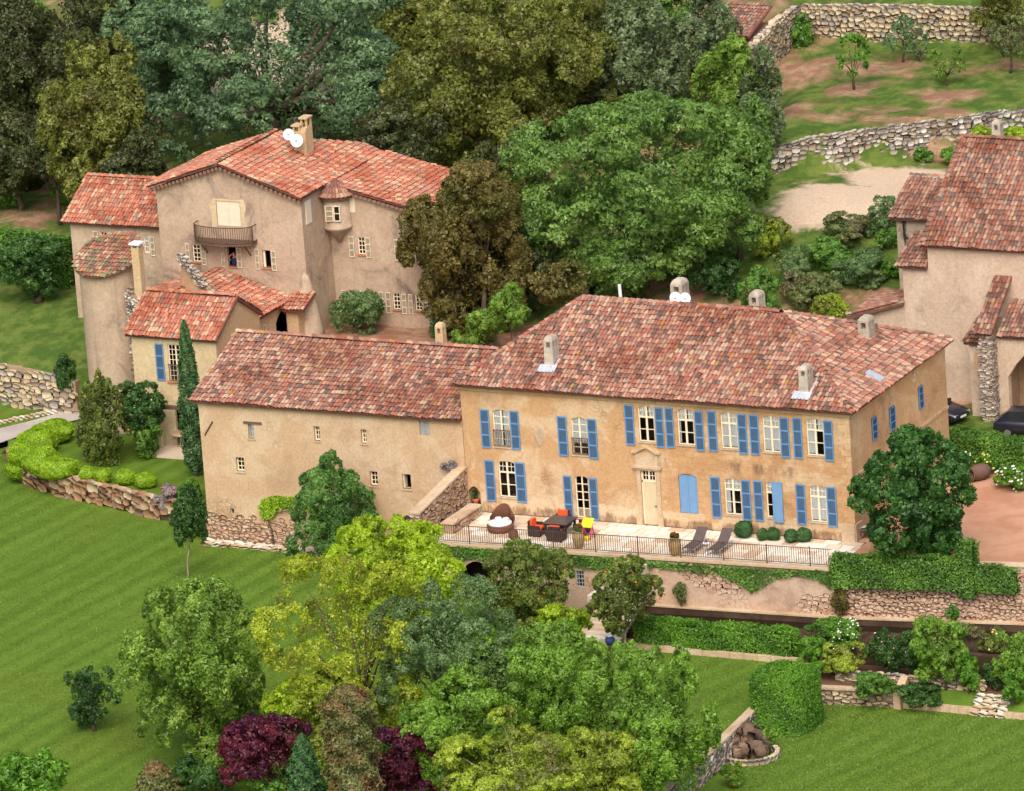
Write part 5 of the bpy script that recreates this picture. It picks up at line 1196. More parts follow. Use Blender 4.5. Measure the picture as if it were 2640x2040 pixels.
# annexe in front of the gable
an = thing('low_annexe', 'low annexe with shallow red tile roof in front of the gabled house', 'house', (-47.5, 20.4, 1))
AX0, AX1, AY0, AY1 = -53.4, -44.9, 17.5, 23.28
Pa = (AX1, 0); ao = []
for p, q in (((664,838),(676,882)), ((681,828),(692,868))):
    a, b = A(*p, x=AX1), A(*q, x=AX1); ao.append((min(a[1], b[1]-.1), max(b[1], a[1]+.5), b[2], a[2]))
ao = [(18.1,18.75,2.0,3.1), (19.15,19.8,2.0,3.1), (21.4,23.0,1.3,3.25)]
wl = MB(); rm = []; wall_panel(wl, rm, Pa, YU, YN, AY0, AY1, 1, 3.8, [ao[0], ao[1], (*ao[2], .5)], deep=2.2); wl.poly([(AX0,AY0,1), (AX1,AY0,1), (AX1,AY0,3.8), (-49.3,AY0,5.1), (AX0,AY0,3.8)]); wl.obj('wall', MAT['tan_plaster'], an); rooms(rm, 'room', MAT['room'], an)
for o in ao[:2]: window(an, Pa, YU, YN, o, vb=(), hb=(.33,.66)); 
for o in ao[:2]: shutter(an, Pa, YU, YN, o[1], o[1]+.32, o[2], o[3], 'whitewood')
roof_part(an, [[(AX1+.35,AY0-.2,3.78), (AX1+.35,AY1,3.78), (-49.3,AY1,5.2), (-49.3,AY0-.2,5.2)], [(AX0-.3,AY1,3.8), (AX0-.3,AY0-.2,3.8), (-49.3,AY0-.2,5.2), (-49.3,AY1,5.2)]], MAT['tiles_red'], [((-49.3,AY0-.2,5.24), (-49.3,AY1,5.24))], thick=.12)
po = thing('porch_roof', 'little tiled porch roof over the passage beside the annexe', 'porch', (-44, 22.6, 1.4))
m = MB(); m.box(-44.5,-43.75,22.0,22.7,1.2,3.3); m.obj('pier', MAT['tan_plaster'], po)
roof_part(po, [[(-44.55,21.6,3.55), (-43.2,21.6,3.55), (-43.2,23.28,4.15), (-44.55,23.28,4.15)]], MAT['tiles_red'])
m = MB(); m.lathe((XC-.15, Y3+.1, 0), [(1.0, 1.0), (.8, 2.0), (.62, 3.2), (.35, 4.6), (.1, 5.4)], 12); m.obj('buttress', MAT['taupe'], bh, True)
# ---------------------------------------------------------------- chapel on the right
ch_ = thing('chapel', 'tall plain chapel with steep brown tile roof at the right edge', 'chapel', (2, 28, 0))
Y6 = 24.3; CX0, CX1 = -5.6, 14.0
wl = MB(); wl.quad((CX0,Y6,0), (CX1,Y6,0), (CX1,Y6,8.85), (CX0,Y6,8.85)); wl.poly([(CX0,Y6,0), (CX0,37,0), (CX0,37,8.85), (CX0,30.6,13.0), (CX0,Y6,8.85)]); wl.quad((CX0,37,0), (CX1,37,0), (CX1,37,8.85), (CX0,37,8.85)); wl.obj('wall', MAT['taupe2'], ch_)
wl = MB(); wl.quad((-7.15,Y6+.03,0), (CX0+.01,Y6+.03,0), (CX0+.01,Y6+.03,7.7), (-7.15,Y6+.03,7.55)); wl.quad((-7.15,Y6+.03,0), (-7.15,29,0), (-7.15,29,8.8), (-7.15,Y6+.03,7.55)); wl.obj('aisle_wall', MAT['taupe2'], ch_)
rf = roof_part(ch_, [[(CX0-.3,Y6-.32,8.9), (CX1,Y6-.32,8.9), (CX1,30.6,13.25), (CX0-.3,30.6,13.25)], [(CX1,37.2,8.9), (CX0-.3,37.2,8.9), (CX0-.3,30.6,13.25), (CX1,30.6,13.25)]], MAT['tiles_brown'], [((CX0-.3,30.6,13.3), (CX1,30.6,13.3)), ((CX0-.2,Y6-.2,9.0), (CX0-.2,30.6,13.3))], limit=240)
c_ = A(2572,335,y=31.0); chimney(rf, (c_[0], 31.0), .55, .55, 12.6, 14.3, 'chim')
roof_part(ch_, [[(-7.45,Y6-.25,7.62), (CX0-.02,Y6-.25,7.62), (CX0-.02,26.9,8.75), (-7.45,26.9,8.75)]], MAT['tiles_brown'], limit=30, name='aisle_roof')
ln = thing('chapel_lean_to', 'low lean-to with curling brown tile roof left of the chapel', 'lean-to', (-8.5, 25.5, 0))
a, b = A(2200,812,y=24.35), A(2328,778,y=24.35)
wl = MB(); wl.poly([(a[0],24.4,0), (-7.16,24.4,0), (-7.16,24.4,b[2]-.1), (a[0],24.4,a[2]-.1)]); wl.quad((a[0],24.4,0), (a[0],27.6,0), (a[0],27.6,a[2]), (a[0],24.4,a[2]-.1)); wl.obj('wall', MAT['taupe2'], ln)
roof_part(ln, [[(a[0]-.3,27.8,a[2]-.1), (a[0]-.3,24.1,a[2]-.1), (-7.18,24.1,b[2]+.02), (-7.18,27.8,b[2]+.02)]], MAT['tiles_brown'], [((a[0]-.3,24.2,a[2]-.02), (-7.2,24.2,b[2]+.08))])
ax = thing('chapel_annexe', 'small rear annexe with black rain stains on grey render', 'house', (-7.5, 33, 1))
a, b = A(2306,560,y=32), A(2420,565,y=32)
wl = MB(); wl.quad((a[0]+.1,32,1), (CX0,32,1), (CX0,32,a[2]), (a[0]+.1,32,a[2])); wl.quad((a[0]+.1,32,1), (a[0]+.1,36,1), (a[0]+.1,36,a[2]+1), (a[0]+.1,32,a[2])); wl.obj('wall', MAT['greyrender'], ax)
zz = A(2372,457,y=35)[2]; roof_part(ax, [[(a[0]-.2,31.7,a[2]), (CX0+.4,31.7,a[2]), (CX0+.4,35,zz), (a[0]-.2,35,zz)]], MAT['tiles_brown'], [((a[0]-.2,35,zz+.04), (CX0+.4,35,zz+.04))])
pc = thing('chapel_porch', 'arched stone porch with brick buttress and tiled lean-to roof', 'porch', (1.5, 22.5, 0))
Y7 = 22.0; P7 = (0, Y7); wl = MB(); rm = []; wall_panel(wl, rm, P7, XU, XN, -.85, 8, 0, 4.65, [(-.25, 3.6, .35, 4.05, 1.7)], rev=.4, deep=2.25); wl.quad((-.85,Y7,0), (-.85,Y6,0), (-.85,Y6,6), (-.85,Y7,4.65))
wl.obj('wall', MAT['taupe2'], pc); rooms(rm, 'porch_room', MAT['mortar'], pc)
m = MB(); m.box(-1.5,-.86,21.2,Y6-.01,0,5.0); bt = m.obj('buttress', MAT['mortar'], pc)
it = wall_stones((-1.5,21.18), (-.86,21.18), 0, 0, 5.0, 5.0, (0,-1), (.22,.36), (.11,.16), .1, cap=False, ragged=0); it += wall_stones((-.84,21.2), (-.84,Y7), 0, 0, 4.6, 4.6, (1,0), (.22,.36), (.11,.16), .1, cap=False, ragged=0); stones(bt, it, MAT['stones'], 300, 'brick', True, .03)
roof_part(pc, [[(-1.65,21.0,5.02), (-.7,21.0,5.02), (-.7,Y6-.01,7.4), (-1.65,Y6-.01,7.4)]], MAT['tiles_brown'], limit=60, name='buttress_roof')
roof_part(pc, [[(-.68,21.75,4.7), (8,21.75,4.7), (8,Y6-.01,6.1), (-.68,Y6-.01,6.1)]], MAT['tiles_brown'], limit=200, name='porch_roof')
m = MB(); m.box(-2.45,-1.52,Y7,Y6-.01,0,4.2); m.obj('side_wall', MAT['taupe2'], pc); m = MB(); m.obox(P7, XU, XN, -2.2,-1.75,.002,.02,2.5,3.6); m.obj('niche', MAT['tan_plaster'], pc)
roof_part(pc, [[(-2.7,21.8,4.22), (-1.52,21.8,4.22), (-1.52,Y6-.01,5.0), (-2.7,Y6-.01,5.0)]], MAT['tiles_brown'], limit=30, name='side_roof')
m = MB(); m.obox(P7, XU, XN, -.3, 8, .0, .55, .0, .33); m.obj('porch_step', MAT['stone'], pc)
# red roofed hut at the top
hu = thing('tiled_hut', 'small half-hidden hut with broken orange tile roof behind the trees', 'hut', (-37, 62, 8))
a = A(1925,88,y=60); z0 = Hs(a[0], 60)-.5; hx = a[0]
m = MB(); m.box(hx-3.6,hx,60,63,z0,a[2]); m.obj('wall', MAT['sill'], hu); m = MB(); m.box(hx-.02,hx+.02,60.8,61.8,z0,a[2]-.5); m.obj('doorway', MAT['room'], hu)
roof_part(hu, [[(hx-3.9,59.7,a[2]-.1), (hx+.3,59.7,a[2]-.1), (hx+.3,63.3,a[2]+1.0), (hx-3.9,63.3,a[2]+1.0)]], MAT['tiles_brown'], limit=200)

# ================================================================== WALLS
def AW(px, py, P, u):
    y = P[1]
    for _ in range(6): q = A(px, py, y=y); y = P[1]+(q[0]-P[0])*u[1]/u[0]
    return ((q[0]-P[0])*u[0]+(y-P[1])*u[1], q[2])
rw = thing('terrace_wall', 'tall retaining wall under the terrace with dark arch and grilled window', 'wall', (-11, -5.2, -3.5))
LT = float(np.linalg.norm(TB-TA)); a, b = AW(1186,1445,TA,tu), AW(1272,1490,TA,tu); c1, c2 = AW(1483,1471,TA,tu), AW(1508,1515,TA,tu)
wop = [(a[0], b[0], -3.2, a[1], .6), (c1[0], c2[0], c2[1], c1[1])]
wl = MB(); rm = []; wall_panel(wl, rm, TA, tu, tn, 0, LT, -3.9, -.12, wop, rev=.35, deep=1.8); wl.obj('wall', MAT['retain'], rw); rooms(rm, 'vault', MAT['room'], rw)
window(rw, TA, tu, tn, wop[1], vb=(.33,.66), hb=(.25,.5,.75), mat='greyblue')
m = MB(); m.obox(TA, tu, tn, -.05, LT+.02, -.3, .1, -.119, .01); m.obj('coping', MAT['stone'], rw)
it = wall_stones(TA+tu*9.5+tn*.0, TB, -2.6, -2.6, -.2, -.2, tn, (.2,.42), (.12,.24), .06, cap=False)
it = [t_ for t_ in it if (math.sin(t_[0][0]*.9+1)+math.sin(t_[0][2]*2.1+t_[0][0]*.5) > .7)]; stones(rw, it, MAT['stones_rub'], 200, 'rubble_stone')
TC = np.array([10.6, -2.95]); u2 = unit(TC-TB); n2 = np.array([u2[1], -u2[0]])
rw2 = thing('forecourt_wall', 'stained rubble retaining wall below the gravel forecourt', 'wall', (6, -3.6, -3))
wl = MB(); wall_core(wl, TB, TB+u2*40, -3.6, -3.6, .42, .42, n2, .5, 0); wl.obj('wall', MAT['retain'], rw2)
it = wall_stones(TB, TB+u2*16, -2.5, -2.5, .3, .3, n2, (.2,.44), (.12,.24), .06, cap=False); stones(rw2, it, MAT['stones_rub'], 300, 'rubble_stone')
m = MB(); m.obox(TB, u2, n2, 0, 40, -.52, .06, .42, .5); m.obj('coping', MAT['stone'], rw2)
# basin
ba = thing('stone_basin', 'long raised stone water basin at the foot of the retaining wall', 'basin', (4, -6.4, -3.6))
b0 = TA+tu*12.6+tn*.02; b1 = TB+tn*.02; b2 = TB+u2*24
m = MB(); m.prism([b0, b0+tn*.3, TB+tn*.3, b2+n2*.3, b2, TB], -3.8, -2.58); m.obj('back_wall', MAT['wetstone'], ba); m = MB(); m.prism([b0, b0+tn*.34, TB+tn*.34, b2+n2*.34, b2, TB], -2.579, -2.5); m.obj('back_ledge', MAT['stone'], ba)
f0, f1, f2 = (b0[0], -7.35), (3.0, -7.35), (24, -6.7)
m = MB(); m.prism([f0, f1, f2, (24,-7.1), (3,-7.75), (b0[0],-7.75)][::-1], -3.8, -2.84); m.obj('front_wall', MAT['wetstone'], ba)
m = MB(); m.prism([b0+tn*.45, (b0[0]-.4,-7.75), (b0[0],-7.75), (b0[0]+.1, -6.3)], -3.8, -2.55); m.obj('end_wall', MAT['stone'], ba)
m = MB(); m.poly([(b0[0],-5.4,-2.9), (b0[0],-7.4,-2.9), (3,-7.4,-2.9), (24,-6.8,-2.9), (24,-2,-2.9), (1,-4.6,-2.9)]); wa = m.obj('water', MAT['water']); tag(wa, 'dark still water in the long basin', None, None, 'structure')
# clipped hedge in front of the basin with its low curb
hz = [A(px, py, z=-3.5)[:2] for px, py in ((1640,1658), (2068,1690))]
hedge('clipped_hedge', 'long clipped hedge in front of the stone basin', [(-8.6,-8.55), (-4,-8.5), (0.1,-8.45)], 1.05, -3.5, -2.1, L['hedge'], .12, 420)
cb_ = thing('hedge_curb', 'low stone curb along the foot of the clipped hedge', 'curb', (-4, -9.2, -3.5))
for i in range(13): m = MB(); x0 = -9.2+i*.75; m.box(x0, x0+.73, -9.33+rnd.uniform(-.02,.02), -9.05, -3.55, -3.22+rnd.uniform(-.02,.02)); m.obj('curb_stone', MAT['stone'], cb_)
# garden steps
gs = thing('garden_steps', 'flight of pale stone steps climbing from the lower lawn', 'steps', (-10.4, -8.2, -3.5))
for i in range(10):
    m = MB(); m.box(-12.0+.02*i, -9.6+.03*i, -9.25+i*.31, -8.85+i*.31, -3.52+.15*i-.02, -3.5+.15*(i+1)); m.obj('step', MAT['paving'], gs)
m = MB(); m.box(-12.0,-9.3,-8.85,-5.9,-3.7,-3.5); m.obj('base', MAT['mortar'], gs)
s2 = thing('wall_steps', 'upper pale steps rising along the terrace wall behind the citrus trees', 'steps', (-11.5, -5.6, -2))
for i in range(10): m = MB(); m.box(-12.6+i*.3, -12.25+i*.3, -6.15, -5.2+.03*i, -2.3, -1.95+.18*i); m.obj('step', MAT['paving'], s2)
# garden walls lower right
def stone_wall(name, label, pts, zb, zt, nrm, mat, sw=(.28,.55), sh=(.2,.34), dep=.3, thick=.5, limit=300, cap=True, core='darkearth', ragged=.08, coping=None):
    e = thing(name, label, 'wall', (*np.mean([p[:2] for p in pts], 0), min(zb) if hasattr(zb, '__len__') else zb)); it = []; mb = MB()
    n = len(pts); zb = zb if hasattr(zb, '__len__') else [zb]*n; zt = zt if hasattr(zt, '__len__') else [zt]*n
    for i in range(n-1):
        a, b = np.array(pts[i][:2], float), np.array(pts[i+1][:2], float); u_ = unit(b-a); n_ = np.array([u_[1], -u_[0]]); n_ = n_ if n_@np.array(nrm[:2]) > 0 else -n_
        it += wall_stones(a, b, zb[i], zb[i+1], zt[i], zt[i+1], n_, sw, sh, dep, cap=cap, ragged=ragged); wall_core(mb, a, b, zb[i]-.3, zb[i+1]-.3, zt[i]-.06, zt[i+1]-.06, n_, thick, .06)
    mb.obj('core', MAT[core], e); stones(e, it, MAT[mat], limit)
    if coping:
        for i in range(n-1):
            a, b = np.array(pts[i][:2], float), np.array(pts[i+1][:2], float); u_ = unit(b-a); n_ = np.array([u_[1], -u_[0]]); n_ = n_ if n_@np.array(nrm[:2]) > 0 else -n_; Ln = np.linalg.norm(b-a); k_ = max(1, int(Ln/.8))
            for j in range(k_):
                t0, t1 = j/k_, (j+1)/k_; m = MB(); p, q = a+(b-a)*t0, a+(b-a)*(t1-.01/Ln); z0, z1 = zt[i]+(zt[i+1]-zt[i])*t0, zt[i]+(zt[i+1]-zt[i])*t1
                v = [(*(p+n_*.05), z0+.02), (*(q+n_*.05), z1+.02), (*(q-n_*thick), z1+.02), (*(p-n_*thick), z0+.02)]; m.add(v+[(w_[0], w_[1], w_[2]+.1) for w_ in v], [(3,2,1,0),(4,5,6,7),(0,1,5,4),(1,2,6,5),(2,3,7,6),(3,0,4,7)]); m.obj('coping_stone', MAT[coping], e)
    return e
stone_wall('diagonal_wall', 'pale coped low wall running past the cube hedge', [(2.3,-44), (1.9,-22.5), (1.35,-15), (0.95,-9.5)], -4.6, -3.42, (1,0), 'stones', (.25,.5), (.18,.3), .2, .42, 200, False, 'mortar', .03, 'stone')
stone_wall('bed_wall', 'tan coped low wall below the rose bed', [(2.8,-11.95), (6.75,-11.4)], -4.6, -3.75, (0,-1), 'stones_warm', (.25,.5), (.16,.26), .2, .4, 200, False, 'mortar', .03, 'stone')
c_ = A(2300,1795,z=-4.2); ps = thing('sloping_pier', 'short sloping stone pier ending the low bed wall', 'pier', (6.9, -11.4, -4.5)); m = MB(); m.add([(6.76,-11.75,-4.55), (7.15,-11.75,-4.55), (7.15,-10.6,-4.55), (6.76,-10.6,-4.55), (6.76,-11.75,-3.7), (7.15,-11.75,-3.85), (7.15,-10.6,-3.1), (6.76,-10.6,-3.1)], [(3,2,1,0),(4,5,6,7),(0,1,5,4),(1,2,6,5),(2,3,7,6),(3,0,4,7)]); m.obj('block', MAT['stone'], ps)
cu2 = thing('lawn_edging', 'tan stone edging between lowest lawn and rose bed', 'edging', (10, -11.4, -4.5))
for i in range(9):
    x0 = 7.2+i*.5
    if x0 < 10.9: m = MB(); m.box(x0, x0+.48, -11.55, -11.2, -4.55, -4.2+rnd.uniform(-.02,.02)); m.obj('edging_stone', MAT['stone'], cu2)
for i in range(8): x0 = 12.6+i*.5; m = MB(); m.box(x0, x0+.48, -11.6, -11.25, -4.55, -4.25); m.obj('edging_stone', MAT['stone'], cu2)
st3 = thing('rubble_steps', 'short flight of rough stone steps in the edging at right', 'steps', (11.7, -11, -4.5)); it = []
for i in range(4):
    for j in range(4): it.append((np.array([11.05+j*.45+rnd.uniform(-.04,.04), -11.55+i*.33, -4.4+i*.19]), (1,0,0), (0,-1,0), .5, .2, .45))
stones(st3, it, MAT['paving'], 300, 'step_stone')
stone_wall('bed_terrace_wall', 'crumbling low stone wall inside the rose bed', [(3.2,-10.4), (8.2,-10.2), (11,-10.1)], -3.8, -3.35, (0,-1), 'stones_warm', (.25,.5), (.15,.25), .25, .4, 200, True, 'mortar')
# left: curved garden wall, old retaining wall, road edge stones
stone_wall('garden_wall', 'curved dry-stone wall of big reddish blocks below the bright bushes', [p for p in gw[2:]], LZ, [-2.35, -2.15, -2.0]+[-1.85]*(len(gw)-5), (-.3,-1), 'stones_red', (.42,.95), (.32,.5), .4, .6, 300, True, 'darkearth', .05)
ow = [(-72, 19.25), (-66, 18.85), (-60, 18.4), (-56.6, 18.15)]
stone_wall('old_wall', 'old squared-stone retaining wall at the left edge', ow, -2.5, [0.2,0.05,-.05,-.5], (0,-1), 'stones_warm', (.3,.7), (.24,.42), .25, .6, 300, False, 'mortar', .04)
es = thing('drive_edging', 'row of pale boulders edging the gravel drive', 'edging', (*A(80,1085,z=-2.45)[:2], -2.45)); it = []
for i in range(16):
    px = 195-i*14; p = A(px, 1052+(195-px)*.19, z=-2.4); it.append((p, (1,0.2,0), (0,-1,0), rnd.uniform(.32,.5), rnd.uniform(.2,.3), .35))
stones(es, it, MAT['paving'], 300, 'boulder')
# hillside dry-stone walls
w1 = [(-26.6,43.6), (-25.6,44.6), (-22,47.5), (-16,52.3), (-9,58), (0,65.2)]
stone_wall('dry_stone_wall', 'long grey dry-stone terrace wall below the orchard', w1, [4.9,5.5,5.6,5.6,5.6,5.8], [6.4,7.5,8.05,8.1,8.3,8.6], (0.5,-1), 'stones', (.26,.52), (.2,.36), .34, .7, 300, True, 'darkearth', .1)
a = A(2085,110,y=66); stone_wall('upper_terrace_wall', 'warm dry-stone terrace wall above the orchard', [(-31.2,66), (-24,66.2), (-15,66.4), (-4,66.4), (6,66.5)], [8.7,8.8,8.8,8.8,8.8], [11.0,11.3,11.2,11.1,11.1], (0,-1), 'stones_warm', (.28,.55), (.22,.38), .34, .7, 300, True, 'darkearth', .12)
stone_wall('side_terrace_wall', 'short dry-stone wall stepping forward left of the orchard', [(-31.0,57.6), (-31.05,62), (-31.2,66)], [8.4,8.6,8.7], [10.2,11.0,11.1], (1,0), 'stones_warm', (.26,.5), (.2,.34), .34, .7, 300, True, 'darkearth', .1)
ws = thing('hill_steps', 'rough stone steps climbing the bank left of the chapel annexe', 'steps', (-10, 30, 2)); it = []
for i in range(12):
    p = A(2245+ (i*7 if i > 5 else i*3)+12, 745-i*22, z=1.2+i*.34)
    for j in range(3): it.append((p+np.array([j*.45-.4, 0, 0]), (1,0,0), (0,-1,0), .5, .22, .45))
stones(ws, it, MAT['paving'], 300, 'step_stone')
# ================================================================== TERRACE THINGS
rl = thing('terrace_railing', 'thin rusty iron railing along the terrace edge', 'railing', (*TA, 0))
r0_ = np.array([TA[0], TA[1], 0.]); up3 = np.array([tu[0], tu[1], 0.])
for z in (.12, .97): m = MB(); m.obox(TA, tu, tn, .3, LT-.15, -.16, -.13, z, z+.03); m.obj('rail', MAT['iron'], rl)
bm_ = MB(); bm_.box(-.011, .011, -.011, .011, .13, .98); bme = bpy.data.meshes.new('baluster'); bme.from_pydata(bm_.v, [], bm_.f); bme.materials.append(MAT['iron'])
pm_ = MB(); pm_.box(-.025, .025, -.025, .025, .01, 1.05); pme = bpy.data.meshes.new('post'); pme.from_pydata(pm_.v, [], pm_.f); pme.materials.append(MAT['iron'])
k_ = int((LT-.5)/.125)
for i in range(k_):
    q = .32+i*.125; big = i % 19 == 0; o = bpy.data.objects.new('post' if big else 'baluster', pme if big else bme); col.objects.link(o); o.parent = rl
    o.location = up3*q+np.array([-tn[0]*.145, -tn[1]*.145, 0]); o.rotation_euler = (0, 0, math.atan2(tu[1], tu[0]))
MAT['wicker'] = m_plain('brown_wicker', S(110,72,58), .8, var=.2); MAT['wickerdark'] = m_plain('dark_wicker', S(58,46,44), .75, var=.2)
MAT['cushion'] = m_plain('white_cushion', (.8,.8,.78,1), .9, var=.04); MAT['orange'] = m_plain('orange_cushion', S(226,92,48), .85); MAT['mesh'] = m_plain('taupe_mesh', S(92,80,78), .8)
MAT['alu'] = m_plain('pale_frame', S(170,168,170), .5, .4); MAT['limep'] = m_plain('lime_plastic', S(190,226,50), .5, var=.04); MAT['pinkp'] = m_plain('pink_plastic', S(214,70,130), .5); MAT['yellowp'] = m_plain('yellow_plastic', S(240,206,40), .5)
MAT['urn'] = m_plaster('urn_clay', S(190,160,112), S(206,180,136), S(130,106,76), .6, .6, seed=4.4); MAT['terra'] = m_plain('terracotta_pot', S(186,104,72), .85)
MAT['black'] = m_plain('black_plastic', S(40,40,44), .5); MAT['bluepot'] = m_plain('blue_glaze', S(96,112,186), .3, var=.3)
# round daybed
p = A(1291,1368,z=0); db = thing('round_daybed', 'round brown wicker daybed with curved hood and white mattress', 'daybed', (p[0], p[1], 0))
m = MB(); m.lathe((p[0], p[1], 0), [(.62,.02), (.70,.1), (.72,.34), (.66,.36)], 28); m.obj('base', MAT['wicker'], db, True)
m = MB(); m.lathe((p[0], p[1], 0), [(.60,.36), (.63,.42), (.60,.50), (.3,.53)], 28); m.obj('mattress', MAT['cushion'], db, True)
v = []; f = []; nb = 18
for i in range(nb+1):
    t_ = math.radians(20+140*i/nb); hgt = .45+.55*math.sin((t_-math.radians(20))/math.radians(140)*math.pi); d = np.array([math.cos(t_), math.sin(t_)])
    for rr, zz in ((.71,.3), (.79,.3+hgt*.6), (.66,.3+hgt), (.60,.3+hgt-.03), (.70,.3+hgt*.55), (.64,.36)): v.append((p[0]+d[0]*rr, p[1]+d[1]*rr, zz))
for i in range(nb):
    for j in range(6): f.append((i*6+j, i*6+(j+1) % 6, (i+1)*6+(j+1) % 6, (i+1)*6+j))
f += [tuple(range(6)), tuple(range(nb*6, nb*6+6))[::-1]]; obj('hood', v, f, MAT['wicker'], db, True)
for sx in (-.22, .22):
    m = MB(); m.lathe((p[0]+sx, p[1]+.25, .52), [(.16,0), (.2,.06), (.14,.12)], 12); m.obj('pillow', MAT['cushion'], db, True)
p = A(1324,1386,z=0); ot = thing('wicker_footstool', 'small brown round footstool in front of the daybed', 'footstool', p); m = MB(); m.lathe((p[0],p[1],0), [(.24,.01), (.26,.06), (.26,.3), (.22,.33)], 16); m.obj('drum', MAT['wicker'], ot, True); m = MB(); m.lathe((p[0],p[1],0), [(.23,.331), (.24,.36), (.15,.39)], 16); m.obj('pad', MAT['wicker'], ot, True)
# dining set
p = A(1446,1376,z=0); dt = thing('dining_table', 'square dark glass-topped dining table on the terrace', 'table', (p[0],p[1],0))
m = MB(); m.box(p[0]-.7,p[0]+.7,p[1]-.7,p[1]+.7,.70,.76); m.obj('tabletop', m_plain('dark_top', S(74,66,66), .3), dt); m = MB(); m.box(p[0]-.62,p[0]+.62,p[1]-.62,p[1]+.62,.6,.699); m.obj('apron', MAT['wickerdark'], dt)
for sx in (-1,1):
    for sy in (-1,1): m = MB(); m.box(*sorted((p[0]+sx*.62,p[0]+sx*.52)), *sorted((p[1]+sy*.62,p[1]+sy*.52)), .005,.599); m.obj('leg', MAT['wickerdark'], dt)
def armchair(label, x, y, rot):
    e = thing('wicker_armchair', label, 'armchair', (0,0,0), 'armchairs round the dining table')
    for nm, bx, mt in (('seat', (-.32,.32,-.3,.3,.06,.36), 'wickerdark'), ('backrest', (-.34,.34,.3,.4,.06,.82), 'wickerdark'), ('armrest', (-.42,-.33,-.3,.39,.06,.6), 'wickerdark'), ('armrest', (.33,.42,-.3,.39,.06,.6), 'wickerdark'), ('cushion', (-.3,.3,-.28,.29,.361,.46), 'orange'), ('back_cushion', (-.28,.28,.19,.295,.47,.86), 'orange')):
        m = MB(); m.box(*bx); m.obj(nm, MAT[mt], e)
    for sx in (-.35,.35):
        for sy in (-.26,.34): m = MB(); m.box(sx-.03,sx+.03,sy-.03,sy+.03,.0,.06); m.obj('foot', MAT['wickerdark'], e)
    e.location = (x,y,0.008); e.rotation_euler = (0,0,rot); return e
armchair('dark wicker armchair with orange cushion behind the dining table, left one', p[0]-.45, p[1]+1.05, 0)
armchair('dark wicker armchair with orange cushion at the right side of the dining table', p[0]+1.05, p[1]+.35, -math.pi/2)
armchair('dark wicker armchair with orange cushion on the near side of the dining table', p[0]+.3, p[1]-1.05, math.pi)
armchair('dark wicker armchair with orange cushion at the left side of the dining table', p[0]-1.08, p[1]-.5, math.pi/2)
# toy
p = A(1516,1388,z=0); ty = thing('play_table', 'lime green pink and yellow plastic play stand', 'toy', (p[0],p[1],0))
m = MB(); m.add([(p[0]-.3,p[1]-.15,.62),(p[0]+.3,p[1]-.15,.62),(p[0]+.3,p[1]+.3,1.0),(p[0]-.3,p[1]+.3,1.0),(p[0]-.3,p[1]-.17,.66),(p[0]+.3,p[1]-.17,.66),(p[0]+.3,p[1]+.28,1.04),(p[0]-.3,p[1]+.28,1.04)], [(3,2,1,0),(4,5,6,7),(0,1,5,4),(1,2,6,5),(2,3,7,6),(3,0,4,7)]); m.obj('board', MAT['limep'], ty)
for sx in (-.24,.24): m = MB(); m.tube([(p[0]+sx,p[1]+.2,.93),(p[0]+sx,p[1]-.3,.01)], [.04,.04], 8); m.tube([(p[0]+sx,p[1],.75),(p[0]+sx,p[1]+.35,.01)], [.04,.04], 8); m.obj('leg', MAT['pinkp'], ty)
m = MB(); m.lathe((p[0]+.12,p[1]-.42,0), [(.14,.01),(.17,.2),(.17,.24)], 14); m.obj('bucket', MAT['yellowp'], ty, True)
def urn(label, px, py, h_, r, z=0, plant='red', cat='urn'):
    p = A(px, py, z=z); e = thing('clay_urn', label, cat, (p[0],p[1],z), 'clay urns with flowers')
    m = MB(); m.lathe((p[0],p[1],z), [(.5*r,.01),(.62*r,.06*h_),(r,.55*h_),(.95*r,.75*h_),(.62*r,.92*h_),(.74*r,.96*h_),(.74*r,h_),(.6*r,h_)], 20); m.obj('pot', MAT['urn'], e, True)
    P, Nr, ti, _ = crown_points((p[0],p[1],z+h_+.1), (r*.8,r*.8,.2), 700, 7, .5, 8, .5, .5, low=-.2); leaf_mesh('plant', P, Nr, .09, L['deep'], e, ti); kk = rng.permutation(len(P))[:26]; small_balls('blossom', P[kk]+np.array([0,0,.05]), .04, MAT['petal_r'] if plant == 'red' else MAT['petal_o'], e)
    return e
urn('tall clay urn with flowers beside the play stand', 1493, 1413, .95, .33)
urn('large clay urn with red flowers left of the sun loungers', 1741, 1432, .95, .34)
urn('pale clay urn with red flowers on gravel at the house corner', 2260, 1432, .8, .3)
# loungers
def lounger(label, px, py):
    p = A(px, py, z=0); e = thing('sun_lounger', label, 'sun lounger', (p[0],p[1],.008), 'sun loungers on the terrace'); x, y = p[0], p[1]
    def slab(nm, pts, w_, th, mt):
        v = []; 
        for (yy, zz) in pts: v += [(x-w_,y+yy,zz),(x+w_,y+yy,zz),(x+w_,y+yy,zz+th),(x-w_,y+yy,zz+th)]
        f = []
        for i in range(len(pts)-1):
            for j in range(4): f.append((i*4+j,i*4+(j+1)%4,i*4+4+(j+1)%4,i*4+4+j))
        f += [(3,2,1,0), tuple(range(len(v)-4,len(v)))]; return obj(nm, v, f, MAT[mt], e)
    slab('seat', [(-.95,.33),(-.4,.34),(.25,.33)], .30, .03, 'mesh'); slab('backrest', [(.255,.33),(.6,.55),(1.0,.88)], .30, .03, 'mesh')
    for sx in (-.33,.33):
        m = MB(); m.box(x+sx-.025,x+sx+.025,y-1.0,y+.9,.27,.325); m.obj('side_rail', MAT['alu'], e)
        for yy in (-.85,.7): m = MB(); m.box(x+sx-.025,x+sx+.025,y+yy-.03,y+yy+.03,.0,.27); m.obj('leg', MAT['alu'], e)
    return e
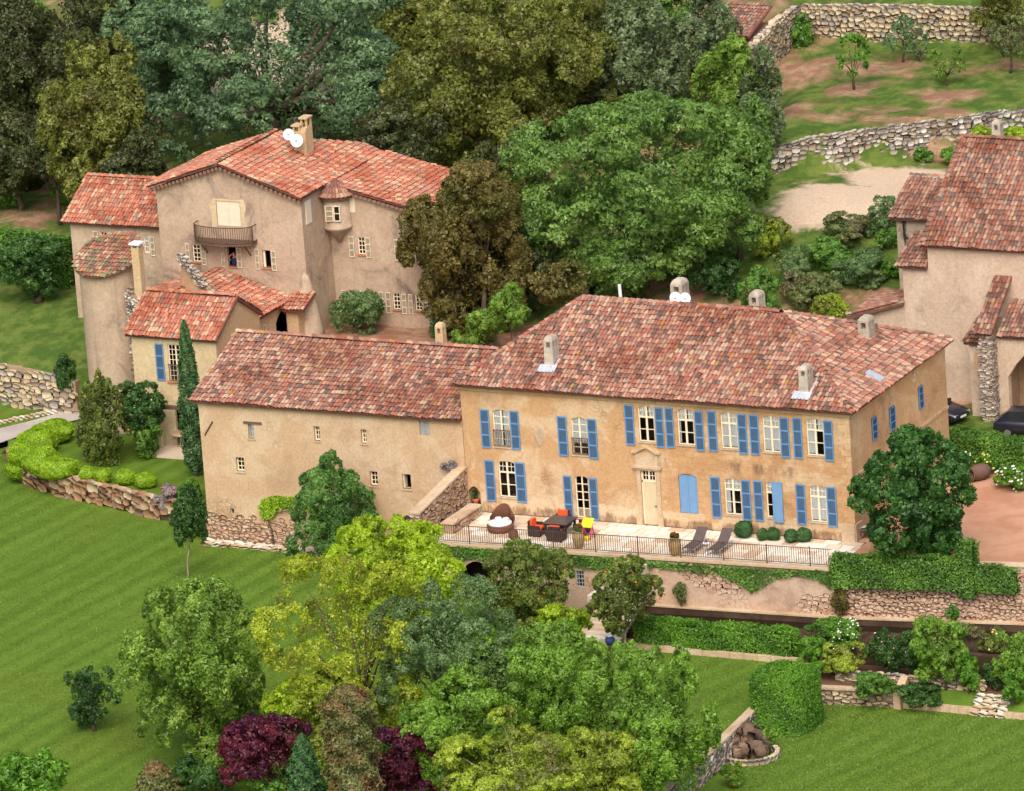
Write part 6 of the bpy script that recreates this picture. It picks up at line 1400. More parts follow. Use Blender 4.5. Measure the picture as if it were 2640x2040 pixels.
lounger('left taupe sun lounger with raised back', 1794, 1416); lounger('right taupe sun lounger with raised back', 1858, 1420)
p = A(1822,1420,z=0); e = thing('side_table', 'small round side table with bottle between the loungers', 'side table', (p[0],p[1],0)); m = MB(); m.lathe((p[0],p[1],0), [(.2,.40),(.21,.42),(.2,.44)], 16); m.obj('top', MAT['dish'], e); m = MB(); m.tube([(p[0],p[1],.005),(p[0],p[1],.4)], [.03,.03], 8); m.obj('stem', MAT['alu'], e); m = MB(); m.lathe((p[0],p[1],0), [(.15,.005),(.15,.03),(.03,.04)], 14); m.obj('foot', MAT['alu'], e)
bt_ = thing('bottle', 'brown bottle standing on the small side table', 'bottle', (p[0],p[1],.44)); m = MB(); m.lathe((p[0],p[1],.442), [(.035,0),(.035,.16),(.015,.22),(.015,.28)], 10); m.obj('glass_body', MAT['wood'], bt_, True); m = MB(); m.lathe((p[0],p[1],.442), [(.017,.281),(.017,.31)], 8); m.obj('stopper', MAT['sill'], bt_)
for i, (px, py, r, lab) in enumerate(((1917,1385,.52,'largest dark clipped ball bush at the facade foot'), (1966,1392,.36,'second dark ball bush from the left at the facade foot'), (1994,1392,.40,'third dark ball bush from the left at the facade foot'), (2040,1398,.42,'fourth dark ball bush from the left at the facade foot'), (2072,1396,.44,'rightmost dark ball bush at the facade foot'))):
    p = A(px, py, z=0); s_ = px_scale(p); bush('ball_bush', lab, (px, py-r*s_*.75), 2*r*s_, 1.9*r*s_, L['cyp'], base=(px,py,0.0), leaf=.08, cover=3.4, mound=True, group='ball bushes at the facade foot', lobes=12)
# bench at the corner, birdbath, jar, bin, blue pot
p = A(2238,1385,z=0); e = thing('stone_bench', 'rough grey stone bench at the right house corner', 'bench', (p[0],p[1],0)); it = [(np.array([p[0]+dx,p[1]+dy,.2]), (1,0,0), (0,-1,0), .4,.42,.4) for dx, dy in ((-.35,-.3),(.35,.5))]; stones(e, it, MAT['stones'], name='support_stone', smooth=True); stones(e, [(np.array([p[0],p[1]+.1,.46]), (.55,.83,0), (.83,-.55,0), 1.6,.2,.6)], MAT['stones'], name='seat_slab')
p = A(2281,1436,z=0); e = thing('birdbath', 'small white birdbath beside the urn on the gravel', 'birdbath', (p[0],p[1],0)); m = MB(); m.lathe((p[0],p[1],0), [(.14,.005),(.08,.1),(.07,.35),(.1,.4)], 14); m.obj('pedestal', MAT['stone'], e, True); m = MB(); m.lathe((p[0],p[1],0), [(.1,.401),(.3,.47),(.3,.5),(.05,.43)], 18); m.obj('bowl', MAT['dish'], e, True)
p = A(2524,1238,z=0); e = thing('clay_jar', 'big brown clay jar lying on its side by the ivy hedge', 'jar', (p[0],p[1],0)); d = unit(np.array([-.5,-.85,0])); v = []; f = []; pr = [(.18,-.7),(.34,-.55),(.44,-.2),(.42,.2),(.32,.45),(.38,.52),(.38,.56),(.30,.55),(.28,.2)]
a_ = np.array([-d[1],d[0],0]); kq = 18
for (r_, q) in pr:
    for t_ in np.linspace(0,2*math.pi,kq,endpoint=False): v.append(np.array([p[0],p[1],.44])+d*q+(a_*math.cos(t_)+np.array([0,0,1])*math.sin(t_))*r_)
for i in range(len(pr)-1):
    for j in range(kq): f.append((i*kq+j,i*kq+(j+1)%kq,(i+1)*kq+(j+1)%kq,(i+1)*kq+j))
f.append(tuple(range(kq))[::-1]); obj('jar_body', v, f, m_plain('dark_clay', S(112,86,78), .8), e, True); m = MB(); m.add([(np.array([p[0],p[1],.44])+d*.2+(a_*math.cos(t_)+np.array([0,0,1])*math.sin(t_))*.275) for t_ in np.linspace(0,2*math.pi,kq,endpoint=False)], [tuple(range(kq))]); m.obj('jar_inside', MAT['room'], e)
ld = A(1056,1368,y=-1.2); e = thing('stone_landing', 'raised stone landing at the foot of the wing beside the parapet', 'landing', (-24, -1, LZ)); m = MB(); m.box(-25.6,-22.86,-2.0,-.12,LZ,ld[2]); m.obj('block', MAT['retain'], e); m = MB(); m.box(-25.7,-22.86,-2.1,-.12,ld[2]+.001,ld[2]+.06); m.obj('paving', MAT['stone'], e)
e = thing('black_bin', 'black plastic bin standing left of the parapet wall', 'bin', (ld[0],-1.2,ld[2]+.06)); m = MB(); z0 = ld[2]+.062; m.add([(ld[0]-.2,-1.4,z0),(ld[0]+.2,-1.4,z0),(ld[0]+.2,-1.0,z0),(ld[0]-.2,-1.0,z0),(ld[0]-.25,-1.45,z0+.62),(ld[0]+.25,-1.45,z0+.62),(ld[0]+.25,-.95,z0+.62),(ld[0]-.25,-.95,z0+.62)], [(3,2,1,0),(0,1,5,4),(1,2,6,5),(2,3,7,6),(3,0,4,7),(4,5,6,7)]); m.obj('body', MAT['black'], e); m = MB(); m.box(ld[0]-.28,ld[0]+.28,-1.48,-.92,z0+.621,z0+.68); m.obj('lid', MAT['black'], e)
p = A(1573,1662,z=-3.35); e = thing('ceramic_pot', 'blue and white glazed pot on the lowest garden step', 'pot', (p[0],p[1],-3.35)); m = MB(); m.lathe((p[0],p[1],-3.35), [(.16,.005),(.26,.16),(.27,.3),(.18,.42),(.22,.46),(.16,.44)], 18); m.obj('body', MAT['bluepot'], e, True); m = MB(); m.lathe((p[0],p[1],-3.35), [(.19,.462),(.2,.48),(.05,.5)], 14); m.obj('lid', MAT['dish'], e, True)
p = A(1228,1300,y=.25); e = thing('niche_pot', 'small terracotta pot with plant standing in the arched wall niche', 'flower pot', (p[0],.25,nic[2])); m = MB(); m.lathe((p[0],.25,nic[2]), [(.12,.005),(.2,.3),(.17,.3)], 14); m.obj('pot', MAT['terra'], e, True); P, Nr, ti, _ = crown_points((p[0],.2,nic[2]+.5), (.2,.18,.3), 260, 6, .5, 6, .5, .5); leaf_mesh('plant', P, Nr, .1, L['deep'], e, ti)
p = A(1140,1362,z=0); e = thing('clay_bowl', 'reddish clay bowl with flowers at the left end of the terrace', 'flower pot', (p[0],p[1],0)); m = MB(); m.lathe((p[0],p[1],0), [(.2,.01),(.36,.25),(.36,.3),(.3,.28)], 16); m.obj('pot', MAT['terra'], e, True); P, Nr, ti, _ = crown_points((p[0],p[1],.36), (.34,.34,.2), 300, 6, .5, 6, .5, .5, low=-.1); leaf_mesh('plant', P, Nr, .1, L['purple'], e, ti)
# ------------------------------------------------------------------ cars
MAT['carpaint'] = m_plain('dark_car_paint', S(44,44,56), .25, .3, .05, .6); MAT['carglass'] = m_plain('car_glass', S(30,36,42), .08, 0, .05, .6); MAT['tyre'] = m_plain('tyre', S(30,30,30), .9); MAT['rim'] = m_plain('rim', S(150,150,156), .35, .7); MAT['lamp'] = m_plain('headlamp', S(220,226,232), .15)
def car(label, x, y, rot):
    e = thing('parked_car', label, 'car', (0,0,0), 'dark cars by the porch')
    # body sections along the length (front = +X local)
    secs = [(-2.1,.5,.42,.78,.80), (-1.95,.2,.40,.92,.84), (-1.3,.2,.38,.96,.88), (0,.2,.36,.95,.90), (.9,.2,.36,.92,.89), (1.7,.2,.38,.80,.84), (2.05,.3,.42,.66,.74), (2.15,.45,.46,.60,.66)]
    v = []; f = []; q = 8
    for (xx, zb, zm, zt, hw_) in secs: v += [(xx,-hw_*.9,zb),(xx,-hw_,zm),(xx,-hw_,zt*.82),(xx,-hw_*.86,zt),(xx,hw_*.86,zt),(xx,hw_,zt*.82),(xx,hw_,zm),(xx,hw_*.9,zb)]
    for i in range(len(secs)-1):
        for j in range(q): f.append((i*q+j,i*q+(j+1)%q,(i+1)*q+(j+1)%q,(i+1)*q+j))
    f += [tuple(range(q))[::-1], tuple(range((len(secs)-1)*q,len(secs)*q))]; obj('body', v, f, MAT['carpaint'], e, True)
    v = [(-1.9,-.72,.95),(1.0,-.74,.93),(1.0,.74,.93),(-1.9,.72,.95),(-1.35,-.56,1.42),(.15,-.58,1.44),(.15,.58,1.44),(-1.35,.56,1.42)]
    obj('cabin_glass', v, [(0,1,5,4),(1,2,6,5),(2,3,7,6),(3,0,4,7)], MAT['carglass'], e); obj('car_roof', [(a,b,c+.005) for a,b,c in v[4:]]+[(-.6,0,1.5)], [(0,1,4),(1,2,4),(2,3,4),(3,0,4)], MAT['carpaint'], e)
    for sx in (-1.3,1.3):
        for sy in (-1,1):
            m = MB(); m.tube([(sx,sy*.68,.32),(sx,sy*.9,.32)], [.32,.32], 18); wh = m.obj('wheel', MAT['tyre'], e); m = MB(); m.tube([(sx,sy*.885,.32),(sx,sy*.91,.32)], [.2,.19], 14); m.obj('rim', MAT['rim'], wh)
    for sy in (-1,1):
        m = MB(); m.box(1.93,2.1,*sorted((sy*.45,sy*.7)),.52,.64); m.obj('headlight', MAT['lamp'], e); m = MB(); m.box(.55,.7,*sorted((sy*.9,sy*1.02)),.92,1.03); m.obj('wing_mirror', MAT['carpaint'], e)
    m = MB(); m.box(2.12,2.17,-.26,.26,.42,.53); m.obj('number_plate', MAT['dish'], e)
    e.location = (x,y,.0); e.rotation_euler = (0,0,rot); return e
car('dark car nosing out behind the right rear house corner', -4.45, 20.9, math.radians(-12))
car('dark car parked before the chapel porch at the right edge', 2.15, 19.6, math.radians(8))
# ------------------------------------------------------------------ person at the window
o = gw_[1]; xm = (o[0]+o[1])/2; zs = o[2]; yw = Y3+.28
pe = thing('person', 'person in dark blue top at the open window with both hands raised to the face', 'person', (xm, yw, zs-.9))
def skin_mesh(name, nodes, edges, mat, parent, sub=2):
    r0 = np.array(root_loc(parent)); me = bpy.data.meshes.new(name); me.from_pydata([tuple(np.array(n_[0])-r0) for n_ in nodes], edges, []); me.materials.append(mat); ob = bpy.data.objects.new(name, me); col.objects.link(ob); ob.parent = parent
    sk = ob.modifiers.new('skin', 'SKIN'); lay = me.skin_vertices[0] if me.skin_vertices else None
    if lay is None: return ob
    for i, n_ in enumerate(nodes): lay.data[i].radius = n_[1]; lay.data[i].use_root = (i == 0)
    su = ob.modifiers.new('sub', 'SUBSURF'); su.levels = sub; su.render_levels = sub; return ob
def skin_ok():
    me = bpy.data.meshes.new('probe'); me.from_pydata([(0,0,0),(0,0,1)], [(0,1)], []); ob = bpy.data.objects.new('probe', me); col.objects.link(ob); ob.modifiers.new('s', 'SKIN'); n_ = len(me.skin_vertices); bpy.data.objects.remove(ob); return n_ > 0
z = zs; skinm = m_plain('skin', S(206,158,130), .6, var=.05); topm = m_plain('navy_top', S(40,52,96), .85); hairm = m_plain('dark_hair', S(60,44,36), .8)
def limb(mb, pts, rs): mb.tube(pts, rs, 8)
m = MB(); m.tube([(xm,yw,z-.9),(xm,yw,z-.45),(xm,yw,z-.05),(xm,yw,z+.18),(xm,yw,z+.36),(xm,yw,z+.46),(xm,yw-.01,z+.52),(xm,yw-.02,z+.56),(xm,yw-.03,z+.66),(xm,yw-.03,z+.74),(xm,yw-.02,z+.79)], [.15,.17,.155,.17,.185,.13,.055,.085,.10,.085,.03], 12)
for sx in (-1,1):
    m.tube([(xm+sx*.14,yw,z+.42),(xm+sx*.30,yw-.08,z+.30),(xm+sx*.34,yw-.14,z+.34),(xm+sx*.2,yw-.2,z+.56),(xm+sx*.10,yw-.17,z+.67)], [.06,.052,.048,.04,.035], 8)
    for k2 in range(4): m.tube([(xm+sx*.10,yw-.17,z+.65+k2*.022),(xm+sx*.06,yw-.185,z+.67+k2*.02),(xm+sx*.025,yw-.18,z+.67+k2*.02)], [.012,.011,.008], 5)
    m.tube([(xm+sx*.10,yw-.165,z+.64),(xm+sx*.06,yw-.16,z+.62)], [.013,.009], 5)
m.tube([(xm,yw-.12,z+.68),(xm,yw-.145,z+.65)], [.012,.018], 6)
m.obj('body', skinm, pe, True)
m = MB(); m.tube([(xm,yw+.005,z-.9),(xm,yw+.005,z-.45),(xm,yw+.005,z-.05),(xm,yw+.005,z+.18),(xm,yw+.005,z+.36),(xm,yw+.005,z+.455)], [.17,.185,.17,.185,.20,.15], 12)
for sx in (-1,1): m.tube([(xm+sx*.13,yw,z+.42),(xm+sx*.23,yw-.045,z+.345)], [.075,.068], 8)
m.obj('top', topm, pe, True)
m = MB(); m.lathe((xm,yw+.005,z+.6), [(.095,.0),(.112,.06),(.11,.14),(.075,.2),(.02,.215)], 12); m.obj('hair', hairm, pe, True)
# ================================================================== VEGETATION
def hit(px, py, y0=20.0, y1=95.0):
    yy = np.arange(y0, y1, .1); P = np.array([A(px, py, y=q) for q in yy]); g_ = Hf(P[:, 0], P[:, 1]); k2 = np.where(P[:, 2] <= g_)[0]
    return P[k2[0]] if len(k2) else P[-1]
def PX(P):
    v = np.asarray(P)-CC; d = v@CF; return (IW/2+FPX*(v@CR)/d, IH/2-FPX*(v@CU)/d, float(P[2]))
def gb(px, py):
    P = hit(px, py); return (px, py, float(P[2]))
Gz = Hs
# --- woods behind
tree('evergreen_oak', 'dark evergreen tree filling the far left edge', (60,230), 380, 520, L['dark'], y=46, gz=3.2, leaf=.32, lobes=22, cover=2.4)
tree('evergreen_oak', 'olive lit evergreen oak just left of the gabled house', (240,320), 330, 430, L['olive'], y=37, gz=2.6, leaf=.3, lobes=24, cover=2.4, lr=.36)
tree('evergreen_oak', 'dim evergreen tree high at the top left, behind the olive oak', (230,90), 380, 330, L['dark'], y=56, gz=5.0, leaf=.32, lobes=18)
tree('evergreen_oak', 'yellowish green tree in the top left corner', (40,70), 190, 200, L['round'], y=60, gz=5.5, leaf=.32, lobes=14)
tree('evergreen_oak', 'dark small oak touching the left roof end of the gabled house', (370,400), 150, 200, L['dark'], y=36, gz=2.5, leaf=.28, lobes=14)
tree('great_oak', 'huge spreading blue-green oak behind the gabled house roof', (690,190), 840, 500, L['blue'], y=50, gz=4.2, leaf=.34, cover=1.7, lobes=38, lr=.27, hollow=.74, trunk=.75, gap=.10, depthr=6.5, nl=16, low=-.9)
tree('evergreen_oak', 'broad olive green oak right of the huge blue-green oak', (1225,215), 560, 480, L['olive'], y=47, gz=3.4, leaf=.32, lobes=30, lr=.34, cover=2.3, depthr=5.5)
tree('evergreen_oak', 'olive oak at the top centre edge of the picture', (1450,150), 400, 460, L['olive'], y=54, gz=5, leaf=.32, lobes=24, lr=.34, depthr=5)
tree('evergreen_oak', 'sage grey tree behind the big green tree', (1660,170), 280, 420, L['sage'], y=54, gz=6, leaf=.32, lobes=22, lr=.36)
tree('evergreen_oak', 'green tree at the top edge left of the hut', (1770,40), 230, 170, L['green'], y=64, gz=9.5, leaf=.32, lobes=14)
tree('evergreen_oak', 'mixed green tree in front of the hut', (1885,240), 220, 300, L['round'], y=51, gz=5.5, leaf=.3, lobes=18)
tree('young_tree', 'slender green tree beside the side terrace wall', (1965,240), 100, 250, L['sage'], y=50, gz=5.5, leaf=.26, lobes=12)
tree('broad_tree', 'big fresh green tree behind the main house ridge', (1650,500), 680, 500, L['green'], base=(1660,812,1.0), leaf=.32, cover=2.2, lobes=40, lr=.29, hollow=.7, trunk=.4, depthr=6.2, nl=12)
tree('broad_tree', 'green right-hand tree merging with the big green tree', (1890,420), 200, 320, L['green'], y=36, gz=3.5, leaf=.3, lobes=16)
tree('bronze_oak', 'bronze brown oak hiding the right end of the gabled house', (1190,640), 345, 480, L['brown'], base=(1180,872,1.3), leaf=.26, cover=2.6, lobes=30, lr=.33, depthr=3.2)
tree('bronze_oak', 'low dark oak between the bronze oak and the main roof', (1310,690), 240, 320, L['dark'], base=(1330,850,1.2), leaf=.26, lobes=16)
bush('red_shrub', 'dark reddish shrub under the big green tree', (1440,730), 150, 130, L['brown'], y=24, gz=.8, leaf=.2, cat='shrub')
bush('green_shrub', 'bright green shrub left of the main roof ridge', (1320,790), 110, 110, L['fresh'], y=21, gz=.6, leaf=.18, cat='shrub')
bush('green_shrub', 'mid green shrub below the bronze oak', (1245,850), 160, 110, L['round'], y=23, gz=1, leaf=.18, cat='shrub')
hedge('court_hedge', 'dark clipped hedge block below the bronze oak', [(-36.6,25.2), (-35.0,25.3)], 1.1, 1.3, 3.3, L['cyp'], .13, 330)
bush('fig_shrub', 'loose green shrub in the court before the gabled house', (905,805), 160, 130, L['grey'], y=24.5, gz=1.4, leaf=.2, cover=1.9, cat='shrub')
bush('round_bush', 'bright green round bush left of the low side wing', (182,482), 110, 105, L['fresh'], base=gb(182,528), mound=True, leaf=.18)
bush('round_bush', 'dark green round bush at the left edge by the track', (18,512), 75, 65, L['hedge'], base=gb(18,540), leaf=.16)
bush('ivy_mound', 'long mound of bright ivy right of the big tree trunk', (1955,760), 120, 150, L['ivy'], y=22.5, gz=-.2, leaf=.16, cat='ivy', cover=3)
bush('slope_shrub', 'yellow green shrub at the edge of the dirt patch', (1985,612), 110, 110, L['fresh2'], base=gb(1985,660), leaf=.2, cat='shrub')
for i, (px, py, w_, h_, mt, yy, lab) in enumerate((
    (2170,590,150,90,'weed',34,'grey green weeds on the bank below the dirt patch'), (2270,560,90,110,'grey',35,'grey shrub left of the chapel annexe'), (2130,660,160,80,'ivy',30,'low green shrub on the bank above the chapel lean-to'),
    (2210,700,150,100,'grey',28,'grey bush in the middle of the bank'), (2090,740,170,110,'weed',27,'dull green shrub low on the bank'), (2040,690,120,110,'grey',29,'small grey shrub at the left of the bank'), (2145,790,110,60,'fresh2',25.5,'yellow green bush beside the hill steps'), (2290,700,70,50,'hedge',29,'dark cushion bush beside the steps'), (2290,620,80,60,'ivy',32.5,'green plant under the stained annexe wall'))):
    bush('bank_shrub', lab, (px,py), w_, h_, L[mt], base=gb(px,py+h_*.42), leaf=.16, cat='shrub', cover=2.2, group='shrubs on the bank')
tree('evergreen_oak', 'dark understory tree in the deep shade at the left edge', (40,400), 240, 200, L['dark'], y=40, gz=2.6, leaf=.3, lobes=16)
tree('evergreen_oak', 'dark low tree behind the left wing roof', (330,470), 170, 140, L['dark'], y=34, gz=2.2, leaf=.26, lobes=14)
tree('evergreen_oak', 'olive low tree right behind the orange roof', (1020,380), 260, 250, L['dark'], y=40, gz=2.4, leaf=.28, lobes=18)
tree('evergreen_oak', 'dark low tree between bronze oak and big green tree', (1330,480), 220, 300, L['dark'], y=38, gz=2.2, leaf=.28, lobes=18)
tree('evergreen_oak', 'dark low tree left of the dirt patch', (1960,330), 130, 170, L['sage'], y=45, gz=5.2, leaf=.26, lobes=12)
tree('great_oak', 'blue-green crown filling the gap left of the huge oak', (420,110), 340, 330, L['blue'], y=56, gz=5.2, leaf=.34, lobes=22, lr=.36)
tree('evergreen_oak', 'blue-green tree at the top edge above the orange roof chimney', (900,60), 320, 250, L['blue'], y=60, gz=6.2, leaf=.34, lobes=20)
tree('evergreen_oak', 'olive tree at the top edge between the two big oaks', (1090,60), 320, 260, L['olive'], y=62, gz=7.5, leaf=.34, lobes=20)
tree('evergreen_oak', 'olive green tree along the top edge right of centre', (1560,70), 260, 300, L['olive'], y=60, gz=8, leaf=.32, lobes=18)
tree('evergreen_oak', 'leafy green tree covering the left part of the hut', (1830,110), 170, 240, L['sage'], y=56, gz=6.5, leaf=.3, lobes=16)
tree('evergreen_oak', 'dark green tree behind the round bush at left', (140,400), 180, 170, L['dark'], y=38, gz=2.6, leaf=.28, lobes=16)
tree('evergreen_oak', 'olive tree filling the space right of the bronze oak', (1290,590), 230, 330, L['olive'], y=30, gz=1.6, leaf=.28, lobes=20)
tree('fresh_tree', 'fresh green tree crown right of the grey willowy tree', (1500,1810), 300, 330, L['fresh'], base=(1500,2040,-3.4), leaf=.2, cover=2.0, lobes=28, lr=.32, trunk=.14)
tree('fresh_tree', 'mid green tree crown low in the centre foreground', (1190,1890), 300, 280, L['fresh'], base=(1190,2070,-3.2), leaf=.2, cover=1.9, lobes=28, lr=.32, trunk=.14)
tree('mixed_tree', 'yellow green crown at the bottom right of centre', (1560,1990), 260, 220, L['fresh2'], base=(1560,2130,-3.5), leaf=.19, cover=1.7, lobes=24, lr=.32, trunk=.12)
tree('yellow_tree', 'thin olive yellow tree behind the brown cypress', (860,1860), 260, 260, L['fresh2'], base=(870,2030,-2.9), leaf=.18, cover=1.1, lobes=26, lr=.28, gap=.1, trunk=.1, nl=18)
for (px, py, w_, h_, lab) in ((60,470,110,60,'dark undergrowth at the left edge beside the track'), (330,500,100,50,'dark undergrowth behind the low side wing'), (1440,640,150,90,'dark undergrowth beside the trunk of the big green tree'), (1540,720,150,90,'shady undergrowth left of the double white dishes'), (1850,720,140,110,'green undergrowth right of the double white dishes'), (1780,640,120,70,'dull undergrowth under the big green tree at right')):
    bush('undergrowth', lab, (px,py), w_, h_, L['dark' if py < 700 else 'deep'], base=gb(px,py+h_*.4), leaf=.2, cat='shrub', group='undergrowth below the trees')
# orchard
for (px, py, w_, h_, bx, by, lab, mt) in ((2195,145,115,110,2202,232,'upright young fruit tree in the orchard, left one','hedge'), (2330,95,120,110,2330,160,'pale green fig tree before the upper stone wall','blue'), (2445,165,110,80,2440,222,'wide young fruit tree in the middle of the orchard','round'), (2610,90,120,120,2605,190,'loose fruit tree at the right edge of the orchard','weed'), (2372,128,40,50,2375,160,'small pale sapling right of the fig tree','blue')):
    tree('fruit_tree', lab, (px,py), w_, h_, L[mt], base=gb(bx,by), leaf=.18, cover=.8, lobes=18, lr=.26, trunk=.08, nl=9, group='orchard trees', gap=.35, fill=.02)
tree('evergreen_oak', 'olive tree crown in the top right corner', (2585,20), 190, 130, L['olive'], y=64.5, gz=8.8, leaf=.28, lobes=12)
bush('ivy_tuft', 'bright green ivy spilling over the side terrace wall', (2062,85), 70, 90, L['ivy'], y=64.5, gz=8.9, leaf=.2, cat='ivy')
bush('ivy_tuft', 'dark green bush behind the hut door', (1985,70), 80, 80, L['ivy'], y=67, gz=11.2, leaf=.2, cat='ivy')
bush('bank_shrub', 'low green bush at the foot of the grey dry-stone wall', (2380,400), 60, 40, L['ivy'], base=gb(2380,416), leaf=.16, cat='shrub', group='shrubs on the bank')
bush('bank_shrub', 'dark green bush where grey wall meets the chapel roof', (2465,405), 90, 50, L['hedge'], base=gb(2465,425), leaf=.16, cat='shrub', group='shrubs on the bank')
for i in range(2): bush('lime_bush', ('lime green bush left of the chapel chimney','lime green bush right of the chapel chimney')[i], ((2535,345),(2615,348))[i], 70, 34, L['lime'], y=40, gz=8.2, leaf=.2, cat='bush')
# --- left garden
ivb = [hit(px, py) for px, py in ((-120,708), (0,718), (100,728), (190,738))]; hedge('ivy_wall', 'ivy covered wall behind the fig tree at the left edge', [p[:2] for p in ivb], .9, float(np.mean([p[2] for p in ivb]))-.3, float(np.mean([p[2] for p in ivb]))+2.9, L['ivy'], .16, 230, cat='hedge')
tree('fig_tree', 'dark green fig tree on the grass left of the tower', (75,680), 190, 160, L['deep'], base=gb(100,778), leaf=.26, cover=2.2, lobes=14, trunk=.28, wig=.1)
bush('dark_shrub', 'dark shrub on the bank left of the tower foot', (178,1000), 80, 170, L['deep'], base=(180,1055,-2.4), leaf=.16, cat='shrub')
tree('magnolia', 'conical magnolia at the foot of the round tower', (262,1075), 155, 270, L['citrus'], base=(262,1192,-1.85), leaf=.2, cover=2.8, lobes=30, lr=.36, low=-1, cone=.5, fruit=(MAT['fruit'], 22, .06))
tree('climbing_rose', 'climbing rose mass with few white flowers over the pergola', (362,1045), 130, 120, L['deep'], base=(362,1175,-1.85), leaf=.18, cover=2.8, lobes=16, fruit=(MAT['petal_w'], 12, .07), cat='climber')
bush('ivy_column', 'column of ivy climbing below the pergola rose', (378,1125), 75, 130, L['ivy'], base=(378,1185,-1.85), leaf=.15, cat='ivy', cover=3)
pg = thing('pergola_posts', 'pale posts of the shady pergola below the small house', 'pergola', (-45.5, 10.6, -1.85))
for q in (A(417,1160,z=-1.85), A(498,1165,z=-1.85)): m = MB(); m.box(q[0]-.1,q[0]+.1,q[1]-.1,q[1]+.1,-1.85,.6); m.obj('post', MAT['cream'], pg)
a = A(417,1160,z=-1.85); m = MB(); m.box(a[0]-.2,a[0]+2.4,a[1]-.12,a[1]+.12,.6,.8); m.obj('beam', MAT['wood'], pg)
e = thing('pergola_floor', 'paved floor of the shady pergola', 'paving', (-45.3, 11, -1.85)); m = MB(); m.box(-47.2,-43.8,9.8,11.95,-1.84,-1.72); m.obj('slab', MAT['paving'], e)
p = A(468,1118,z=-1.0); e = thing('round_garden_table', 'round stone table in the shade of the pergola', 'table', (p[0],p[1],-1.72)); m = MB(); m.lathe((p[0],p[1],-1.72), [(.6,.70),(.62,.74),(.6,.78)], 20); m.obj('top', MAT['stone'], e); m = MB(); m.lathe((p[0],p[1],-1.72), [(.3,.005),(.14,.1),(.12,.6),(.2,.7)], 12); m.obj('pedestal', MAT['stone'], e, True)
def cypress(label, base, topy, w, mat, leaf=.16, name='cypress', dens=1.0, tip=.55, group=None):
    B = A(base[0], base[1], z=base[2]); s_ = px_scale(B); Ht = (base[1]-topy)/(s_*.96); R = w/2/s_; e = thing(name, label, 'cypress', B, group)
    n = int(dens*Ht*R*2*math.pi/(leaf*leaf*.33)*2.2); t_ = rng.uniform(.02,1,n); prof = np.minimum(1, (t_/.12)**.6)*np.clip((1-t_)/tip, 0, 1)**.55
    th = rng.uniform(0,2*math.pi,n); lump = 1+.13*np.sin(th*5+t_*31)+.10*np.sin(th*3-t_*47)
    rr = R*prof*lump*np.sqrt(rng.uniform(.55,1,n)); P = np.stack([B[0]+rr*np.cos(th), B[1]+rr*np.sin(th), B[2]+.1+t_*Ht], 1); Nn = np.stack([np.cos(th), np.sin(th), .8*np.ones(n)], 1)
    leaf_mesh('crown', P, unit(Nn), leaf, mat, e, .5+.25*np.sin(th*5+t_*31)+rng.normal(0,.15,n), .5, .5)
    m = MB(); m.tube([B-np.array([0,0,.1]), B+np.array([0,0,Ht*.5]), B+np.array([0,0,Ht*.92])], [max(.08,R*.2), R*.14, .02], 7); m.obj('trunk', MAT['bark'], e); return e
cypress('slender dark cypress at the left corner of the plain wing', (508,1228,-1.85), 832, 62, L['cyp'], .15)
cypress('smaller cypress behind the slender one', (548,1120,-1.8), 905, 50, L['cyp'], .15)
for i, (px, py, w_, h_, lab) in enumerate(((135,1112,120,62,'long bright green cushion bush nearest the drive'), (95,1140,110,70,'bright green cushion bush at the bend of the garden wall'), (60,1170,90,70,'leftmost bright green cushion bush on the curved wall'), (55,1205,95,60,'low bright cushion bush hanging over the left wall end'), (110,1190,110,75,'big bright cushion bush in the middle of the bend'), (150,1207,100,62,'bright cushion bush at the right end of the long clump'), (193,1208,40,44,'small bright ball bush right after the long clump'), (225,1222,46,40,'second small bright ball bush on the wall'), (265,1226,48,44,'third small bright ball bush on the wall'), (323,1230,52,46,'fourth small bright ball bush on the wall'), (375,1238,64,44,'rightmost small bright bush on the wall'))):
    gz = -1.85 if i != 3 else -2.6; p_ = A(px, py+h_*.42, z=gz)
    bush('cushion_bush', lab, (px,py), w_*1.06, h_*1.0, L['bush'], base=(px,py+h_*.42,gz), leaf=.11, cover=3.2, mound=True, lobes=10, group='bright cushion bushes on the garden wall')
bush('lavender_bush', 'mauve lavender hanging over the garden wall', (285,1258), 42, 44, L['lav'], base=(288,1278,LZ), leaf=.1, cat='lavender', group='lavender on the wall')
bush('lavender_bush', 'large purple and grey bush at the end of the garden wall', (435,1290), 80, 90, L['lav'], base=(440,1335,LZ), leaf=.12, cat='lavender', flowers=(MAT['pinkp'], 50, .05), group='lavender on the wall')
bush('dark_shrub', 'small green plants in the corner beside the wing', (490,1265), 60, 70, L['hedge'], base=(500,1290,-1.85), leaf=.14, cat='shrub')
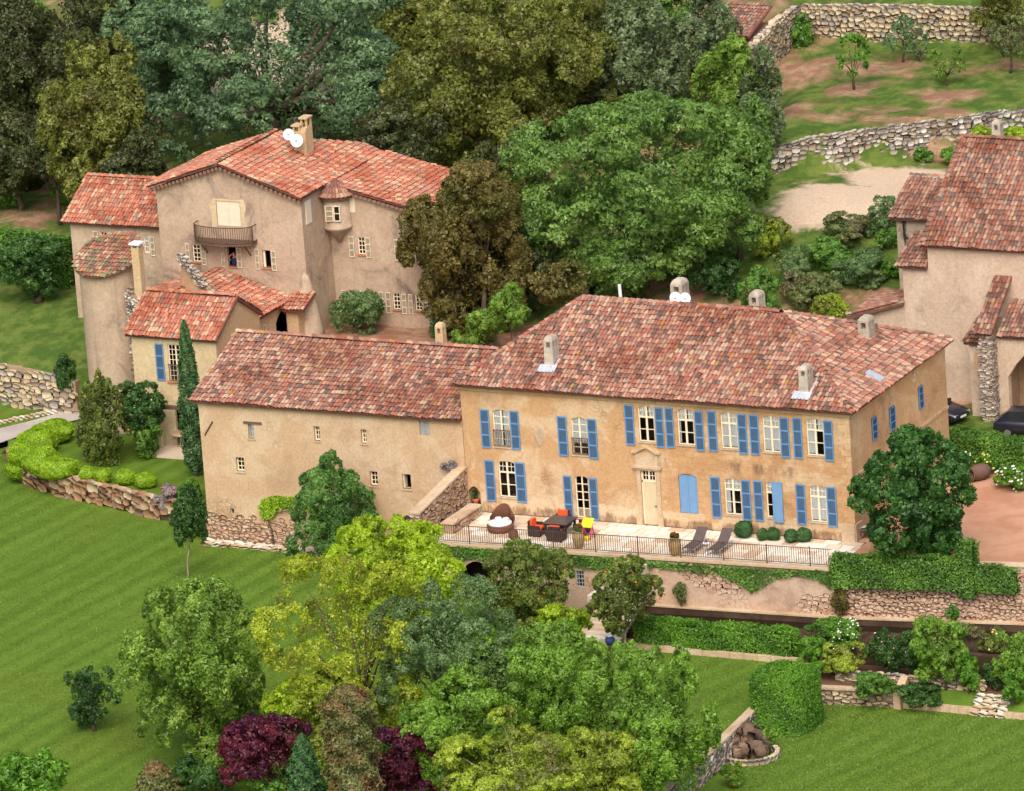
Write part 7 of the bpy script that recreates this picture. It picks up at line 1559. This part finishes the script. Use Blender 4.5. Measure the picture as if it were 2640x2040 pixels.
# --- front left lawn
tree('ball_tree', 'young tree with dense oval crown on a thin trunk in the lawn', (488,1340), 98, 168, L['deep'], base=(487,1500,LZ), leaf=.15, cover=3.4, lobes=26, lr=.42, hollow=.5, trunk=.055, bark='barkpale', nl=4)
tree('fruit_tree', 'scraggly dark apple tree alone on the lawn', (228,1790), 150, 175, L['deep'], base=(245,1885,LZ), leaf=.16, cover=1.0, lobes=22, lr=.30, gap=.4, trunk=.10, nl=16, fill=.25)
tree('round_tree', 'large rounded yellow-green tree at lower left', (505,1735), 440, 510, L['round'], base=(520,1950,LZ), leaf=.22, cover=2.2, lobes=44, lr=.29, hollow=.72, gap=.08, trunk=.28, nl=14)
tree('corner_tree', 'bright green tree cut by the bottom left corner', (60,2030), 220, 200, L['hedge'], base=(60,2150,LZ), leaf=.24, cover=2.2, lobes=18)
tree('wing_tree', 'dense dark green tree in front of the plain wing', (872,1325), 280, 320, L['wing'], base=(855,1452,LZ), leaf=.2, cover=2.3, lobes=30, lr=.29, low=-1, aspect=.5, cone=.5, gap=.08)
tree('lime_tree', 'vivid lime green tree just left of the terrace', (1040,1475), 390, 300, L['lime'], base=(1040,1690,-2.85), leaf=.2, cover=2.3, lobes=30, lr=.32, trunk=.16)
tree('yellow_tree', 'airy yellow-green tree with bare branches showing', (905,1660), 440, 460, L['limey'], base=(965,1985,-2.85), leaf=.18, cover=.85, fill=.06, lobes=40, lr=.24, hollow=.76, gap=.15, trunk=.2, nl=30, bark='bark')
tree('lime_tree', 'low vivid lime branchy tree left of the brown cypress', (770,1820), 230, 170, L['lime'], base=(800,1990,-2.85), leaf=.19, cover=2.0, lobes=18, lr=.34, trunk=.1)
tree('olive_tree', 'grey-green willowy tree in the centre foreground', (1170,1680), 420, 400, L['grey'], base=(1130,1975,-3.0), leaf=.18, cover=1.5, lobes=40, lr=.27, hollow=.74, trunk=.16, nl=16, gap=.05)
tree('fresh_tree', 'fresh green tree in the centre foreground', (1330,1790), 420, 380, L['fresh'], base=(1330,2010,-3.3), leaf=.2, cover=2.0, lobes=34, lr=.3, gap=.06, trunk=.16)
tree('fresh_tree', 'tall fresh green tree before the lower lawn', (1690,1870), 320, 450, L['fresh'], base=(1690,2080,-3.5), leaf=.2, cover=2.4, lobes=38, lr=.31, trunk=.16)
tree('mixed_tree', 'yellowish branchy tree at the bottom centre', (1350,1980), 450, 300, L['fresh2'], base=(1350,2150,-3.3), leaf=.19, cover=1.3, lobes=36, lr=.27, gap=.1, trunk=.14, nl=24, bark='barkpale')
cypress('thick brownish columnar cypress at the bottom edge', (925,2190,-3.0), 1765, 135, L['cypbrown'], .17, tip=.10, dens=1.2)
cypress('short dark conical cypress left of the brown one', (795,2120,-3.0), 1895, 110, L['cyp'], .17, tip=.8)
cypress('small rusty conifer at the bottom edge', (410,2090,LZ), 1962, 120, L['cypbrown'], .16, tip=.6)
tree('plum_tree', 'purple leaved plum left of the brown cypress', (690,1945), 250, 210, L['purple'], base=(690,2060,-2.9), leaf=.2, cover=2.4, lobes=24, lr=.35, trunk=.1)
tree('plum_tree', 'purple leaved plum right of the brown cypress', (1030,1975), 220, 210, L['purple'], base=(1025,2080,-3.0), leaf=.2, cover=2.4, lobes=22, lr=.35, trunk=.1)
bush('leafy_shrub', 'bluish green leafy shrub below the purple plum', (680,2010), 150, 100, L['ivy'], base=(680,2060,-2.9), leaf=.2, cat='shrub')
bush('leafy_shrub', 'dark green shrub at the foot of the round tree', (520,2010), 170, 110, L['deep'], base=(520,2065,LZ), leaf=.18, cat='shrub')
tree('citrus_tree', 'citrus tree before the arch of the terrace wall', (1345,1510), 280, 240, L['citrus'], base=(1345,1640,-2.9), leaf=.18, cover=2.0, lobes=30, lr=.3, gap=.05, fruit=(MAT['fruit'], 14, .06), trunk=.12)
tree('citrus_tree', 'citrus tree on a pale trunk beside the garden steps', (1610,1540), 195, 210, L['citrus'], base=(1613,1705,-3.5), leaf=.18, cover=2.2, lobes=26, lr=.32, fruit=(MAT['fruit'], 18, .06), trunk=.10, bark='barkpale', nl=6)
tree('lime_tree', 'small lime yellow tree left of the garden steps', (1455,1612), 145, 115, L['lime'], base=(1450,1715,-3.2), leaf=.18, cover=1.9, lobes=16, trunk=.07)
# --- right side
tree('chestnut_tree', 'round dark chestnut tree on the gravel at the house corner', (2355,1275), 330, 350, L['chest'], base=(2385,1450,0), leaf=.28, cover=2.8, lobes=34, lr=.34, trunk=.18, aspect=.7)
iv = hedge('ivy_hedge', 'thick ivy covering the parapet below the chestnut tree', [TB+n2*.05, TB+u2*3, TB+u2*6.6], .75, -.85, .75, L['ivy'], .13, 330, cat='hedge')
hedge('gate_pier_ivy', 'ivy covered pier at the right end of the ivy hedge', [TB+u2*6.6, TB+u2*7.4], .8, -1.2, 1.6, L['ivy'], .13, 330, cat='hedge')
hedge('wall_ivy', 'ivy on the forecourt wall at the right edge', [TB+u2*7.5+n2*.1, TB+u2*9.6+n2*.1], .5, -.9, .4, L['ivy'], .13, 300, cat='hedge')
# hanging ivy festoons on the terrace wall
hi = thing('hanging_ivy', 'curtain of ivy hanging from the terrace edge over the retaining wall', 'ivy', (-8, -5.2, -1))
def fest(prof, P, u, n):
    tr = []
    for i in range(len(prof)-1):
        (a0, t0, b0_), (a1, t1, b1_) = prof[i], prof[i+1]; q = lambda a, z: np.array(wpt(P, u, n, a, .08, z)); tr += quad_tris(q(a0,b0_), q(a1,b1_), q(a1,t1), q(a0,t0))
    return tr
def pro(lst, P, u): return [(AW(px, yt, P, u)[0], AW(px, yt, P, u)[1], AW(px, yb, P, u)[1]) for (px, yt, yb) in lst]
tr = fest(pro([(1112,1400,1442), (1180,1405,1445), (1230,1410,1440), (1300,1415,1450), (1420,1425,1452), (1500,1430,1465), (1600,1437,1470), (1690,1445,1462), (1760,1450,1472), (1850,1458,1480), (1900,1460,1500), (1935,1463,1528), (1960,1465,1515), (2010,1467,1490), (2060,1468,1482), (2110,1468,1495), (2140,1468,1520)], TA, tu), TA, tu, tn)
surf_leaves('foliage', tr, 330, .13, L['ivy'], hi, .12)
m = MB(); m.tube([wpt(TA,tu,tn,1,.06,-.3), wpt(TA,tu,tn,12,.06,-.35), wpt(TA,tu,tn,22.5,.06,-.3)], [.03,.04,.03], 5); m.obj('stem', MAT['bark'], hi)
h2_ = thing('hanging_ivy', 'ivy trails hanging below the thick ivy hedge', 'ivy', (3, -4.4, -1.5))
tr = fest(pro([(2150,1480,1520), (2200,1480,1505), (2240,1485,1515), (2270,1487,1510), (2330,1490,1485+10), (2400,1490,1498), (2440,1492,1520), (2470,1492,1500), (2500,1490,1540), (2520,1490,1500)], TB, u2), TB, u2, n2); surf_leaves('foliage', tr, 330, .13, L['ivy'], h2_, .14)
m = MB(); m.tube([wpt(TB,u2,n2,.2,.06,-.4), wpt(TB,u2,n2,3,.06,-.5), wpt(TB,u2,n2,7,.06,-.4)], [.04,.04,.03], 5); m.obj('stem', MAT['bark'], h2_)
bush('wall_plant', 'dark dead climber clinging to the retaining wall', (2165,1560), 50, 90, L['brown'], y=-4.6, gz=-2.5, leaf=.14, cat='climber', depthr=.3)
bush('wall_plant', 'green tuft growing from the forecourt wall', (2455,1580), 44, 44, L['ivy'], y=-4.2, gz=-2.5, leaf=.13, cat='plant', depthr=.3)
bush('wall_plant', 'grey green tuft on the pink retaining wall', (1755,1530), 40, 60, L['weed'], y=-5.1, gz=-2.5, leaf=.12, cat='plant', depthr=.25)
# ivy hedge behind the forecourt with roses
ih = [A(px,py,z=0)[:2] for px,py in ((2437,1195), (2520,1220), (2660,1240))]; hedge('forecourt_hedge', 'tall ivy hedge at the back of the gravel forecourt', [(ih[0][0],ih[0][1]+1), (ih[1][0],ih[1][1]+1.2), (ih[2][0]+1,ih[2][1]+1.4)], 1.3, 0, 1.6, L['ivy'], .15, 260)
for (px, py, w_, h_, fl, nf, lab) in ((2500,1175,60,50,'petal_w',26,'white rose bush before the ivy hedge'), (2545,1195,60,60,'petal_y',22,'yellow rose bush before the ivy hedge'), (2610,1230,110,60,'petal_w',60,'low white rose clump at the right edge of the gravel'), (2600,1165,90,70,'petal_o',10,'bush with red flowers in the ivy hedge')):
    bush('rose_bush', lab, (px,py), w_, h_, L['hedge'], base=(px,py+h_*.5,0), leaf=.12, flowers=(MAT[fl], nf, .07), group='rose bushes on the forecourt', cat='rose bush')
bush('potted_shrub', 'small grey green shrub under the chestnut tree', (2320,1420), 40, 46, L['weed'], base=(2320,1442,0), leaf=.1, cat='shrub')
# lower right garden
cu = A(2040,1905,z=-4.5); 
def cube_hedge():
    c0 = A(2030,1870,z=-4.5); e = thing('cube_hedge', 'large clipped cube of hedge beside the lowest lawn', 'hedge', (c0[0],c0[1],-4.5)); h_ = 2.75; w_ = 1.5; tr = []; nq = 28
    ring = []
    for t_ in np.linspace(0,2*math.pi,nq,endpoint=False):
        c_, s_ = math.cos(t_+.5), math.sin(t_+.5); k2 = (abs(c_)**4+abs(s_)**4)**-.25; ring.append(np.array([c0[0]+c_*k2*w_, c0[1]+s_*k2*w_*1.1]))
    ctr = np.array([c0[0], c0[1], -4.5+h_+.06])
    for i in range(nq):
        a, b = ring[i], ring[(i+1) % nq]; A0, B0, A1, B1 = np.array([*a,-4.5]), np.array([*b,-4.5]), np.array([*a,-4.5+h_]), np.array([*b,-4.5+h_]); tr += quad_tris(A0, B0, B1, A1); tr.append((A1, B1, ctr))
    surf_leaves('foliage', tr, 480, .11, L['hedge'], e, .07, .5); m = MB(); m.prism([c0[:2]+(p-c0[:2])*.93 for p in ring], -4.5, -4.5+h_-.06); m.obj('branches', MAT['hedgecore'], e)
cube_hedge()
for (px, py, w_, h_, mt, base, lab, fl) in (
    (2100,1690,80,110,'hedge',(2100,1745,-3.7),'green shrub at the left end of the rose bed',None), (2170,1700,130,90,'fresh2',(2170,1742,-3.7),'yellow green bush in the rose bed',None), (2180,1650,90,110,'hedge',(2185,1705,-3.7),'white flowering rose bush near the basin',('petal_w',60)),
    (2280,1680,120,130,'deep',(2285,1745,-3.7),'pink flowering rose bush beside the basin',('petal_p',26)), (2350,1690,110,120,'deep',(2355,1750,-3.7),'dark green rose bush with few pink flowers',('petal_p',12)), (2240,1765,120,60,'ivy',(2240,1792,-3.7),'low dark plant along the bed wall',None), (2370,1790,140,50,'deep',(2370,1812,-4.2),'low dark plants at the lawn edging',None), (2560,1660,80,100,'citrus',(2560,1715,-3.7),'sparse rose with yellow flowers near the right edge',('petal_y',16)), (2500,1640,90,60,'weed',(2500,1672,-3.7),'thin shrub in front of the basin at right',None), (2555,1740,70,70,'deep',(2555,1775,-3.7),'dark shrub between the lime green trees',None), (2125,1620,110,60,'ivy',(2125,1662,-3.5),'bluish shrub behind the right end of the clipped hedge',None)):
    bush('bed_shrub', lab, (px,py), w_, h_, L[mt], base=base, leaf=.13, cat='shrub', flowers=(MAT[fl[0]], fl[1], .06) if fl else None, group='shrubs in the rose beds')
tree('globe_tree', 'lime green vine covered arch tree in the rose bed', (2425,1680), 160, 170, L['fresh'], base=(2440,1775,-3.7), leaf=.17, cover=2.8, lobes=26, lr=.36, low=-1, trunk=.08)
tree('globe_tree', 'lime green vine covered tree at the right edge', (2620,1700), 120, 150, L['fresh'], base=(2620,1790,-3.8), leaf=.17, cover=2.8, lobes=22, lr=.36, trunk=.08)
bush('ivy_column', 'tall clipped ivy column right of the lime green arch', (2497,1735), 66, 110, L['hedge'], base=(2497,1788,-3.8), leaf=.13, cat='ivy', cover=3.2); bush('ivy_column', 'ivy column below the lime green tree at the right edge', (2610,1775), 60, 90, L['hedge'], base=(2610,1815,-3.9), leaf=.13, cat='ivy', cover=3.2)
# rock fountain with ring
fr = A(1935,1950,z=-4.5); e = thing('rock_fountain', 'brown tufa rock fountain in a small stone ring basin', 'fountain', (fr[0],fr[1],-4.5)); it = []
for i in range(26):
    t_ = rnd.uniform(0,6.28); r_ = rnd.uniform(0,.75); zq = (1-r_/.9)*1.5*rnd.uniform(.3,1); it.append((np.array([fr[0]+r_*math.cos(t_)-.2, fr[1]+r_*math.sin(t_)+.3, -4.4+zq]), (math.cos(t_),math.sin(t_),0), (0,-1,0), rnd.uniform(.6,.95), rnd.uniform(.5,.9), rnd.uniform(.6,.95)))
it = [(t_[0], t_[1], (-t_[1][1], t_[1][0], 0), t_[3], t_[4]*.9, t_[5]) for t_ in it]; stones(e, it, m_tint('tufa', [(0,S(132,110,92)),(.3,S(154,130,110)),(.6,S(116,96,82)),(.8,S(166,144,122))], nz=.9, bumpy=1.0), name='tufa_rock')
it = [(np.array([fr[0]+1.35*math.cos(t_), fr[1]+1.35*math.sin(t_), -4.36]), (-math.sin(t_),math.cos(t_),0), (math.cos(t_),math.sin(t_),0), .36,.3,.32) for t_ in np.linspace(-2.6,.9,18)]; stones(e, it, MAT['stones_warm'], name='rim_stone')
bush('daylily', 'clump of daylilies with orange flowers left of the fountain', (1890,2000), 70, 60, L['fresh'], base=(1890,2030,-4.5), leaf=.16, cat='plant', flowers=(MAT['petal_o'], 16, .05), group='daylilies'); bush('daylily', 'clump of daylilies with orange flowers beside the cube hedge', (1980,1905), 45, 55, L['fresh'], base=(1980,1932,-4.5), leaf=.16, cat='plant', flowers=(MAT['petal_o'], 5, .05), group='daylilies')
bush('wall_plant', 'dark green ivy on the face of the diagonal wall', (1955,1890), 50, 70, L['ivy'], base=(1960,1925,-4.5), leaf=.12, cat='ivy')
# vine on the wing
vn = thing('wing_vine', 'bright green vine trained along the foot of the plain wing', 'vine', (*A(705,1395,y=-.2)[:2], LZ))
tr = fest([(A(x,t,y=-.12)[0], A(x,t,y=-.12)[2], A(x,b,y=-.12)[2]) for x, t, b in ((668,1305,1330), (680,1285,1340), (700,1282,1335), (712,1280,1312), (760,1283,1312), (800,1287,1318), (815,1292,1316))], (0,0), XU, XN); surf_leaves('foliage', tr, 420, .17, L['bush'], vn, .14)
q = A(705,1400,y=-.2); m = MB(); m.tube([(q[0],-.2,LZ), (q[0]-.05,-.18,LZ+.8), (q[0]-.3,-.15,LZ+1.7), (q[0]+1.5,-.15,LZ+2.2)], [.06,.05,.04,.02], 6); m.obj('stem', MAT['bark'], vn)
bush('dry_vine', 'dry grey tangle of vine on top of the parapet wall', (1160,1208), 60, 44, L['lav'], y=-.25, gz=2.2, leaf=.1, cat='vine', depthr=.3)

# fine grass blades over the visible lawns
L['grass'] = m_leaf('grass_blade', S(92,120,42), S(106,134,50), S(120,146,58), .35, gain=.8)
def in_poly(P, poly):
    x, y = P[:, 0], P[:, 1]; r_ = np.zeros(len(P), bool); n = len(poly)
    for i in range(n):
        (x0, y0), (x1, y1) = poly[i][:2], poly[(i+1) % n][:2]
        if y0 == y1: continue
        c_ = ((y0 > y) != (y1 > y)) & (x < (x1-x0)*(y-y0)/(y1-y0)+x0); r_ ^= c_
    return r_
def grass(label, src, z, box, n):
    poly = [tuple(src.data.vertices[i].co) for i in src.data.polygons[0].vertices]
    u_ = rng.uniform(0, 1, (n, 2)); rr = (CF+np.outer((box[0]+u_[:, 0]*(box[2]-box[0])-IW/2)/FPX, CR)-np.outer((box[1]+u_[:, 1]*(box[3]-box[1])-IH/2)/FPX, CU))
    P = CC+rr*((z-CC[2])/rr[:, 2])[:, None]; P = P[in_poly(P, poly)]; n = len(P)
    th = rng.uniform(0, 2*math.pi, n); w_ = rng.uniform(.02, .045, n); h_ = rng.uniform(.03, .075, n); a = np.stack([np.cos(th)*w_, np.sin(th)*w_, 0*th], 1); lean = np.stack([rng.normal(0, .03, n), rng.normal(0, .03, n), h_], 1)
    V = np.stack([P-a, P+a, P+lean], 1).astype(np.float32); me = bpy.data.meshes.new('grass_blades'); me.vertices.add(3*n); me.vertices.foreach_set('co', V.ravel()); me.loops.add(3*n); me.loops.foreach_set('vertex_index', np.arange(3*n, dtype=np.int32)); me.polygons.add(n); me.polygons.foreach_set('loop_start', np.arange(0, 3*n, 3, dtype=np.int32))
    at = me.attributes.new('tint', 'FLOAT', 'FACE'); at.data.foreach_set('value', np.clip(.5+.22*np.sin(P[:, 0]*4.0+.5*np.sin(P[:, 1]*.4))+rng.normal(0, .25, n), 0, 1).astype(np.float32)); me.materials.append(L['grass']); me.update(); me.validate()
    o = bpy.data.objects.new('grass_blades', me); col.objects.link(o); tag(o, label, 'grass', None, 'stuff')
D_ = bpy.data.objects
grass('short mown grass on the big left lawn', D_['lawn'], LZ, (0, 1130, 1300, 2040), 60000)
grass('short mown grass on the lawn before the clipped hedge', D_['lower_lawn'], -3.5, (1380, 1640, 2100, 2040), 26000)
grass('short mown grass on the lowest lawn at bottom right', D_['bottom_lawn'], -4.5, (1880, 1780, 2640, 2040), 30000)

tree('bronze_oak', 'upper bronze crown covering the right end of the orange roof', (1235,500), 200, 220, L['brown'], y=24.5, gz=1.4, leaf=.26, cover=2.6, lobes=18, lr=.36)
